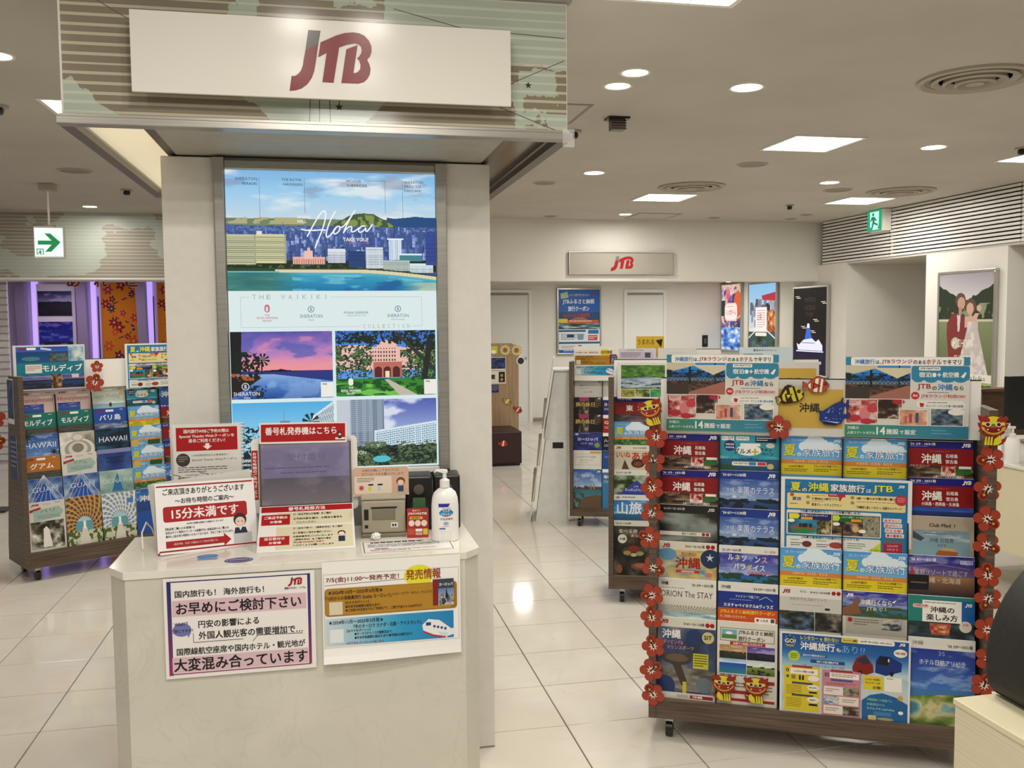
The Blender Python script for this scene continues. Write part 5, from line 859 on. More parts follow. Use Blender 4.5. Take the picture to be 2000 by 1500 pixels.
def s_singapore():
    S = Sheet(70, 100); S.PIC(lambda u, v: photo(u, v, ('#4a7cc0', '#c9a8b8', '#e8c8a0', '#7a5c8c', '#3a4a8c'), 6, 5), 0, 0, 70, 68, 60); S.R(0, 66, 70, 34, '#3a5aa8'); S.PIC(photo, 0, 66, 70, 34, 40, ('#2c4c98', '#7aa4d8', '#dce8f0'), 5, 9); S.C(24, 14, 8, '#e07a90'); S.P([(22, 14), (26, 14), (27, 44), (21, 44)], '#c45a7c'); S.C(60, 30, 14, '#d86a3c', 20)
    S.R(0, 24, 14, 24, '#2c4444'); S.R(12, 28, 46, 28, '#f4c4c0', 8); S.R(14, 30, 42, 24, '#f8e4dc', 7); S.T('シンガポール', 17, 38, 36, 9, '#c4505c'); S.lines(18, 33, 34, 3, 1, '#d88a90'); S.T('FREE', 36, 57, 30, 8, '#1c1c24'); return S
def s_town():
    S = Sheet(70, 100); S.PIC(lambda u, v: city(u, v, 5, '#8fc0e0'), 0, 0, 70, 60, 50); S.P([(34, 16), (70, 12), (70, 24), (36, 22)], '#b83a4c'); S.R(46, 36, 24, 30, '#b86a3c'); S.PIC(photo, 48, 36, 22, 30, 16, ('#8a4424', '#c47a44', '#e4c8a0'), 5, 3); S.R(18, 32, 30, 34, '#f2e8e4'); S.lines(22, 36, 22, 26, 8, '#c9a4a0'); S.T('上海', 22, 40, 12, 10, '#b83a4c', False); S.PIC(photo, 0, 66, 70, 34, 36, ('#1f2c1c', '#3c5c3a', '#3c4c64', '#5c6a5c'), 5, 6); S.P([(0, 76), (18, 66), (50, 66), (70, 76), (70, 74), (50, 64), (18, 64), (0, 74)], '#e8e4dc'); S.R(18, 67, 30, 5, '#f0dcd8', 2); return S
def s_cruise():
    S = Sheet(70, 100); S.R(0, 0, 70, 100, '#1b1518'); S.R(0, 66, 70, 34, '#20143c')
    for t, y in (('MITSUI', 11), ('OCEAN', 20), ('FUJI', 28)): S.T(t, 24 if t != 'FUJI' else 27, y, 22 if t != 'FUJI' else 14, 5.4, '#5c4a3c', False)
    for x, y in ((3, 9), (58, 16), (42, 36), (16, 44), (36, 49)): S.R(x, y, 9, .9, '#d8cfa8'); S.R(x + 3, y + 1.8, 9, .9, '#d8cfa8')
    S.P([(30, 41), (34, 41), (38, 54), (45, 68), (17, 68), (25, 58)], '#4a72d0'); S.P([(30, 41), (34, 41), (35, 46), (29, 46)], '#f4f4fa'); S.P([(7, 64), (12, 66), (22, 60), (40, 58), (48, 62), (54, 59), (62, 66), (62, 72), (10, 72)], '#e6e4f6'); S.R(6, 72.6, 58, 1.2, '#f0eefa'); S.R(18, 63, 28, 1, '#8c8cc8'); S.T('三井の新たなクルーズの船旅', 10, 84, 50, 3.6, '#e0dcea'); S.lines(18, 91, 30, 5, 3, '#a49cc0'); return S
def s_wed():
    S = Sheet(70, 100); S.PIC(wedding, 0, 0, 70, 88, 110); S.T('MICHOPA', 20, 58, 26, 7, '#ece4e0', False); S.T('&', 31, 67, 3.4, 3.4, '#ece4e0', False); S.T('SHIMON', 22, 72, 24, 7, '#ece4e0', False); S.T('HAWAII WEDDING', 14, 81.5, 38, 4.4, '#ece4e0', False); S.R(1, 88, 69, 7, '#e4e0d8'); S.T('Aloha Ke Akua', 36, 89, 26, 4.4, '#3c3834', False); S.PIC(photo, 0, 95, 34, 5, 14, ('#5c6c7c', '#c9c4bc', '#7c8c54'), 4, 3); S.PIC(photo, 36, 95, 34, 5, 14, ('#5c7c34', '#a8b87c', '#3c2c28'), 4, 5); return S
def s_main():
    """the big hotel poster of the light box, 67.4 x 97.8 cm"""
    S = Sheet(67.4, 97.8); S.R(0, 0, 67.4, 97.8, '#dfecec'); S.PIC(waikiki, 0, 0, 67.4, 38.6, 380)
    for t, x, y, wd in (('SHERATON', 3.2, 2.3, 6.8), ('WAIKIKI', 5.2, 3.8, 4.8), ('THE ROYAL', 17.6, 2.3, 6.6), ('HAWAIIAN', 18.2, 3.8, 6), ('MOANA', 38.4, 2.3, 4.6), ('SURFRIDER', 38.4, 3.8, 6.6), ('SHERATON', 57.2, 2.3, 6.2), ('PRINCESS', 57.2, 3.7, 5.6), ('KAIULANI', 57.2, 5.1, 5.4)): S.T(t, x, y, wd, .9, '#34506a', False)
    for a in ((10.6, 2.2, 10.6, 17), (24.8, 2.2, 24.8, 13.4), (50.8, 2.6, 50.8, 13), (44, 2.6, 50.8, 2.6), (56.6, 2.2, 56.6, 15)): S.L(*a, .1, '#5a7486')
    S.T('WHERE', 22.2, 14.2, 4.4, 1, W_); S.T('WILL', 22.2, 15.6, 3, 1, W_); S.T('TAKE YOU?', 36.8, 21.2, 8.2, 1.2, W_); S.R(36.8, 22.9, 8.6, .14, '#c4606c')
    def stroke(pts, w=.42):
        S.hold = 8
        for a, b in zip(pts, pts[1:]): S.L(*a, *b, w, '#f4f6f6'); S.C(*b, w / 2, '#f4f6f6', n=8)
        S.hold = None
    def bez(*p, n=10):
        out = []
        for i in range(n + 1):
            t = i / n; q = list(p)
            while len(q) > 1: q = [((1 - t) * a[0] + t * b[0], (1 - t) * a[1] + t * b[1]) for a, b in zip(q, q[1:])]
            out.append(q[0])
        return out
    stroke(bez((25.3, 21), (28, 16), (31.5, 9.6), (31.4, 14)) + bez((31.4, 14), (31, 18), (29, 21), (27.8, 24.6), n=6)); stroke(bez((23.4, 18.6), (26, 19.4), (29, 18.6), (31.2, 18.8)))
    stroke(bez((34.6, 12.6), (31.5, 17), (29.8, 24.6), (33.6, 19.4)) + bez((33.6, 19.4), (34.8, 16.8), (36.6, 17), (35.6, 19)) + bez((35.6, 19), (34, 21), (33.2, 19.6), (34.4, 18.4))); stroke(bez((35.8, 18), (37.6, 18), (39.6, 14), (40.8, 12.4)) + bez((40.8, 12.4), (38.8, 15.4), (37.6, 18), (37, 19.6)) + bez((37, 19.6), (38.6, 17), (40.2, 17), (39.6, 18.6)) + bez((39.6, 18.6), (39.2, 20), (41, 19), (42, 18))); stroke(bez((44.2, 17.4), (42.4, 16.8), (41, 19.4), (42.6, 19.4)) + bez((42.6, 19.4), (44, 19), (44.4, 17), (44.2, 18.6)) + bez((44.2, 18.6), (44.4, 20), (45.6, 18), (46.4, 16.8)))
    G = '#a9b8ba'
    S.TS('THE WAIKIKI', 7.2, 39.8, 25, 1.5, '#a9b8bc'); S.L(3.8, 40.6, 6.6, 40.6, .1, G); S.L(32.4, 40.6, 62.4, 40.6, .1, G); S.L(3.8, 40.6, 3.8, 50.4, .1, G); S.L(62.4, 40.6, 62.4, 50.4, .1, G); S.L(3.8, 50.4, 42, 50.4, .1, G); S.L(59, 50.4, 62.4, 50.4, .1, G); S.TS('COLLECTION', 42.6, 49.7, 16.2, 1.3, G)
    S.R(11.2, 43, 1.7, 2.6, '#d0848c', .8); S.R(11.7, 43.8, .6, 1.4, '#dfecec'); S.T('THE', 11.2, 46.2, 1.6, .6, '#c9949c'); S.T('ROYAL HAWAIIAN', 8.8, 47, 6.6, .7, '#c9949c'); S.T('RESORT', 10.6, 48, 3, .6, '#c9949c')
    for x in (26, 54.4): S.C(x, 44.6, 1.05, '#5c7890'); S.C(x, 44.6, .85, '#dfecec'); S.T('S', x - .35, 44.1, .7, 1, '#5c7890'); S.T('SHERATON', x - 3.6, 46.3, 7.2, 1.1, '#6a8298', False); S.T('Waikiki' if x < 30 else 'Princess Kaiulani', x - (1 if x < 30 else 2.2), 47.8, 2 if x < 30 else 4.4, .6, '#8a9cac', False)
    S.T('MOANA SURFRIDER', 36.6, 45.4, 8, .8, '#54708c', False); S.T('A WESTIN RESORT & SPA', 37.4, 46.5, 6.4, .5, '#8a9cac', False)
    S.R(0, 51.5, 67.4, 46.3, '#dcecec'); S.PIC(sunset, .2, 51.8, 32.4, 22, 170); S.PIC(pinkhotel, 33.6, 51.8, 33.2, 21.8, 190); S.PIC(moana, .2, 75, 32.4, 22, 130); S.PIC(kaiulani, 33.6, 74.8, 33.2, 22.4, 160)
    S.C(4.6, 69.6, 1.2, W_); S.C(4.6, 69.6, 1.0, '#2c3c64'); S.T('S', 4.2, 69, .8, 1.2, W_); S.T('SHERATON', .8, 71.4, 8.2, 1.2, W_, False); S.T('Waikiki', 4, 73, 2, .6, W_, False)
    S.R(37.6, 67.6, 1.6, 2.4, W_, .7); S.T('THE', 37.6, 70.4, 1.6, .6, W_); S.T('ROYAL HAWAIIAN', 35.2, 71.3, 6.4, .8, W_); S.T('RESORT', 37, 72.4, 2.8, .6, W_)
    S.R(28.6, 68.6, 4, 5, W_); S.R(62.8, 68.4, 4, 5, W_); S.T('予約', 29, 69, 1.6, .6, K_); S.T('予約', 63.2, 68.8, 1.6, .6, K_)
    S.T('MOANA SURFRIDER', 2, 93.4, 9, 1.1, W_); S.T('A WESTIN RESORT & SPA', 2.6, 95, 7, .7, W_); S.T('SHERATON', 35, 92, 8, 1.2, W_, False); return S
def s_fascia():
    S = Sheet(138.6, 37.2); S.PIC(fascia_map, 0, 0, 138.6, 37.2, 420)
    for a in ((0, 1, 19, 12), (88, 4, 108, 8.4), (108, 8.4, 138, 9.6), (118, 25, 138, 16), (112, 28, 136, 36.6)): S.L(*a, .22, '#6c675a')
    for i, x in enumerate((64.8, 67, 69.4, 71.4)): S.L(x, 20, x + (i - 1.4) * .6, 36.8 if i < 3 else 31, .22, '#55503f')
    S.star(72.2, 32, 1.2, .5, 5, '#4c4838'); S.star(81, 28.8, 1, .4, 5, '#4c4838'); S.star(127, 23.6, 1.1, .45, 5, '#4c4838'); return S
def s_logo(k=0):
    S = Sheet(102, 21) if k == 0 else Sheet(130, 25.2)
    if k == 0: S.logo(40.5, 2.6, 22.4, 15.8, '#84060c', '#625e56')
    else: S.R(0, 0, 130, 25.2, '#b9b4a9'); S.logo(50.5, 4, 29, 17, '#b01820', '#8a857a')
    return S
def s_mural():
    S = Sheet(420, 69); S.PIC(worldmap, 0, 0, 420, 69, 620, 41)
    for a in ((60, 20, 110, 17), (110, 17, 170, 22), (70, 24, 150, 25), (100, 34, 128, 48)): S.L(*a, .5, '#8a8474')
    return S
def s_exit_arrow():
    S = Sheet(22.4, 24); S.R(0, 0, 22.4, 24, '#eaf6f2'); S.P([(2.6, 10.6), (13.4, 10.6), (8, 4.6), (12.6, 4.6), (20.4, 12), (12.8, 20), (8, 20), (13.4, 14), (2.6, 14)], '#0f8a4e'); S.R(1.4, 17.4, 5.4, 5.2, '#0f7a46'); S.R(2, 18, 4.2, 4.4, '#dff2ea'); S.C(4.2, 18.9, .5, '#0f7a46'); S.P([(3.2, 19.6), (4.8, 19.4), (5.6, 20.6), (4.6, 20.4), (5.2, 22.2), (4.4, 22.2), (3.8, 20.9), (2.6, 22), (2.2, 21.5), (3.4, 20.4)], '#0f7a46'); return S
def s_exit_run():
    S = Sheet(27, 24); S.R(0, 0, 27, 24, '#10a877'); S.P([(5, 1.6), (22, 1.6), (22, 17), (19.4, 21), (24, 22.4), (10, 22.4), (5, 18)], '#bff0e6'); S.C(11, 4.6, 1.9, '#0c8a5c'); S.P([(8.6, 7), (13.6, 7.4), (18, 11.6), (16.8, 12.8), (13.4, 10.4), (14.2, 14), (20.4, 16.2), (19.8, 18), (12.4, 15.6), (10, 21.6), (7.4, 21.4), (10, 13.4), (9.6, 10.4), (6.6, 12.6), (5.6, 11.4)], '#0c8a5c'); return S
def s_photo(*a):
    S = Sheet(38, 30); S.PIC(seaside, 0, 0, 38, 30, 36, *a); return S
def s_fabric():
    S = Sheet(44, 150); S.PIC(bingata, 0, 0, 44, 150, 80); return S
def s_small(k):
    S = Sheet(20, 14); S.R(0, 0, 20, 14, '#e0ddd4')
    if k == 0: S.PIC(photo, .4, .4, 19.2, 12, 16, ('#1c2c5c', '#4a5c8c', '#2c3440'), 3, 4)
    elif k == 1: S.PIC(photo, 2, 4, 6, 5, 8, ('#3c2c20', '#a88c5c'), 3, 4); S.R(12, 1, 7, 11.6, '#2c2420'); S.C(15.4, 5, 1.6, '#c98a48'); S.C(15.4, 9.6, 1.6, '#c98a48')
    elif k == 2: S.R(0, 0, 20, 14, '#c4cc3c'); S.C(12, 11, 5, W_, 4)
    elif k == 3: S.R(0, 0, 20, 14, '#2c3c6c'); S.lines(1, 2, 18, 9, 6, '#8a98c0')
    elif k == 4: S.R(0, 0, 20, 14, '#d8b83c'); S.T('うまれる', 1, 2, 12, 4, '#8a6a18'); S.R(2, 8, 11, 5, '#d0c8a0'); S.P([(14, 3), (19, 2), (18, 8)], K_)
    return S
# ------------------------------------------------------------ room shell
TX, TY, TX0, TY0 = .3832, .3757, -1.829, 2.813
floor = struct('floor', 'grout', -6.5, -4.0, -.08, 9.0, 15.0, -.0035)
def tile_mesh(w_, d_):
    b = MB(); e = .0015
    b.add([(0, 0, -.0034), (w_, 0, -.0034), (w_, d_, -.0034), (0, d_, -.0034), (e, e, 0), (w_ - e, e, 0), (w_ - e, d_ - e, 0), (e, d_ - e, 0)],
          [(4, 5, 6, 7), (0, 1, 5, 4), (1, 2, 6, 5), (2, 3, 7, 6), (3, 0, 4, 7)])
    return b
tw, td = TX - .004, TY - .004
tmesh = mesh('floor_tile', *[tile_mesh(tw, td).v, tile_mesh(tw, td).f]); tmesh.materials.append(M['tile'])
cells = []
for i in range(-12, 28):
    for j in range(-18, 33):
        x, y = TX0 + i * TX, TY0 + j * TY
        q = Vector((x + TX / 2, y + TY / 2, -1.5)); dz = -q.dot(CAM_B)
        vis = False
        if dz > .5:
            px = 1000 + F_PX * q.dot(CAM_R) / dz; py = 750 - F_PX * q.dot(CAM_U) / dz
            vis = -80 < px < 2080 and py < 1560
        cells.append((0 if vis else 1, dz, x, y))
cells.sort()
rest = MB()
for k, (hid, dz, x, y) in enumerate(cells):
    if k < 290 and not hid:
        o = bpy.data.objects.new('floor_tile', tmesh); COL.objects.link(o); o.parent = floor; o.location = (x + .002, y + .002, 0)
    else:
        t_ = tile_mesh(tw, td); rest.add([(a + x + .002, b + y + .002, c) for a, b, c in t_.v], t_.f)
me = mesh('floor_tiles', rest.v, rest.f); ro = link('far_floor_tiles', me, 'tile', floor); ro['kind'] = 'stuff'

struct('ceiling', 'ceiling', -6.5, -4.0, 2.70, 9.0, 10.5, 2.8)
struct('ceiling_back', 'ceiling', -6.5, 10.745, 2.075, 9.0, 15.0, 2.2)
struct('wall_beam', 'wall', -6.5, 10.5, 1.974, 6.3, 10.74, 2.70)
tag(bpy.data.objects['wall_beam'], kind='structure')
struct('wall_divider', 'wall', -.72, 12.2, 0, -.6, 13.5, 2.075)
struct('wall_back', 'wall', -.6, 13.28, 0, 6.1, 13.5, 2.075)
b = MB().box(6.1, 9.854, 0, 6.3, 13.62, 2.172); b.build('wall_right', 'wall'); tag(bpy.data.objects['wall_right'], kind='structure')
struct('wall_right_niche', 'wall', 6.3, 9.854, 0, 8.9, 10.0, 2.172)
struct('wall_right_pillar', 'wall', 6.1, 7.249, 0, 6.4, 8.397, 2.150)
struct('wall_right_far', 'wall', 8.4, 4.0, 0, 8.6, 9.85, 2.7)
struct('ceiling_niche', 'ceiling', 6.1, 2.0, 2.150, 8.9, 9.854, 2.172)
struct('wall_right_upper', 'darkgap', 6.16, 2.0, 2.172, 6.2, 10.5, 2.70)
struct('wall_back_left', 'pinkwhite', -6.4, 12.05, 0, -.6, 12.2, 2.075)
struct('baseboard_back', 'grille', 3.06, 13.262, 0, 4.48, 13.282, .055)
# black recess line under the beam, and the hanging rail
struct('trim_2', 'white', 1.0, 13.2, 2.045, 5.3, 13.27, 2.075)

# slatted frieze above the right wall
fr = empty('slatted_frieze', (6.1, 2.0, 2.172), 'white horizontal slat frieze running along the top of the right wall', 'frieze')
sm = {}
segs = [(0, 3.18), (3.20, 5.08), (5.10, 7.0), (7.02, 8.38)]
for (y0, y1) in segs:
    bb = MB().box(-.012, y0, 0, .02, y1, .0235); m_ = mesh('slat', bb.v, bb.f); m_.materials.append(M['white']); 
    for k in range(14):
        o = bpy.data.objects.new('slat', m_); COL.objects.link(o); o.parent = fr; o.location = (0, 0, .004 + k * .0378)
for y in (3.19, 5.09, 7.01): box('batten', 'wall', .02, y - .02, 0, .05, y + .02, .528, fr)

# doors in the back wall
def door(n, x0, x1):
    f_ = struct('door_%d' % n, 'door', x0 + .045, 13.272, 0, x1 - .045, 13.29, 1.925)
    box('door_frame', 'white', x0, 13.255, 0, x0 + .045, 13.279, 1.97, f_); box('door_frame', 'white', x1 - .045, 13.255, 0, x1, 13.279, 1.97, f_); box('door_frame', 'white', x0 + .045, 13.255, 1.925, x1 - .045, 13.279, 1.97, f_)
    box('door_closer', 'grille', x0 + .06, 13.25, 1.89, x1 - .06, 13.27, 1.915, f_)
    MB().cyl((x1 - .1, 13.235, .95), .018, .04, 12, 'y').build('door_handle', 'steel', f_)
door(1, 2.35, 3.04); door(2, 4.48, 5.16)
o = box('light_switch', 'black', 5.775, 13.25, 1.13, 5.825, 13.28, 1.23)
bpy.data.objects.remove(o)
sw = empty('light_switch', (5.80, 13.262, 1.175), 'small black wall switch beside the bright posters at the back', 'switch')
box('plate', 'black', -.045, 0, -.09, .045, .018, .09, sw, .004); box('rocker', 'darksteel', -.018, -.006, -.04, .018, 0, .04, sw)

# ------------------------------------------------------------ ceiling fittings
dl_id = 0
def downlight(x, y, label, r=.078, z=2.7, watt=LAMP_W):
    t = empty('downlight', (x, y, z), label, 'ceiling light', 'round recessed downlights')
    MB().lathe([(r, -.004), (r + .012, -.006), (r + .014, 0), (r, 0)], n=32).build('trim_ring', 'white', t, smooth=True)
    MB().cyl((0, 0, -.004), r, .003, 32).build('diffuser', 'lamp', t)
    area_light(x, y, z - .03, r * 1.8, 0, watt, LAMP_COL, 'DISK')
downlight(1.506, 4.292, 'round downlight, upper of the close pair right of the hanging sign', .062)
downlight(1.502, 4.546, 'round downlight, lower of the close pair right of the hanging sign', .062)
downlight(2.172, 4.462, 'large round downlight left of the big air vent, nearest on the right')
downlight(2.178, 7.201, 'round downlight at mid ceiling between sign and first far vent')
downlight(4.23, 5.772, 'round downlight at far right beneath the biggest air vent')
downlight(4.394, 7.393, 'round downlight just left of the vent by the slatted frieze')
downlight(3.366, 9.919, 'small farthest round downlight near the ceiling hatch', .066)
downlight(-1.40, 4.515, 'round downlight at the far left edge beside the hanging sign', .066)
downlight(-2.29, 10.003, 'small round downlight in front of the striped map frieze', .064)
downlight(4.95, 10.62, 'tiny round downlight under the edge of the white beam', .035, 1.974, 3)
for lx, ly in [(.2, 5.9), (-2.9, 7.6), (-.6, 9.4)]:
    area_light(lx, ly, 2.69, .14, .14, LAMP_W, LAMP_COL, 'DISK')
def panel(x, y, label, watt=PANEL_W):
    t = empty('ceiling_panel_light', (x, y, 2.7), label, 'ceiling light', 'square recessed light panels')
    fb = MB(); s_, i_ = .262, .24
    for a in ((-s_, -s_, s_, -i_), (-s_, i_, s_, s_), (-s_, -i_, -i_, i_), (i_, -i_, s_, i_)): fb.box(a[0], a[1], -.008, a[2], a[3], 0)
    fb.build('frame', 'white', t)
    for k in range(3): box('lamp_tube_cover', 'panel_lamp', -i_ + .162 * k + .006, -i_, -.005, -i_ + .162 * k + .15, i_, -.001, t)
    area_light(x, y, 2.67, .46, .46, watt, PANEL_COL)
panel(3.30, 5.79, 'square light panel nearest the camera on the right half of ceiling')
panel(3.29, 8.52, 'square light panel just below the middle air vent')
panel(5.37, 8.47, 'square light panel beside the slatted frieze')
panel(5.33, 5.95, 'square light panel cut by the right edge of the picture')
panel(1.30, 3.08, 'square light panel cut by the top edge of the picture')
panel(-1.20, 5.56, 'square light panel half hidden behind the hanging sign')
def vent(x, y, r, label):
    t = empty('air_diffuser', (x, y, 2.7), label, 'air vent', 'round ceiling air diffusers')
    MB().lathe([(r, 0), (r, -.012), (r * .93, -.018), (r * .86, -.004), (r * .86, 0)], n=48).build('outer_ring', 'vent', t, smooth=True)
    for k, (a, dz) in enumerate(((.74, -.012), (.54, -.02), (.34, -.028))):
        MB().lathe([(r * a, -.002), (r * (a + .02), dz), (r * (a - .03), dz - .008), (r * (a - .12), -.006), (r * (a - .12), -.002)], n=48).build('cone_ring', 'vent', t, smooth=True)
    MB().cyl((0, 0, -.03), r * .16, .028, 24).build('centre_disc', 'vent', t)
    MB().cyl((0, 0, -.002), r * .86, .001, 40).build('throat', 'grille', t)
vent(3.236, 4.106, .27, 'large round air vent at upper right corner of the ceiling')
vent(3.272, 7.804, .30, 'round air vent at middle distance above a square light panel')
vent(5.372, 7.792, .31, 'round air vent nearest the slatted frieze')
def speaker(x, y, r, label):
    t = empty('ceiling_speaker', (x, y, 2.7), label, 'ceiling speaker', 'flat round ceiling speakers')
    MB().lathe([(r, 0), (r, -.005), (r * .84, -.007), (r * .84, 0)], n=36).build('rim', 'vent', t, smooth=True)
    MB().cyl((0, 0, -.006), r * .83, .004, 36).build('grille', 'grille', t)
speaker(3.285, 6.638, .12, 'round grey ceiling speaker behind the nearest light panel')
speaker(4.732, 7.818, .13, 'round grey ceiling speaker between the right light and vent')
speaker(-1.865, 7.719, .13, 'round grey ceiling speaker on the left beside the hanging sign')
speaker(1.908, 7.793, .1, 'pale round ceiling plate right of the pillar')
speaker(2.568, 10.225, .075, 'small flat ceiling plate near the beam, left of the hatch')
speaker(4.529, 10.125, .072, 'small flat ceiling plate near the beam, right of the hatch')
speaker(5.503, 10.107, .07, 'small flat ceiling plate near the beam, by the slatted frieze')
speaker(5.468, 9.691, .07, 'small ceiling plate just before the last one by the frieze')
def detector(x, y, label, r=.045):
    t = empty('smoke_detector', (x, y, 2.7), label, 'smoke detector', 'dark ceiling detectors')
    MB().cyl((0, 0, -.012), r, .012, 24).build('base', 'vent', t)
    MB().lathe([(r * .5, -.012), (r * .62, -.03), (r * .5, -.048), (.002, -.052)], n=20).build('sensor', 'black', t, smooth=True)
detector(4.83, 8.897, 'small dark detector on the ceiling above the beam')
detector(-1.685, 8.72, 'small dark detector left of the pillar', .05)
detector(-1.72, 5.524, 'dark detector at the left edge above the map frieze', .06)
detector(1.575, 5.652, 'dark detector half hidden behind the hanging sign corner', .05)
detector(4.88, 5.689, 'dark detector at the right edge of the picture', .05)
t = empty('ceiling_spotlight', (1.733, 5.257, 2.7), 'small black caged box fitting on the ceiling', 'sensor')
box('mount', 'black', -.065, -.05, -.012, .065, .05, 0, t); box('housing', 'darksteel', -.042, -.035, -.075, .042, .035, -.012, t, .004)
for k in range(4): box('bar', 'black', -.046, -.04, -.07 + k * .015, .046, -.034, -.065 + k * .015, t)
def hatch(x0, y0, x1, y1, label):
    t = empty('ceiling_hatch', (x0, y0, 2.7), label, 'ceiling hatch')
    X, Y = x1 - x0, y1 - y0; b = MB()
    for a in ((0, 0, X, .022), (0, Y - .022, X, Y), (0, .022, .022, Y - .022), (X - .022, .022, X, Y - .022)): b.box(a[0], a[1], -.004, a[2], a[3], 0)
    b.build('frame', 'grille', t); box('panel', 'ceiling', .022, .022, -.003, X - .022, Y - .022, -.0005, t)
hatch(3.49, 9.78, 4.0, 10.33, 'square ceiling access hatch with grey frame near the beam')
hatch(.96, 4.96, 1.50, 5.45, 'ceiling access hatch partly hidden behind the hanging sign')

# ------------------------------------------------------------ hanging header of the kiosk
hd = empty('hanging_sign_box', (0, 0, 0), 'large hanging sign box with striped world map glass above the kiosk', 'sign')
X0, X1, Y0, Y1, ZB, ZT = -.683, .735, 2.65, 4.13, 2.036, 2.428
box('front_rail', 'steel', X0, Y0, ZB, X1, Y0 + .05, ZB + .020, hd, .002)
box('front_rail', 'steel', X0 + .006, Y0 + .008, ZB + .0205, X1 - .006, Y0 + .05, ZB + .028, hd)
box('top_rail', 'steel', X0, Y0, ZT + .005, X1, Y0 + .04, ZT + .03, hd)
for x in (X0, X1 - .035): box('side_rail', 'darksteel', x, Y0 + .05, ZB, x + .035, Y1, ZB + .022, hd)
box('back_rail', 'steel', X0, Y1, ZB, X1, Y1 + .04, ZB + .025, hd)
for x in (-.475, .535): box('cross_rail', 'darksteel', x, Y0 + .05, ZB + .004, x + .03, Y1, ZB + .024, hd)
box('side_glass', 'whitegloss', X0 + .012, Y0 + .03, ZB + .03, X0 + .022, Y1, ZT + .005, hd); box('side_glass', 'whitegloss', X1 - .022, Y0 + .03, ZB + .03, X1 - .012, Y1, ZT + .005, hd)
box('back_glass', 'whitegloss', X0 + .012, Y1, ZB + .03, X1 - .012, Y1 + .012, ZT + .005, hd)
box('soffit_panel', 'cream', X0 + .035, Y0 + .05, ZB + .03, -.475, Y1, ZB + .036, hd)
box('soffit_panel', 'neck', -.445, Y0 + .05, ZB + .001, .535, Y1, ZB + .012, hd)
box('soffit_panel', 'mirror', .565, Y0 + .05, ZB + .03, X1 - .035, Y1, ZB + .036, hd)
S_ = s_fascia(); fm = S_.mesh('front_glass'); fmat = attr_mat('etched_glass_print', .12, 0, .6); fm.materials.append(fmat)
fg = box('front_glass', 'whitegloss', X0 + .012, Y0 + .015, ZB + .028, X1 - .012, Y0 + .027, ZT + .005, hd)
pr = link('map_print', fm, None, fg); pr.location = (-.665, Y0 + .0145, ZT)
box('hanger', 'neck', -.30, 3.0, ZT + .005, .36, 3.8, 2.70, hd)
b = MB(); 
tape = box('tape', 'glass', X1 - .03, Y0 - .002, ZB - .022, X1 + .006, Y0 - .0005, ZB + .03, hd)
sg = empty('sign_board', (-.481, 2.60, 2.326), 'white glossy sign board with red and grey company lettering', 'sign')
box('board', 'whitegloss', 0, 0, -.212, 1.021, .012, 0, sg, .001)
lm = s_logo(0).mesh('lettering'); lm.materials.append(attr_mat('gloss_vinyl', .2, 0, .15)); link('lettering', lm, None, sg)
for x in (.12, .9): MB().cyl((x, .012, -.1), .012, .052, 12, 'y').build('standoff', 'steel', sg)

# tower
tw_ = empty('kiosk_pillar', (-.492, 3.093, 0), 'tall pale pillar carrying the backlit hotel poster', 'pillar')
box('body', 'tower', 0, .002, .0, 1.054, .56, 2.034, tw_)
box('pilaster', 'tower', 0, -.014, 0, .158, .002, 2.03, tw_, .001); box('pilaster', 'tower', .906, -.014, 0, 1.054, .002, 2.03, tw_, .001)
box('skirting', 'grille', 0, -.0145, 0, 1.0535, -.014, .006, tw_)
lb = empty('light_box', (-.334, 3.079, 1.0), 'tall backlit light box with a Hawaii hotel poster in a steel frame', 'light box')
box('housing', 'darksteel', .02, 0, 0, .726, .012, 1.02, lb)
box('frame_side', 'steel', 0, -.022, 0, .033, .0, 1.026, lb, .004); box('frame_side', 'steel', .711, -.022, 0, .746, 0, 1.022, lb, .004)
box('frame_top', 'steel', .033, -.02, .992, .711, 0, 1.022, lb, .004); box('frame_bottom', 'white', .033, -.02, -.008, .711, 0, .012, lb, .003)
box('frame_corner', 'alu', -.001, -.0245, .99, .035, -.0225, 1.028, lb); box('frame_corner', 'alu', .709, -.0245, .986, .748, -.0225, 1.024, lb)
pm = s_main().mesh('poster'); pm.materials.append(M['backlit']); po = link('poster', pm, None, lb); po.location = (.0355, -.0045, .992)

# counter
ct = empty('kiosk_counter', (0, 0, 0), 'pale marble reception counter with two printed notices on its front', 'counter')
fp = [(-.606, 2.70), (-.555, 2.629), (.400, 2.634), (.447, 2.686), (.447, 3.07), (-.606, 3.07)]
MB().prism([(x * 1.0 + (.004 if x > 0 else -(-.004)), y + .004) for x, y in [(-.606, 2.70), (-.555, 2.629), (.392, 2.634), (.439, 2.686), (.439, 3.062), (-.606, 3.062)]], 0, .797, 'z').build('body', 'counter', ct)
MB().prism(fp, .798, .82, 'z').build('worktop', 'countertop', ct, bevel=.0015)
card('notice_sheet', 'crowded season notice with large black Japanese lettering taped on counter left', 'notice', 'notices on the counter front', s_busy, MT(-.451, 2.6255, .797, 0, .5), .0004)
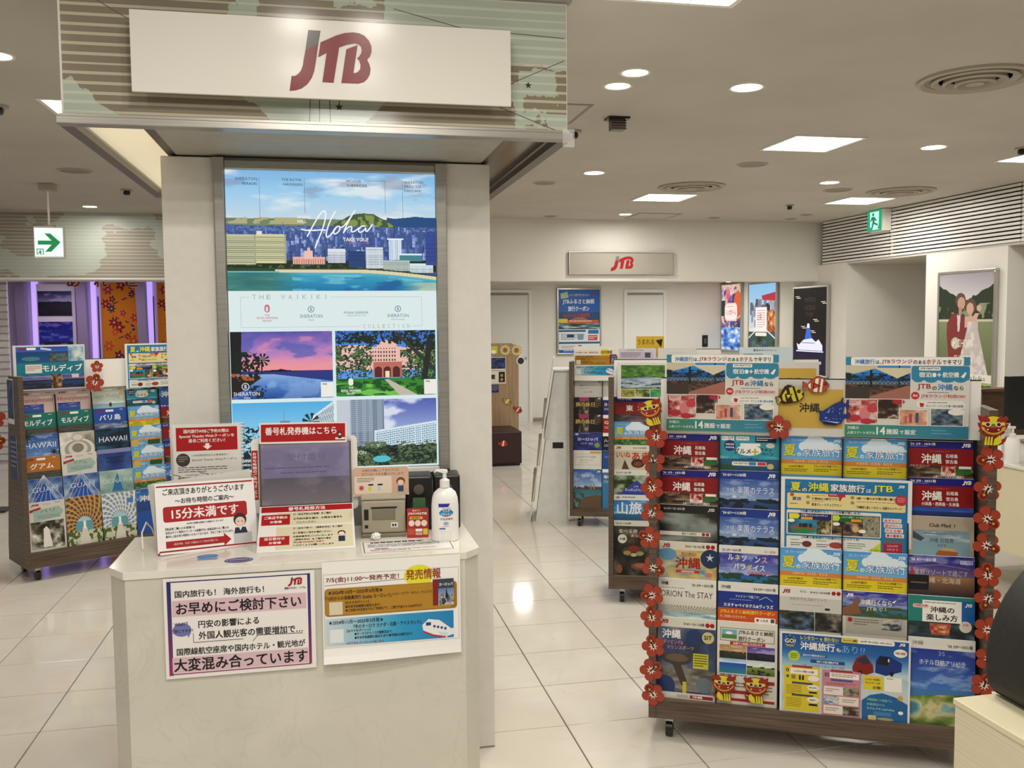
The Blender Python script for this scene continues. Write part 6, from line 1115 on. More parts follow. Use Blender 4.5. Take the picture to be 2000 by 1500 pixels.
# second sheet curls at its lower edge
def curl_sheet():
    S = s_yellow(2); S.z += .0002; pm = S.mesh('cover_print'); V = np.empty(len(pm.vertices) * 3, np.float32); pm.vertices.foreach_get('co', V); V = V.reshape(-1, 3)
    V[:, 0] *= 40 / 29.7; V[:, 2] *= 29.4 / 21
    def off(x, z): return -.018 * np.clip((-z - .252) / .042, 0, 1) ** 2 * (0.6 + .4 * np.sin(x * 9 + 1))
    V[:, 1] += off(V[:, 0], V[:, 2]); pm.vertices.foreach_set('co', V.ravel()); pm.update(); pm.materials.append(M['ink'])
    vs = []; fs = []; nx, nz = 16, 16
    for j in range(nz + 1):
        for i in range(nx + 1):
            x, z = .4 * i / nx, -.294 * j / nz; vs.append((x, float(off(np.array(x), np.array(z))), z))
    for j in range(nz):
        for i in range(nx): a = j * (nx + 1) + i; fs.append((a, a + 1, a + nx + 2, a + nx + 1))
    m0 = mesh('notice_sheet', vs, fs); o = link('notice_sheet', m0, 'paper'); o.location = (-.02, 2.6265, .8165)
    tag(o, 'sale information notice in yellow and blue with an airplane, curling on counter right', 'notice', 'notices on the counter front'); link('cover_print', pm, None, o)
curl_sheet()

# ------------------------------------------------------------ things on the counter
ZC = .82
t = empty('sign_stand', MT(-.468, 2.985, ZC, 1, 0), 'clear stand with red and white coupon notice at the counter\'s left rear', 'sign stand')
box('acrylic_back', 'glass', -.004, .003, .0, .209, .005, .368, t); box('acrylic_foot', 'glass', -.004, .004, 0, .209, .07, .003, t)
card('notice', None, None, None, s_coupon, MT(0, .0005, .366), .0008, parent=t)
st2 = MT(-.502, 2.838, ZC, 22.5)
t = empty('waiting_time_stand', st2, 'leaning white notice on clear stand showing the waiting time in red', 'sign stand')
for k in range(4): o = link('spare_sheet', slab_mesh(.297, .21, .0015, 'paperedge'), None, t, MT(-.004 - .003 * k, .012 + k * .0045, .208 - k * .002, 0, -14, -3))
card('notice', None, None, None, s_wait, MT(.0, .0, .207, 0, -14, 2), .0012, parent=t)
MB().add([(.06, -.022, 0), (.2, -.022, 0), (.2, .06, 0), (.06, .06, 0), (.06, -.022, .003), (.2, -.022, .003), (.2, .06, .003), (.06, .06, .003)], [(0, 3, 2, 1), (4, 5, 6, 7), (0, 1, 5, 4), (1, 2, 6, 5), (2, 3, 7, 6), (3, 0, 4, 7)]).build('acrylic_foot', 'glass', t)
box('acrylic_lip', 'glass', .06, -.024, .0, .2, -.022, .05, t)
for x in (.08, .16):
    tube([(x + .012 * math.cos(a), .055 + .012 * math.sin(a), .212 + .008 * math.sin(a * .5)) for a in [i * .6 for i in range(11)]], .0012, 6).build('binder_ring', 'steel', t, smooth=True)
cb = tube([(-.53, 3.0, ZC + .004), (-.535, 2.96, ZC + .05), (-.545, 2.93, ZC + .075), (-.553, 2.9, ZC + .05), (-.548, 2.88, ZC + .004)], .0025, 8).build('power_cable', 'white', smooth=True); tag(cb, 'thin white cable loop behind the waiting time stand', 'cable')

tk = empty('ticket_terminal', MT(-.21, 2.955, ZC, 0), 'touch screen queue ticket terminal with red header sign', 'ticket machine')
def rr(x0, z0, x1, z1, r, y0, y1):
    pts = []
    for cx, cz, a0 in ((x1 - r, z0 + r, -90), (x1 - r, z1 - r, 0), (x0 + r, z1 - r, 90), (x0 + r, z0 + r, 180)):
        for q in range(5): a = math.radians(a0 + q * 22.5); pts.append((cx + r * math.cos(a), cz + r * math.sin(a)))
    return MB().prism(pts, y0, y1)
rr(-.022, .08, .308, .318, .014, .004, .022).build('back_plate', 'white', tk)
box('bezel', 'darksteel', .002, -.008, .100, .288, .004, .306, tk, .003)
sc_m = mat('screen_glass', '#17151a', .1, spec=.6)
box('screen', sc_m, .008, -.0095, .106, .282, -.008, .300, tk)
def s_screen():
    S = Sheet(27.4, 19.4); S.PIC(lambda u, v: lay(grad(v, [(0, '#7c7585'), (.1, '#6f6880'), (.55, '#6c667e'), (.56, '#55505a'), (1, '#6a6568')]), np.clip((vnoise(u, v, 5, 3) - .5), 0, .2), '#a49cac'), 0, 0, 27.4, 19.4, 40)
    S.T('受付番号', 8, 3, 12, 2.4, '#645e74', False); S.lines(1, 7.4, 25, 1, 1, '#5a5470'); S.lines(6, 9, 15, 1, 1, '#5a5470'); return S
pm = s_screen().mesh('screen_image'); sm_ = attr_mat('screen_image', .14, 0, .6); n_, l_, b_ = nodes(sm_); at_ = [x for x in n_ if x.type == 'ATTRIBUTE'][0]; l_.new(at_.outputs['Color'], b_.inputs['Emission Color']); b_.inputs['Emission Strength'].default_value = .55; pm.materials.append(sm_); o = link('screen_image', pm, None, tk); o.location = (.008, -.0096, .300)
box('neck', 'darksteel', .11, .02, .0, .17, .05, .2, tk); box('foot', 'darksteel', .06, .0, .0, .22, .1, .008, tk)
card('header_sign', None, None, None, s_ticket, MT(.006, -.012, .369, 0, -2, .6), .002, parent=tk)
card('side_sign', None, None, None, s_vert, MT(-.021, .0025, .281), .001, parent=tk)
card('instruction_sheet', None, None, None, s_howto, MT(.001, -.012, .103, 0, -61), .002, parent=tk)

pt = empty('receipt_printer', MT(.105, 2.888, ZC, -4), 'boxy grey beige ticket printer beside the touch screen', 'printer')
box('body', 'printergrey', 0, 0, .012, .138, .14, .118, pt, .006); box('base', 'printerdark', -.001, -.006, 0, .139, .13, .012, pt, .003)
box('lid', 'printergrey', -.002, -.002, .1185, .140, .142, .130, pt, .005); box('paper_slot', 'black', .03, -.0015, .092, .112, .001, .097, pt)
box('front_door', 'printerdark', .034, -.003, .056, .106, .001, .091, pt, .002); box('button_panel', 'black', .008, -.0015, .056, .022, .001, .09, pt)
box('status_box', 'white', .092, -.0015, .03, .114, .001, .046, pt); box('power_button', 'black', .01, -.0015, .03, .02, .001, .04, pt)
for k in (0, 1): box('button', 'black', .096 + k * .008, -.0022, .034, .101 + k * .008, -.0016, .042, pt)
card('app_notice', 'pink beige rounded notice card standing on the grey printer', 'notice', None, s_app, MT(.083, 2.955, ZC + .214, -2, -6), .002)
o = box('card_stand', 'glass', .10, 2.95, ZC + .131, .24, 2.985, ZC + .134); bpy.data.objects.remove(o)
def loudspeaker(x, y, label, cone=True):
    t = empty('loudspeaker', MT(x, y, ZC, -4), label, 'speaker', 'small black loudspeakers')
    box('cabinet', 'black', 0, 0, 0, .085, .11, .178, t, .006)
    if cone:
        MB().cyl((.042, -.003, .07), .034, .004, 28, 'y').build('woofer_ring', 'blackmatte', t); MB().cyl((.042, -.006, .07), .024, .004, 28, 'y', .012).build('woofer', 'darksteel', t); MB().cyl((.042, -.003, .135), .017, .004, 20, 'y').build('tweeter', 'darksteel', t)
loudspeaker(.252, 2.955, 'black loudspeaker right of the printer, its round cone showing')
loudspeaker(.345, 2.955, 'black loudspeaker standing behind the hand soap bottle')
t = empty('leaflet_holder', MT(.247, 2.872, ZC, -8), 'small red leaflet with yellow corner leaning beside the soap bottle', 'leaflet')
card('leaflet', None, None, None, lambda: s_leaflet(), Matrix.Identity(4) @ MT(0, 0, .0905, 0, -14) @ Matrix.Scale(.62, 4), .004, parent=t)
box('acrylic_tray', 'glass', -.002, -.004, 0, .072, .035, .003, t)
box('green_card', mat('green_card', '#3c5c34', .5), .018, .030, .004, .058, .032, .118, t)

bt = empty('pump_bottle', (.359, 2.795, ZC), 'white hand sanitizer pump bottle standing at the counter\'s right end', 'bottle')
MB().lathe([(.038, 0), (.0425, .004), (.0425, .11), (.040, .135), (.034, .152), (.022, .163), (.013, .167), (.013, .172)], n=36, sy=.72).build('bottle_body', 'skin', bt, smooth=True)
MB().lathe([(.0155, .168), (.0155, .190), (.009, .194), (.006, .196), (.006, .214)], n=28).build('pump_collar', 'white', bt, smooth=True)
hb = MB(); hb.cyl((0, 0, .212), .0095, .010, 20); hb.prism([(-.009, .2135), (.009, .2135), (.009, .2225), (-.009, .2245), (-.028, .2235), (-.034, .216), (-.031, .2145), (-.026, .2185)], -.006, .006); hb.build('pump_head', 'white', bt, bevel=.0012)
def bottle_label():
    S = Sheet(5.6, 8.6)
    def fn(u, v):
        im = np.ones(u.shape + (3,)) * col('#eceae6'); x, y = u * 5.6, v * 8.6
        im = lay(im, (y > .1) & (y < 1.2) & (x > .5) & (x < 3.9 - .4 * y), '#3a3a9c'); im = lay(im, ((x - 2.8) / 2.1) ** 2 + ((y - 3.0) / 1.15) ** 2 < 1, '#2a86b8')
        im = lay(im, ((x - 2.7) / .8) ** 2 + ((y - 6.3) / .6) ** 2 < 1, '#9ab4dc'); im = lay(im, (np.abs(y - 7.2) < .06) & (x > 1.6) & (x < 3.8), '#c44a3c'); return lay(im, (y > 7.6) & (y < 8.1) & (x > .7) & (x < 2.5), '#5a6aac')
    S.PIC(fn, 0, 0, 5.6, 8.6, 34); S.T('ハンド', 1.8, 2.0, 2, .8, W_); S.T('スキッシュ', 1.1, 2.95, 3.4, .9, W_); S.T('手指消毒用', 1.0, 4.5, 3.7, .8, '#c44a3c'); S.T('THE HAND', 1.6, 1.4, 2.6, .35, '#2c3c84'); return S
lm = bottle_label().mesh('bottle_label'); V = np.empty(len(lm.vertices) * 3, np.float32); lm.vertices.foreach_get('co', V); V = V.reshape(-1, 3)
xx = V[:, 0] - .028; an = xx / .040; ly = .0002 + (-V[:, 1]) * .6; V2 = np.stack([(.0425 + ly) * np.sin(an), -(.0425 + ly) * .72 * np.cos(an) - .0002, V[:, 2] + .122], 1)
lm.vertices.foreach_set('co', V2.astype(np.float32).ravel()); lm.update(); lm.materials.append(M['ink']); link('bottle_label', lm, None, bt)
ts = MB(); r_ = random.Random(3)
bm = bmesh.new(); bmesh.ops.create_icosphere(bm, subdivisions=3, radius=.014)
for v in bm.verts: v.co *= .75 + .5 * r_.random(); v.co.z = max(v.co.z * .8, -.011)
me = bpy.data.meshes.new('tissue'); bm.to_mesh(me); bm.free(); o = link('crumpled_tissue', me, 'paper'); o.location = (.147, 2.852, ZC + .011); tag(o, 'crumpled white tissue in front of the printer', 'tissue')
o = card('laminated_sheet', 'laminated notice with gold border lying flat on the counter right', 'notice', None, s_flat, MT(.097, 2.822, ZC + .0012, 0, -90), .0012)
def s_stick(k):
    S = Sheet(8, 8); 
    if k == 0: S.C(3.6, 2.6, 3, '#3a86c4', 2.2); S.lines(1.6, 1.8, 4, 1.4, 2, '#bcd8ec'); S.R(1, 4.6, 5.6, 2, '#8ab4dc'); S.lines(1.4, 5, 5, 1.4, 2, '#3a6cac')
    else: S.C(4, 3, 4, '#4a4484', 2.8); S.C(4, 3, 3.5, '#d8d4e0', 2.3); S.C(4, 3, 3.3, '#4a4484', 2.1); S.T('ANNIVERSARY', 1.4, 2.4, 5.2, 1, '#d8d4e0')
    return S
for k, (x, y, lb_) in enumerate(((-.385, 2.785, 'blue sticker on the counter top in front of the waiting time stand'), (-.295, 2.722, 'oval purple sticker near the counter front edge'))):
    pm = s_stick(k).mesh('sticker'); pm.materials.append(M['ink']); o = link('counter_sticker', pm); o.matrix_world = MT(x, y, ZC + .0006, 3, -90); tag(o, lb_, 'sticker', 'stickers on the counter top')

# ------------------------------------------------------------ brochure racks
ROWZ = (1.086, .960, .833, .703, .576, .438)
ROWN = ('top', 'second', 'third', 'fourth', 'fifth', 'bottom'); COLN = ('first', 'second', 'third', 'fourth', 'fifth')
COLX = (.028, .2375, .4465, .6555, .8625)
def rack(org, ang, label, name_, cards, dz=0., boards=True, front=True):
    Mx = MT(org[0], org[1], 0, ang)
    t = empty('brochure_rack', Mx, label, 'brochure rack', 'dark wood brochure racks on casters')
    prof = [(0, .08), (.36, .08), (.36, .17), (.205, 1.205), (.009, 1.205)]
    for x in (0, 1.082): MB().prism(prof, x, x + .026, 'x').build('side_panel', 'walnut', t)
    box('plinth', 'walnut', .026, .002, .08, 1.082, .355, .152 + dz, t, .001)
    MB().prism([(.052, .153), (.35, .153), (.20, 1.10), (.175, 1.10)], .026, 1.082, 'x').build('back_panel', 'darkgap', t)
    for i in range(6):
        o0 = .02 + .022 * (5 - i); zb = ROWZ[i] + dz - .302
        if zb > .153: box('shelf', 'black', .027, o0 - .004 + .021 - .012, zb, 1.081, o0 + .032, zb + .003, t)
    for x in (.232, .441, .650, .859): MB().prism([(.012, .153), (.1, .153), (.165, 1.085), (.135, 1.085)], x, x + .004, 'x').build('divider', 'darkgap', t)
    if boards: box('header_board', 'white', .026, .136, 1.092 + dz, 1.082, .142, 1.29, t); box('board_edge', 'black', .026, .1355, 1.29, 1.082, .1425, 1.294, t)
    for x in (.07, 1.03):
        for y in (.05, .31):
            cs = MB(); cs.cyl((x - .012, y, .03), .03, .024, 20, 'x'); c_ = cs.build('caster', 'black', t, smooth=True); box('caster_fork', 'alu', x - .014, y - .012, .05, x + .014, y + .012, .08, c_)
    for (r, c), (fn, args, desc) in sorted(cards.items()):
        o0 = .02 + .022 * (5 - r)
        rj = random.Random(r * 7 + c); 
        mw = Mx @ MT(COLX[c] + rj.uniform(-.0012, .0012), o0 + .021, ROWZ[r] + dz + rj.uniform(-.003, .003), 0, -4)
        card('travel_brochure', '%s, %s row, %s column of the %s' % (desc, ROWN[r], COLN[c], name_), 'brochure', 'brochures on the ' + name_, fn, mw, .009, args=args)
    return Mx, t
A = ()
OK0 = (d_okinawa, A, 'red and navy Okinawa brochure'); OK1 = (d_okinawa, (1,), 'red Okinawa brochure with sea strip')
SU0, SU1, SU2 = (d_summer, A, 'yellow and sky blue summer brochure'), (d_summer, (1,), 'summer brochure with green foliage'), (d_summer, (2,), 'summer brochure with blue photo strip')
CP = (d_campaign, A, 'teal campaign brochure with plus sign')
near = {(0, 0): OK0, (1, 0): OK0, (2, 0): (d_dark, A, 'dark club floor brochure'), (3, 0): (d_waiwai, A, 'sand coloured Okinawa brochure'), (4, 0): (d_stay, A, 'white brochure with grey rays'), (5, 0): (d_marine, A, 'diving brochure with sea turtle'),
        (0, 1): CP, (1, 1): (d_terrace, A, 'blue terrace brochure'), (2, 1): (d_terrace, A, 'blue terrace brochure'), (3, 1): (d_renaissance, A, 'blue violet beach brochure'), (4, 1): (d_kanucha, A, 'navy and orange coupon brochure'), (5, 1): (d_furusato, A, 'white coupon brochure with four photos'),
        (0, 2): SU0, (3, 2): SU0, (4, 2): (d_ihg, A, 'grey hotels brochure'), (0, 3): SU0, (3, 3): SU0, (4, 3): (d_okinawajtb, A, 'coastal rock Okinawa brochure'),
        (0, 4): OK0, (1, 4): OK1, (2, 4): (d_club, A, 'beach resort brochure with straw hat'), (3, 4): (d_hoshino, A, 'dusk resort brochure'), (4, 4): (d_enjoy, A, 'teal and white Okinawa guide brochure'), (5, 4): (d_alivila, A, 'blue coast hotel brochure')}
N3 = 'near right rack'
R3, _ = rack((1.111, 3.017), -27.33, 'largest nearest brochure rack at right, trimmed with red paper hibiscus', N3, near)
def on(Rm, name, label, cat, fn, u, z, off=.118, t=.002, args=(), grp=None, tilt=0, ry=0): return card(name, label, cat, grp, fn, Rm @ MT(u, off, z, 0, tilt, ry), t, args=args)
on(R3, 'header_poster', 'terrace and desserts poster, left of the two on top of the near right rack', 'poster', s_lounge, .048, 1.377, .122, grp='lounge posters on the near right rack')
on(R3, 'header_poster', 'terrace and desserts poster, right of the two on top of the near right rack', 'poster', s_lounge, .656, 1.370, .122, grp='lounge posters on the near right rack')
on(R3, 'header_card', 'beige yellow card reading Okinawa between the two terrace posters', 'sign', s_centre, .434, 1.289, .129)
card('family_poster', 'blue summer family travel poster hung over the middle of the near right rack', 'poster', None, s_family, R3 @ MT(.448, .099, .953) @ Matrix.Diagonal((1, 1, .9, 1)), .0015)
on(R3, 'rental_poster', 'blue poster with red and blue buses at the bottom of the near right rack', 'poster', s_rental, .450, .430, .014, .0015, tilt=-1)

def t_(fn, *a): return (fn, a)
left = {(0, 0): (d_honeymoon, A, 'pink honeymoon brochure'), (0, 1): (d_honeymoon, A, 'pink honeymoon brochure'), (0, 2): (d_resort, A, 'pale green wedding brochure'), (0, 3): CP,
        (1, 0): (d_title, ('モルディブ', '#1f7a70', W_, 16, 2.2), 'green Maldives brochure'), (1, 1): (d_title, ('モルディブ', '#1f7a70', W_, 16, 2.2), 'green Maldives brochure'), (1, 2): (d_title, ('バリ島', '#2858a8', W_, 13, 3.4, ('#2c3c64', '#5a6c8c', '#a8b8c4')), 'blue Bali brochure'), (1, 3): SU0,
        (2, 0): (d_hawaii, A, 'blue Hawaii brochure with palms'), (2, 1): (d_arch, A, 'white arched ceiling brochure'), (2, 2): (d_hawaii, (1,), 'dark teal Hawaii brochure'), (2, 3): SU2,
        (3, 0): (d_title, ('グアム', '#b8772c', W_, 13, 3.6), 'orange Guam brochure'), (3, 1): (d_wedding, ('グアム',), 'white and sage wedding brochure'), (3, 2): (d_okiwed, A, 'blue Okinawa wedding brochure'), (3, 3): SU2,
        (4, 0): (d_guam, A, 'blue glass chapel Guam brochure'), (4, 1): (d_guam, A, 'blue glass chapel Guam brochure'), (4, 2): (d_okiwed, (1,), 'sage Okinawa brochure with blue triangle'), (4, 3): SU1,
        (5, 0): (d_wedding, ('バリ',), 'white wedding brochure with couple'), (5, 1): (d_chapel, A, 'wooden chapel brochure'), (5, 2): (d_chapel, (1,), 'white steel chapel brochure'), (5, 3): (d_blue2, A, 'blue sea brochure'),
        (0, 4): (d_blue2, A, 'blue sea brochure'), (1, 4): OK0, (2, 4): OK1, (3, 4): OK0, (4, 4): (d_blue2, A, 'blue sea brochure')}
R1, rk1 = rack((-1.721, 5.683), 31.6, 'brochure rack at far left beside the pillar', 'left rack', left, dz=.022)
on(R1, 'header_poster', 'blue Maldives lagoon poster on top of the left rack', 'poster', s_maldives, .008, 1.384)
on(R1, 'family_poster', 'small blue summer family poster on top of the left rack', 'poster', s_family, .650, 1.380)
pm = s_small(3)
for k, (y, z, s_) in enumerate(((.14, 1.19, 0), (.12, .86, 3))): card('side_leaflet', ('blue leaflet high on the side of the left rack', 'blue leaflet low on the side of the left rack')[k], 'leaflet', None, s_small, R1 @ MT(-.0022, y + .09, z, -90) @ Matrix.Diagonal((.62, 1, 1.9, 1)), .001, args=(s_,))

mid = {(0, 0): (d_tohoku, A, 'red brochure'), (1, 0): SU1, (2, 0): (d_akita, A, 'cream brochure with red lettering'), (3, 0): (d_koko, A, 'brochure with blue triangle over greenery'), (4, 0): (d_yama, A, 'blue mountain trip brochure'), (5, 0): (d_taberu, A, 'dark food trip brochure')}
for r in range(6): mid[(r, 1)] = ((d_slim, ('#8f0f14', '北陸'), 'red brochure'), SU0, OK0, (d_blue2, A, 'blue sea brochure'), OK1, (d_port, A, 'harbour brochure'))[r]
R2, _ = rack((1.452, 4.554), -20, 'brochure rack partly hidden behind the near right rack', 'middle rack', mid)
on(R2, 'header_poster', 'green forest stream poster on the middle rack', 'poster', s_stream, .044, 1.278, .10)
on(R2, 'header_card', 'white blue top card sticking up behind the near right rack', 'sign', s_sheet_white, .68, 1.356, .125, args=(2,))
on(R2, 'header_card', 'beige yellow card half hidden behind the near right rack', 'sign', s_centre, .852, 1.277, .12)
far = {}
for r, d in enumerate(((d_grand, A, 'pale grey grand tour brochure'), (d_yume, A, 'black holiday brochure with gold letters'), (d_yume, A, 'black holiday brochure with gold letters'), (d_europe, A, 'indigo Europe brochure'), (d_business, A, 'white business class brochure'), (d_port, A, 'harbour town brochure'))): far[(r, 0)] = d
for r, d in enumerate(((d_grand, A, 'pale grey tour brochure'), (d_slim, ('#2c2c7c', 'ヨーロッパ'), 'navy brochure'), (d_slim, A, 'red quality tour brochure'), (d_slim, ('#16283c', 'ハイキング'), 'dark teal brochure'), (d_business, (1,), 'blue business class brochure'), (d_slim, ('#3c84b4', '特集'), 'light blue brochure'))): far[(r, 1)] = d
R4, _ = rack((1.729, 6.351), -20, 'farthest brochure rack beside the white cardboard stand', 'far rack', far, dz=-.018)
card('sale_notice', 'sale information notice on the left top of the far rack', 'notice', None, s_yellow, R4 @ MT(.031, .10, 1.316) @ Matrix.Diagonal((1.09, 1, 1.2, 1)), .002)
on(R4, 'white_notice', 'lilac printed sheet next to the sale notice on the far rack', 'notice', s_sheet_white, .352, 1.298, .11)
on(R4, 'white_notice', 'blank white sheet above the middle rack, on the far rack', 'notice', s_sheet_white, .635, 1.300, .105, args=(1,))
card('yellow_sign', 'small yellow sign standing on top of the far rack', 'sign', None, s_small, R4 @ MT(.479, .13, 1.385), .002, args=(4,))

# ------------------------------------------------------------ paper decorations
def flower_meshes():
    b = MB(); n = 60; pts = []
    for i in range(n):
        a = 2 * math.pi * i / n; r = .026 + .0155 * abs(math.cos(2.5 * a)) ** .55; pts.append((r * math.sin(a), r * math.cos(a)))
    b.prism(pts, 0, .003); base = mesh('paper_hibiscus', b.v, b.f); base.materials.append(mat('paper_red', '#9c2f1e', .6))
    S = Sheet(10, 10, .01)
    S.P([(p[0] * 92, -p[1] * 92) for p in pts], '#a8482f')
    for k in range(5): a = 2 * math.pi * (k + .5) / 5; S.L(0, 0, 3.0 * math.sin(a), -3.0 * math.cos(a), .14, '#7c2014')
    S.C(0, -2.3, 1.0, '#7c2014', 1.4); S.star(0, 0, 1.75, .7, 8, '#ece0d4', .2); S.L(0, .3, 0, -1.5, .55, '#3c1410'); S.C(0, .2, .4, '#3c1410'); S.star(0, -2.2, .62, .25, 5, '#d8b83c'); pm = S.mesh('printed_petals'); pm.materials.append(M['ink']); return base, pm
FB, FP = flower_meshes()
ORD = ('topmost', 'second', 'third', 'fourth', 'fifth', 'sixth', 'seventh', 'eighth', 'ninth', 'tenth', 'lowest')
def flower(Mw, label, grp, rot=0, s=1.):
    o = link('paper_hibiscus', FB); o.matrix_world = Mw @ Matrix.Rotation(math.radians(rot), 4, 'Y') @ Matrix.Scale(s, 4); tag(o, label, 'paper flower', grp); link('printed_petals', FP, None, o)
FL = [(.024, 1.092, 5), (.014, 1.003, -5), (.011, .911, -20), (.010, .820, 30), (.002, .733, -70), (.016, .625, 110), (.012, .527, -100), (.011, .445, -10), (.017, .343, -20), (.009, .254, 50), (.017, .168, -35)]
for k, (u, z, r) in enumerate(FL): flower(R3 @ MT(u, -.0045 + .012 * (z - .1) + (.0035 if k % 2 else -.002), z), '%s%s on the left post of the near right rack' % ('red paper hibiscus, ', ORD[k] if k in (0, 10) else ORD[k] + ' from the top'), 'paper hibiscus down the left post', r)
FR = [(1.088, 1.047, -95), (1.083, .951, -150), (1.083, .855, 130), (1.084, .768, 115), (1.088, .672, -5), (1.092, .594, 200), (1.091, .494, 90), (1.098, .396, 160), (1.085, .310, 20)]
for k, (u, z, r) in enumerate(FR): flower(R3 @ MT(u, -.0045 + .012 * (z - .1) + (.0035 if k % 2 else -.002), z), '%s%s on the right post of the near right rack' % ('red paper hibiscus, ', 'topmost' if k == 0 else ('lowest' if k == 8 else ORD[k] + ' from the top')), 'paper hibiscus down the right post', r)
flower(R3 @ MT(.438, .112, 1.122), 'red paper hibiscus at the lower right corner of the left terrace poster', None, -75, 1.05)
flower(R1 @ MT(.471, .10, 1.244), 'upper red paper hibiscus on the white board of the left rack', 'paper hibiscus on the left rack', 0, .9)
flower(R1 @ MT(.452, .095, 1.147), 'lower larger red paper hibiscus on the white board of the left rack', 'paper hibiscus on the left rack', 20, 1.35)

def shisa_meshes(k):
    """paper guardian lion dog, 9.6 cm tall"""
    S = Sheet(10, 11); Y, R_, D = '#d9cc3a', '#9c2f1e', '#2c1a10'
    out = [(.2, 1.2), (1.0, .6), (1.8, 1.1), (2.6, .6), (3.6, .6), (5, .3), (6.4, .6), (7.4, .2), (8.4, .9), (9.8, .1), (9.6, 1.8), (8.8, 2.6), (9.4, 3.0), (9.9, 2.8), (9.6, 4.2), (9.1, 4.8), (9.5, 6), (8.4, 6.4), (8, 7.2), (7.5, 7.0), (8, 10.6), (4, 10.9), (2.9, 10.6), (1.6, 9.9), (.6, 7.4), (1.2, 8), (2.2, 8.6), (2.6, 7.2), (1.4, 6.4), (1.4, 5.4), (.6, 4.4), (.2, 3), (1.0, 3.2), (.9, 2.4)]
    b = MB(); b.prism([((x - 5) * .0088, -(y - 5.5) * .0088) for x, y in out], 0, .003); base = mesh('paper_lion_dog', b.v, b.f); base.materials.append(mat('paper_lion', '#8f2a1c', .6))
    S.C(5, 3.8, 3.9, D, 3.4, 28); S.C(5, 3.8, 3.75, Y, 3.25, 28); S.P([(.3, 1.2), (1.0, .7), (1.8, 1.2), (2.6, .8), (3.8, 1.4), (4.0, 2.4), (3.2, 2.9), (2.2, 2.6), (1, 2.5)], R_); S.P([(9.7, .4), (8.4, 1.1), (7.4, .5), (6.2, 1.4), (6.0, 2.4), (6.8, 2.9), (7.8, 2.6), (9.2, 2.3)], R_)
    S.P([(.4, 3.1), (1.4, 3.6), (3, 3.9), (5, 4.3), (7, 3.9), (8.6, 3.6), (9.6, 3), (9.2, 4.4), (8.6, 5.4), (7.2, 6.3), (5, 6.8), (2.8, 6.3), (1.4, 5.4), (.7, 4.3)], R_)
    if k: S.P([(2.6, 4.6), (5, 5), (7.4, 4.6), (6.8, 6), (5, 6.3), (3.2, 6)], '#7c1c14'); S.P([(1.2, 4.2), (2.2, 4.5), (2.6, 6), (1.6, 5.4)], Y); S.P([(8.8, 4.2), (7.8, 4.5), (7.4, 6), (8.4, 5.4)], Y)
    pts = [(5 + 3.9 * math.sin(a), 3.0 + 3.5 * math.cos(a)) for a in [math.radians(-72 + i * 12) for i in range(13)]]
    for p, q in zip(pts, pts[1:]): S.L(*p, *q, .42, '#dca454')
    for x in (3.3, 6.7): S.C(x, 3.4, .85, '#ece0d4'); S.C(x, 3.4, .62, '#5c1c14'); S.C(x, 3.4, .3, D)
    S.P([(4.2, 4), (4.6, 3.2), (5.4, 3.2), (5.8, 4), (5, 4.2)], '#5c7c34')
    for x in (3.3, 6.7): S.P([(x - .35, 5), (x + .35, 5), (x, 5.6)], '#f0e4dc')
    S.P([(1.4, 6.1), (2.4, 6.2), (3.4, 6.7), (5, 7), (6.6, 6.7), (7.6, 6.2), (8.8, 5.8), (8.6, 6.2), (7.9, 7), (7.2, 6.8), (6.6, 7.7), (5.8, 7.2), (5, 8), (4.2, 7.2), (3.4, 7.8), (2.8, 6.9)], '#8f2a1c')
    S.P([(3, 7), (4.6, 8.4), (5, 10.6), (3.4, 10.4), (2.4, 9.4), (2.4, 8)], Y)
    for x in (5.1, 6.0, 6.9): S.P([(x, 7.6), (x + .5, 7.6), (x + .9, 10.5), (x + .1, 10.5)], Y); S.L(x - .05, 7.8, x + .05, 10.5, .12, D)
    S.P([(.7, 7.6), (1.4, 8.2), (2.2, 8.6), (2.3, 9.9), (1.2, 9.2)], R_)
    pm = S.mesh('printed_lion'); 
    vv = np.empty(len(pm.vertices) * 3, np.float32); pm.vertices.foreach_get('co', vv); vv = vv.reshape(-1, 3); kk = .88; vv[:, 0] = vv[:, 0] * kk - .044; vv[:, 2] = vv[:, 2] * kk + .0484; pm.vertices.foreach_set('co', vv.ravel()); pm.update(); pm.materials.append(M['ink']); return base, pm
SH = [shisa_meshes(0), shisa_meshes(1)]
def shisa(Mw, label, k=0, mir=1, s=1.):
    o = link('paper_lion_dog', SH[k][0]); o.matrix_world = Mw @ Matrix.Diagonal((mir * s, 1, s, 1)); tag(o, label, 'paper lion dog', 'paper lion dogs on the near right rack'); link('printed_lion', SH[k][1], None, o)
shisa(R3 @ MT(.008, -.008, 1.178, 0, 0, -14), 'red and yellow paper lion dog above the left column of hibiscus')
shisa(R3 @ MT(1.090, -.008, 1.142), 'paper lion dog with open mouth above the right column of hibiscus', 1, -1, 1.05)
shisa(R3 @ MT(.262, .002, .215), 'paper lion dog, left of the pair at the foot of the near right rack')
shisa(R3 @ MT(.370, .002, .217), 'paper lion dog, right of the pair at the foot of the near right rack')

def cut(name, label, cat, out, draw, c, Mw, k=.001, thick=.003):
    b = MB().prism([(x * k, -y * k) for x, y in out], 0, thick); base = mesh(name, b.v, b.f); base.materials.append(mat(name + '_paper', c, .6)); o = link(name, base); o.matrix_world = Mw; tag(o, label, cat)
    S = Sheet(10, 10, k); draw(S); pm = S.mesh('printed_face'); pm.materials.append(M['ink']); link('printed_face', pm, None, o)
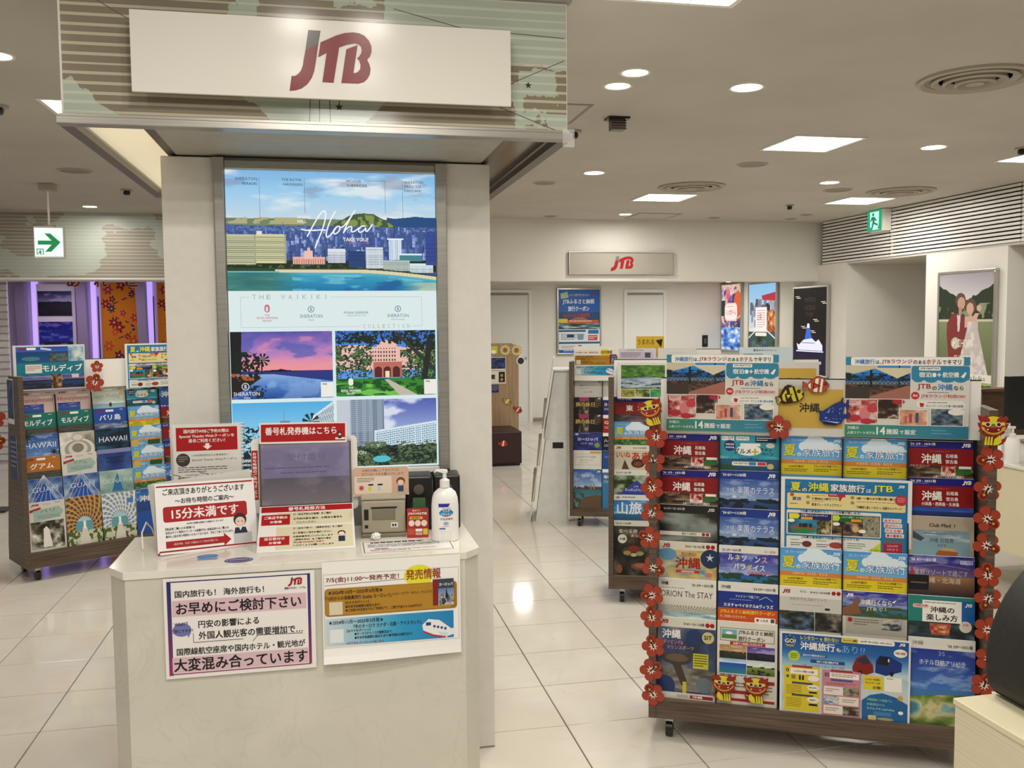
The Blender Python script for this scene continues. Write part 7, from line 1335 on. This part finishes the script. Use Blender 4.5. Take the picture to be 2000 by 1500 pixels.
# coordinates below in mm from the fish's centre
fy = [(-54, 8), (-40, 5), (-36, -2), (-32, -12), (-22, -30), (-10, -38), (2, -36), (24, -26), (44, -14), (48, -8), (47, 4), (40, 16), (24, 26), (-6, 32), (-26, 34), (-36, 26), (-44, 34), (-46, 38)]
def dy(S):
    S.P([(x * .94, y * .94) for x, y in fy], '#3a160c'); S.P([(-50, 10), (-38, 10), (-32, 20), (-44, 34)], '#d8bc48')
    for i in range(3): S.L(-50, 14 + i * 6, -40, 15 + i * 5, 2, '#3a160c')
    S.P([(-30, 2), (-16, -20), (-12, -8), (-20, 0), (-14, 26), (-26, 20)], '#cfc43a'); S.P([(-6, -26), (6, -30), (22, 22), (10, 24), (2, 4)], '#cfc43a'); S.P([(14, -30), (30, -24), (44, -12), (38, -4), (44, 4), (36, 14), (30, 20)], '#cfc43a'); S.P([(-20, -4), (8, -4), (-10, 20)], '#3a160c'); S.P([(-14, -1), (2, -1), (-9, 13)], '#d8cc4a'); S.C(29, -14, 7, '#3a160c'); S.C(29, -14, 3.6, '#6e3c20')
cut('paper_fish', 'yellow and brown striped paper fish at the top left of the Okinawa card', 'paper fish', fy, dy, '#3a160c', R3 @ MT(.476, .115, 1.237), .00095)
fo = [(-52, -20), (-32, -10), (-24, -24), (-8, -34), (0, -40), (14, -40), (20, -32), (34, -22), (46, -8), (44, 2), (38, 8), (36, 18), (14, 24), (-14, 24), (-28, 18), (-32, 4), (-52, 10)]
def do(S):
    S.P([(x * .94, y * .94) for x, y in fo], '#b4552c'); S.P([(-30, -8), (-22, -14), (-22, 10), (-30, 2)], '#ece0d4'); S.P([(-4, -30), (8, -32), (2, 22), (-12, 20)], '#ece0d4'); S.P([(16, -30), (24, -28), (18, 22), (10, 22)], '#ece0d4'); S.P([(-12, -16), (16, -2), (-14, 10)], '#5c2010'); S.P([(-8, -10), (9, -2), (-10, 5)], '#b4552c'); S.C(31, -10, 7, '#5c2010'); S.C(31, -10, 4, '#8a3a20')
cut('paper_fish', 'orange paper clownfish with white stripes above the Okinawa card', 'paper fish', fo, do, '#6a2414', R3 @ MT(.562, .112, 1.268), .0009)
fw = [(-64, -22), (-46, -18), (-40, -22), (0, -50), (26, -62), (34, -78), (38, -78), (36, -60), (44, -50), (60, -72), (60, -28), (48, -42), (40, -40), (36, -6), (66, -8), (66, 4), (38, 14), (30, 34), (6, 44), (-40, 40), (-60, 20), (-58, 2)]
def dw(S):
    S.P([(x * .95, y * .95 + 0) for x, y in fw], '#1d3c84'); S.P([(30, -74), (36, -74), (34, -50), (30, -54)], '#5c3420'); r = random.Random(8)
    for i in range(34):
        x, y = r.uniform(-44, 30), r.uniform(-36, 22)
        if y > -18 - (x + 40) * .55: S.C(x, y, r.choice((1.2, 2)), '#b8c8e8', n=6)
    S.P([(-54, 22), (-30, 24), (24, 28), (14, 34), (-20, 28)], '#a8bcdc'); S.P([(-48, 26), (-20, 29), (16, 34), (4, 39), (-30, 37)], '#101c34')
cut('paper_whale_shark', 'blue spotted paper whale shark at the right of the Okinawa card', 'paper fish', fw, dw, '#16305c', R3 @ MT(.620, .116, 1.168), .0008)

# ------------------------------------------------------------ far objects on the right side
cs = empty('cardboard_stand', Matrix.Translation((1.6, 6.56, 0)) @ Matrix.Rotation(math.radians(-14), 4, 'Z') @ Matrix.Translation((-1.6, -6.56, 0)), 'white cardboard brochure stand seen from its side', 'display stand')
pr_ = [(1.49, 0), (1.772, 0), (1.788, 1.125), (1.668, 1.135)]
MB().prism([(1.525, .0), (1.772, 0), (1.780, .62), (1.604, .62)], 6.56, 6.95).build('lower_box', 'cardboard', cs); MB().prism([(1.590, .6205), (1.783, .6205), (1.790, 1.13), (1.672, 1.13)], 6.575, 6.94).build('upper_box', 'cardboard', cs)
MB().prism([(1.478, 0), (1.486, 0), (1.672, 1.225), (1.664, 1.228)], 6.545, 6.96).build('front_board', 'cardboard', cs)
box('hand_slot', 'black', 1.655, 6.558, .555, 1.735, 6.562, .60, cs, .001); box('top_flap', 'cardboard', 1.66, 6.56, 1.131, 1.80, 6.95, 1.142, cs)
for z, x in ((.9, 1.598), (.62, 1.556), (.35, 1.515)): MB().prism([(x - .022, z - .2), (x - .0, z - .2), (x + .024, z), (x - .006, z)], 6.57, 6.94).build('leaflet_pocket', 'grille', cs)
pt_ = empty('wood_screen', (0, 0, 0), 'pale oak screen with rounded corner and paper stickers behind the ottoman', 'screen')
pp = [(1.2, 0), (2.078, 0), (2.085, 1.13)] + [(1.985 + .1 * math.cos(a), 1.165 + .1 * math.sin(a)) for a in [math.radians(i * 15) for i in range(7)]] + [(1.2, 1.265)]
MB().prism(pp, 9.30, 9.34).build('panel', 'oak', pt_)
def on_screen(k, x, z, s_, lab): 
    pm = card('picture_sheet', lab, 'picture', 'sheets pinned on the oak screen', s_small, MT(x, 9.2985, z) @ Matrix.Diagonal((s_, 1, s_, 1)), .0012, args=(k,))
on_screen(2, 1.66, 1.245, .55, 'lime green sheet at the top of the oak screen'); on_screen(0, 1.66, 1.13, 1., 'night view photo sheet on the oak screen'); on_screen(1, 1.66, .99, 1., 'white sheet with small photos on the oak screen'); on_screen(3, 1.66, .845, .6, 'narrow navy sheet below the others on the oak screen')
def sun(x, z, lab):
    S = Sheet(10, 10); S.star(0, 0, 7, 4.6, 12, '#c9b48c'); S.C(0, 0, 4.6, '#e0d2ac'); S.C(0, 0, 3.4, '#b89858'); S.T('夏', -1.8, -1.8, 3.6, 3.6, '#7a5a2c'); pm = S.mesh('sun_print'); pm.materials.append(M['ink'])
    b = MB().cyl((0, 0, 0), .048, .002, 16, 'y'); o = b.build('paper_sun', 'paper'); o.location = (x, 9.2955, z); tag(o, lab, 'paper sun', 'paper suns on the oak screen'); link('sun_print', pm, None, o)
sun(1.845, 1.205, 'sun shaped paper cutout, left of two on the oak screen'); sun(1.965, 1.20, 'sun shaped paper cutout, right of two on the oak screen')
o = MB().cyl((0, 0, 0), .048, .002, 24, 'y').build('round_sticker', 'white'); o.location = (2.01, 9.2955, 1.09); tag(o, 'round white sticker with dark centre on the oak screen', 'sticker'); MB().cyl((0, -.0015, 0), .036, .001, 24, 'y').build('dark_centre', mat('navy', '#20242f', .5), o)
def mini_fish(x, y, z, c, s, ry, lab):
    def dm(S): S.P([(a * .9, b_ * .9) for a, b_ in fo], c); S.P([(-4, -30), (8, -32), (2, 22), (-12, 20)], '#ece0d4'); S.C(31, -10, 7, '#3c1410')
    cut('paper_fish', lab, 'paper fish', fo, dm, '#5c2414', MT(x, y, z, 0, 0, ry), s)
mini_fish(1.86, 9.295, .665, '#b8a440', .0011, 30, 'small yellow paper fish on the oak screen'); mini_fish(1.975, 9.295, .575, '#b83a2c', .0011, 30, 'small red paper fish on the oak screen')
flower(MT(1.655, 9.294, .66), 'red paper hibiscus on the oak screen', None, 0, 1.2)
ot = empty('ottoman', (1.40, 9.215, 0), 'dark brown leather cube ottoman with a fish sticker', 'ottoman')
box('cushion', 'brownpouf', 0, 0, .02, .60, .52, .365, ot, .018); box('feet_base', 'black', .02, .02, 0, .58, .5, .02, ot)
bpy.context.view_layer.update()
# ottoman stands in front of the screen
pt_.location.y = .45
for nm in ('picture_sheet', 'paper_sun', 'round_sticker', 'paper_fish', 'paper_hibiscus'):
    for o in bpy.data.objects:
        if o.name.split('.')[0] == nm and o.parent is None and 9.2 < o.matrix_world.translation.y < 9.35 and o.matrix_world.translation.x < 2.2:
            w0 = o.matrix_world.translation.copy(); f_ = 9.745 / 9.295; o.matrix_world = Matrix.Translation((w0.x * f_ - w0.x, .45, (w0.z - 1.5) * f_ + 1.5 - w0.z)) @ o.matrix_world
def mini2(): mini_fish(1.80, 9.208, .235, '#b83a2c', .0011, 5, 'red paper clownfish stuck on the brown ottoman')
mini2()

def poster(name, label, fn, org, rz, W, H, ink='ink', fr='alu', fw_=.025, d=.03, lit=False):
    t = empty(name, MT(*org, rz), label, 'poster'); S = fn(); kx, kz = W / (S.W * S.k), H / (S.H * S.k)
    box('backing', 'white', 0, .0, -H, W, d, 0, t)
    for a in ((-fw_, -.008, 0, W + fw_, d, fw_), (-fw_, -.008, -H - fw_, W + fw_, d, -H), (-fw_, -.008, -H, 0, d, 0), (W, -.008, -H, W + fw_, d, 0)): box('frame', fr, *a, parent=t, bevel=.003)
    pm = S.mesh('poster_print'); pm.materials.append(M[ink]); o = link('poster_print', pm, None, t); o.matrix_local = MT(0, -.0005, 0) @ Matrix.Diagonal((kx, 1, kz, 1))
poster('wall_poster', 'blue travel coupon poster in a silver frame on the back wall', s_coupons_poster, (3.45, 13.25, 1.97), 0, .64, .95)
poster('light_box_poster', 'bright colourful Singapore light box, leftmost of the three on the right wall', s_singapore, (6.065, 13.25, 2.03), -90, .66, .98, 'dim_backlit')
poster('light_box_poster', 'bright town and bridge light box in the middle of the three', s_town, (6.065, 12.32, 2.0), -90, .80, 1.02, 'dim_backlit')
poster('light_box_poster', 'black light box poster with white ship and blue mountain', s_cruise, (6.065, 11.02, 1.895), -90, .80, 1.1, 'dim_backlit')
poster('wedding_poster', 'framed poster of a couple in red suit and white dress on the pillar', s_wed, (6.065, 8.13, 1.93), -90, .76, 1.10, 'ink')
t = empty('beam_sign', (2.864, 10.462, 2.310), 'long grey sign with red lettering on the white beam', 'sign')
box('board', 'white', 0, .012, -.252, 1.302, .036, 0, t); pm = s_logo(1).mesh('lettering'); pm.materials.append(attr_mat('sign_vinyl', .25)); o = link('lettering', pm, None, t); o.location = (0, .011, 0)
for a in ((-.008, 0, -.26, 1.31, .036, -.252), (-.008, 0, 0, 1.31, .036, .008), (-.008, 0, -.252, 0, .036, 0), (1.302, 0, -.252, 1.31, .036, 0)): box('frame', 'alu', *a, parent=t)
t = empty('exit_sign', (6.03, 9.01, 2.46), 'green exit sign with running figure on the slatted frieze', 'exit sign')
box('housing', 'white', -.03, -.03, 0, .055, .29, .235, t, .004); pm = s_exit_run().mesh('sign_face'); pm.materials.append(M['signgreen']); o = link('sign_face', pm, None, t); o.matrix_local = MT(-.0315, .285, .232, -90) @ Matrix.Diagonal((.98, 1, .95, 1))
t = empty('exit_sign', (-2.268, 8.44, 2.08), 'hanging exit sign with green arrow on a ceiling rod', 'exit sign')
box('housing', 'white', -.118, 0, -.01, .118, .06, .258, t, .005); pm = s_exit_arrow().mesh('sign_face'); pm.materials.append(M['signgreen']); o = link('sign_face', pm, None, t); o.location = (-.112, -.001, .245)
MB().cyl((0, .03, .258), .009, .31, 12).build('rod', 'white', t); box('ceiling_mount', 'vent', -.058, -.03, .56, .058, .09, .62, t, .003); box('rod_foot', 'vent', -.045, .005, .258, .045, .055, .272, t)

# (left frieze)
S_ = s_mural(); pm = S_.mesh('map_print'); pm.materials.append(M['ink'])
t = empty('map_frieze', (-4.9, 10.49, 2.70), 'striped world map frieze hanging above the left passage', 'frieze')
box('panel', 'white', 0, 0, -.715, 4.9, .008, 0, t); o = link('map_print', pm, None, t); o.location = (0, -.0003, -.005); o.scale = (1.16, 1, 1)

# ------------------------------------------------------------ purple lit booth behind the left rack
YB = 12.02
def booth_col(x, label):
    t = empty('booth_post', (x, YB - .14, 0), label, 'post', 'tilted grey posts of the purple booth')
    MB().prism([(0, 0), (.10, 0), (.065, 2.07), (-.045, 2.07)], 0, .12).build('post_body', mat('lilac_grey', '#8c8292', .6), t)
o = box('photo_backboard', 'white', -3.39, YB - .018, .9, -2.96, YB - .002, 2.0); tag(o, 'white backboard behind the two photos in the purple booth', 'board')
booth_col(-3.56, 'tilted lilac grey post at the left end of the purple booth'); booth_col(-2.88, 'tilted lilac grey post right of the two framed photos'); booth_col(-2.20, 'tilted lilac grey post right of the orange fabric')
def led(x, w_, label):
    o = box('led_strip', 'purple', x, YB - .01, .95, x + w_, YB + .02, 2.05); tag(o, label, 'light strip', 'purple led strips of the booth')
led(-3.45, .07, 'purple light strip left of the two framed photos'); led(-2.78, .055, 'purple light strip left of the orange fabric'); led(-2.13, .06, 'purple light strip by the pillar edge')
def dark_rod(x, lab): o = box('display_rail', 'black', x, YB - .03, .9, x + .012, YB - .015, 1.85); tag(o, lab, 'rail', 'black rails of the booth')
dark_rod(-2.70, 'thin black rail left of the orange fabric'); dark_rod(-2.06, 'thin black rail beside the pillar')
card('beach_photo', 'photo of palm trees and sea wall, upper of two in the purple booth', 'picture', None, s_photo, MT(-3.375, YB - .03, 1.915), .01, args=(.45, '#20284c', '#8c8ca8', '#1c1c24', '#26262c', '#16161c', 5))
card('beach_photo', 'deep blue sky photo, lower of two in the purple booth', 'picture', None, s_photo, MT(-3.375, YB - .03, 1.545), .01, args=(.85, '#1c1c7c', '#2c40a4', '#3a6ca4', '#b8a494', '#3c2c28', 7))
card('dyed_fabric', 'orange dyed fabric panel with flowers in the purple booth', 'fabric', None, s_fabric, MT(-2.675, YB + .024, 2.02), .004, ink='orangefab')
card('dyed_fabric', 'strip of orange dyed fabric visible next to the pillar', 'fabric', None, s_fabric, MT(-2.02, YB + .024, 2.02), .004, ink='orangefab')
for k, (x, ch, lab) in enumerate(((-2.84, 'あ', 'red white edged letter hung under the frieze, leftmost'), (-2.55, 'れ', 'red white edged letter hung under the frieze, middle'), (-2.22, 'と', 'red white edged letter hung under the frieze, rightmost'))):
    S = Sheet(16, 16); S.C(0, 0, .1, W_)
    for dx, dy_ in ((-.6, 0), (.6, 0), (0, .6), (0, -.6), (.4, .4), (-.4, -.4)): S.T(ch, dx, dy_, 14, 14, '#ece4dc')
    S.T(ch, 0, 0, 14, 14, '#9c1c20'); pm = S.mesh('hanging_letter'); pm.materials.append(M['ink']); o = link('hanging_letter', pm); o.location = (x, 11.2, 2.075); tag(o, lab, 'letter', 'red hanging letters of the booth')
lv = empty('ribbed_screen', (-4.3, 10.9, 0), 'grey ribbed wall screen at the left edge of the picture', 'screen')
box('backing', 'pinkwhite', 0, .02, 0, .92, .05, 2.07, lv)
for k in range(26): box('rib', 'cardboard', 0, 0, .02 + k * .078, .92, .02, .08 + k * .078, lv)
def rb(x, z, y, s_, rot, lab): flower(MT(x, y, z), lab, 'red flowers at the left edge', rot, s_)
fp_ = empty('flower_pot', (-2.66, 8.0, 0), 'dark stand at the left edge holding red paper flowers', 'stand'); box('post', 'black', -.02, 0, 0, .02, .04, .8, fp_); box('foot', 'black', -.12, -.08, 0, .12, .12, .015, fp_)
rb(-2.60, .76, 7.98, 1.9, 0, 'red paper flower at the left edge, highest'); rb(-2.66, .66, 7.985, 1.8, 40, 'red paper flower at the left edge, middle'); rb(-2.60, .57, 7.98, 1.7, 80, 'red paper flower at the left edge, lowest')
area_light(-2.8, 11.3, 2.05, 1.2, .2, 9, (.72, .55, 1.0))
for lx, ly in ((2.45, 11.3), (3.9, 12.0), (5.3, 12.1)): area_light(lx, ly, 2.06, .2, .2, 6 if lx < 3 else 14, PANEL_COL)

# ------------------------------------------------------------ right foreground and desk
cbn = empty('low_cabinet', (1.445, .7, 0), 'low cream ribbed cabinet at the bottom right corner', 'cabinet')
box('body', 'deskstripe', .004, 0, 0, .9, 1.151, .585, cbn); box('cabinet_top', 'desk', 0, -.01, .585, .91, 1.155, .6, cbn, .002)
gc = box('paper_tray', 'cardboard', 1.47, 1.875, .0, 1.52, 1.90, .62); bpy.data.objects.remove(gc)
bpts = [(.22 + .33 * math.cos(a), .085 + .30 * math.sin(a)) for a in [math.radians(-8 + i * 196 / 30) for i in range(31)]] + [(-.10, .02), (-.075, .0), (.51, .0), (.535, .02)]
bg = MB().prism(bpts, 0, .30, 'y').build('black_bag', 'blackmatte', None, None, bevel=.02, smooth=True)
bg.matrix_world = MT(1.635, 1.56, .601, 0); tag(bg, 'rounded black bag on the low cabinet at bottom right', 'bag')
zp = tube([(-.05, -.001, .17), (.06, -.001, .24), (.2, -.001, .27), (.36, -.001, .24)], .003, 6).build('zipper', 'black', bg)
dk = empty('service_desk', (3.42, 2.4, 0), 'cream service desk behind the near right rack', 'desk')
box('desk_top', 'whitegloss', -.01, 0, .735, 1.6, 1.70, .752, dk, .002); box('front_panel', 'desk', 0, 0, .29, .04, 1.66, .735, dk, .003); box('side_panel', 'desk', .04, 1.64, .29, 1.5, 1.68, .735, dk); box('desk_return', 'whitegloss', .08, 1.70, .735, 1.5, 2.6, .752, dk, .002); box('return_panel', 'desk', .10, 1.70, .29, .14, 2.58, .735, dk); box('leg', 'black', .3, 2.5, 0, .35, 2.55, .735, dk)
for x, y in ((.25, .2), (.25, 1.5), (1.3, .2), (1.3, 1.5)): box('leg', 'black', x - .025, y - .025, 0, x + .025, y + .025, .735, dk)
def chair(x, y, rz, label):
    t = empty('desk_chair', MT(x, y, 0, rz), label, 'chair'); box('seat', 'blackmatte', -.22, -.22, .42, .22, .22, .47, t, .015); box('backrest', 'blackmatte', -.2, .2, .52, .2, .24, .70, t, .015)
    for a in (-.19, .19):
        for b_ in (-.19, .19): tube([(a, b_, 0), (a, b_, .42)], .014, 8).build('leg', 'black', t)
chair(3.75, 3.3, 90, 'black chair tucked under the cream service desk')
def bottle2(x, y, z, label):
    t = empty('pump_bottle', (x, y, z), label, 'bottle')
    MB().lathe([(.036, 0), (.038, .004), (.038, .10), (.03, .125), (.015, .132), (.015, .15), (.006, .152), (.006, .175)], n=28).build('bottle_body', 'skin', t, smooth=True)
    h_ = MB(); h_.prism([(.012, .175), (.012, .187), (-.06, .187), (-.072, .178), (-.068, .176), (-.05, .181), (-.012, .176)], -.007, .007); h_.build('pump_head', 'white', t, bevel=.001)
bottle2(3.475, 4.06, .752, 'small white pump bottle on the service desk at right edge')
def s_tri(): S = Sheet(12, 17); S.R(0, 0, 12, 17, '#2c6c94'); S.R(0, 0, 12, 6, '#3a94c4'); S.C(5, 7.6, 1.6, '#b86a54'); S.R(2, 12, 4, 2, W_); S.C(4, 10.4, 1.2, W_, 1.6); S.lines(3, 2, 7, 3, 3, W_); return S
card('tent_card', 'blue tent card beside the pump bottle on the service desk', 'sign', None, s_tri, MT(3.50, 3.92, .92, 0, -8, 8), .002)
o = card('white_stand_sheet', 'white paper stand behind the right hibiscus column on the desk', 'sign', None, s_sheet_white, MT(3.43, 4.10, .95, 5, -6) @ Matrix.Diagonal((.8, 1, 1, 1)) @ Matrix.Diagonal((.32, 1, .92, 1)), .003, args=(1,))
wp = empty('wood_counter', (4.75, 5.98, 0), 'dark brown wooden counter behind the service desk', 'counter')
box('counter_top', 'brownwood', -.1, -.02, .945, 2.2, .12, .965, wp); box('front_panel', 'brownwood', .12, .05, 0, 2.1, .09, .945, wp); box('side_panel', 'grille', -.02, .03, 0, .118, .07, .945, wp)
mo = empty('monitor', (3.96, 4.68, .752), 'black computer monitor on the service desk seen at right edge', 'monitor')
box('screen', 'black', -.0, 0, .08, .5, .03, .40, mo, .004); box('stand_neck', 'black', .18, .01, .0, .22, .03, .06, mo); box('stand_foot', 'darksteel', .1, -.06, 0, .3, .1, .008, mo)
bpy.context.view_layer.update()
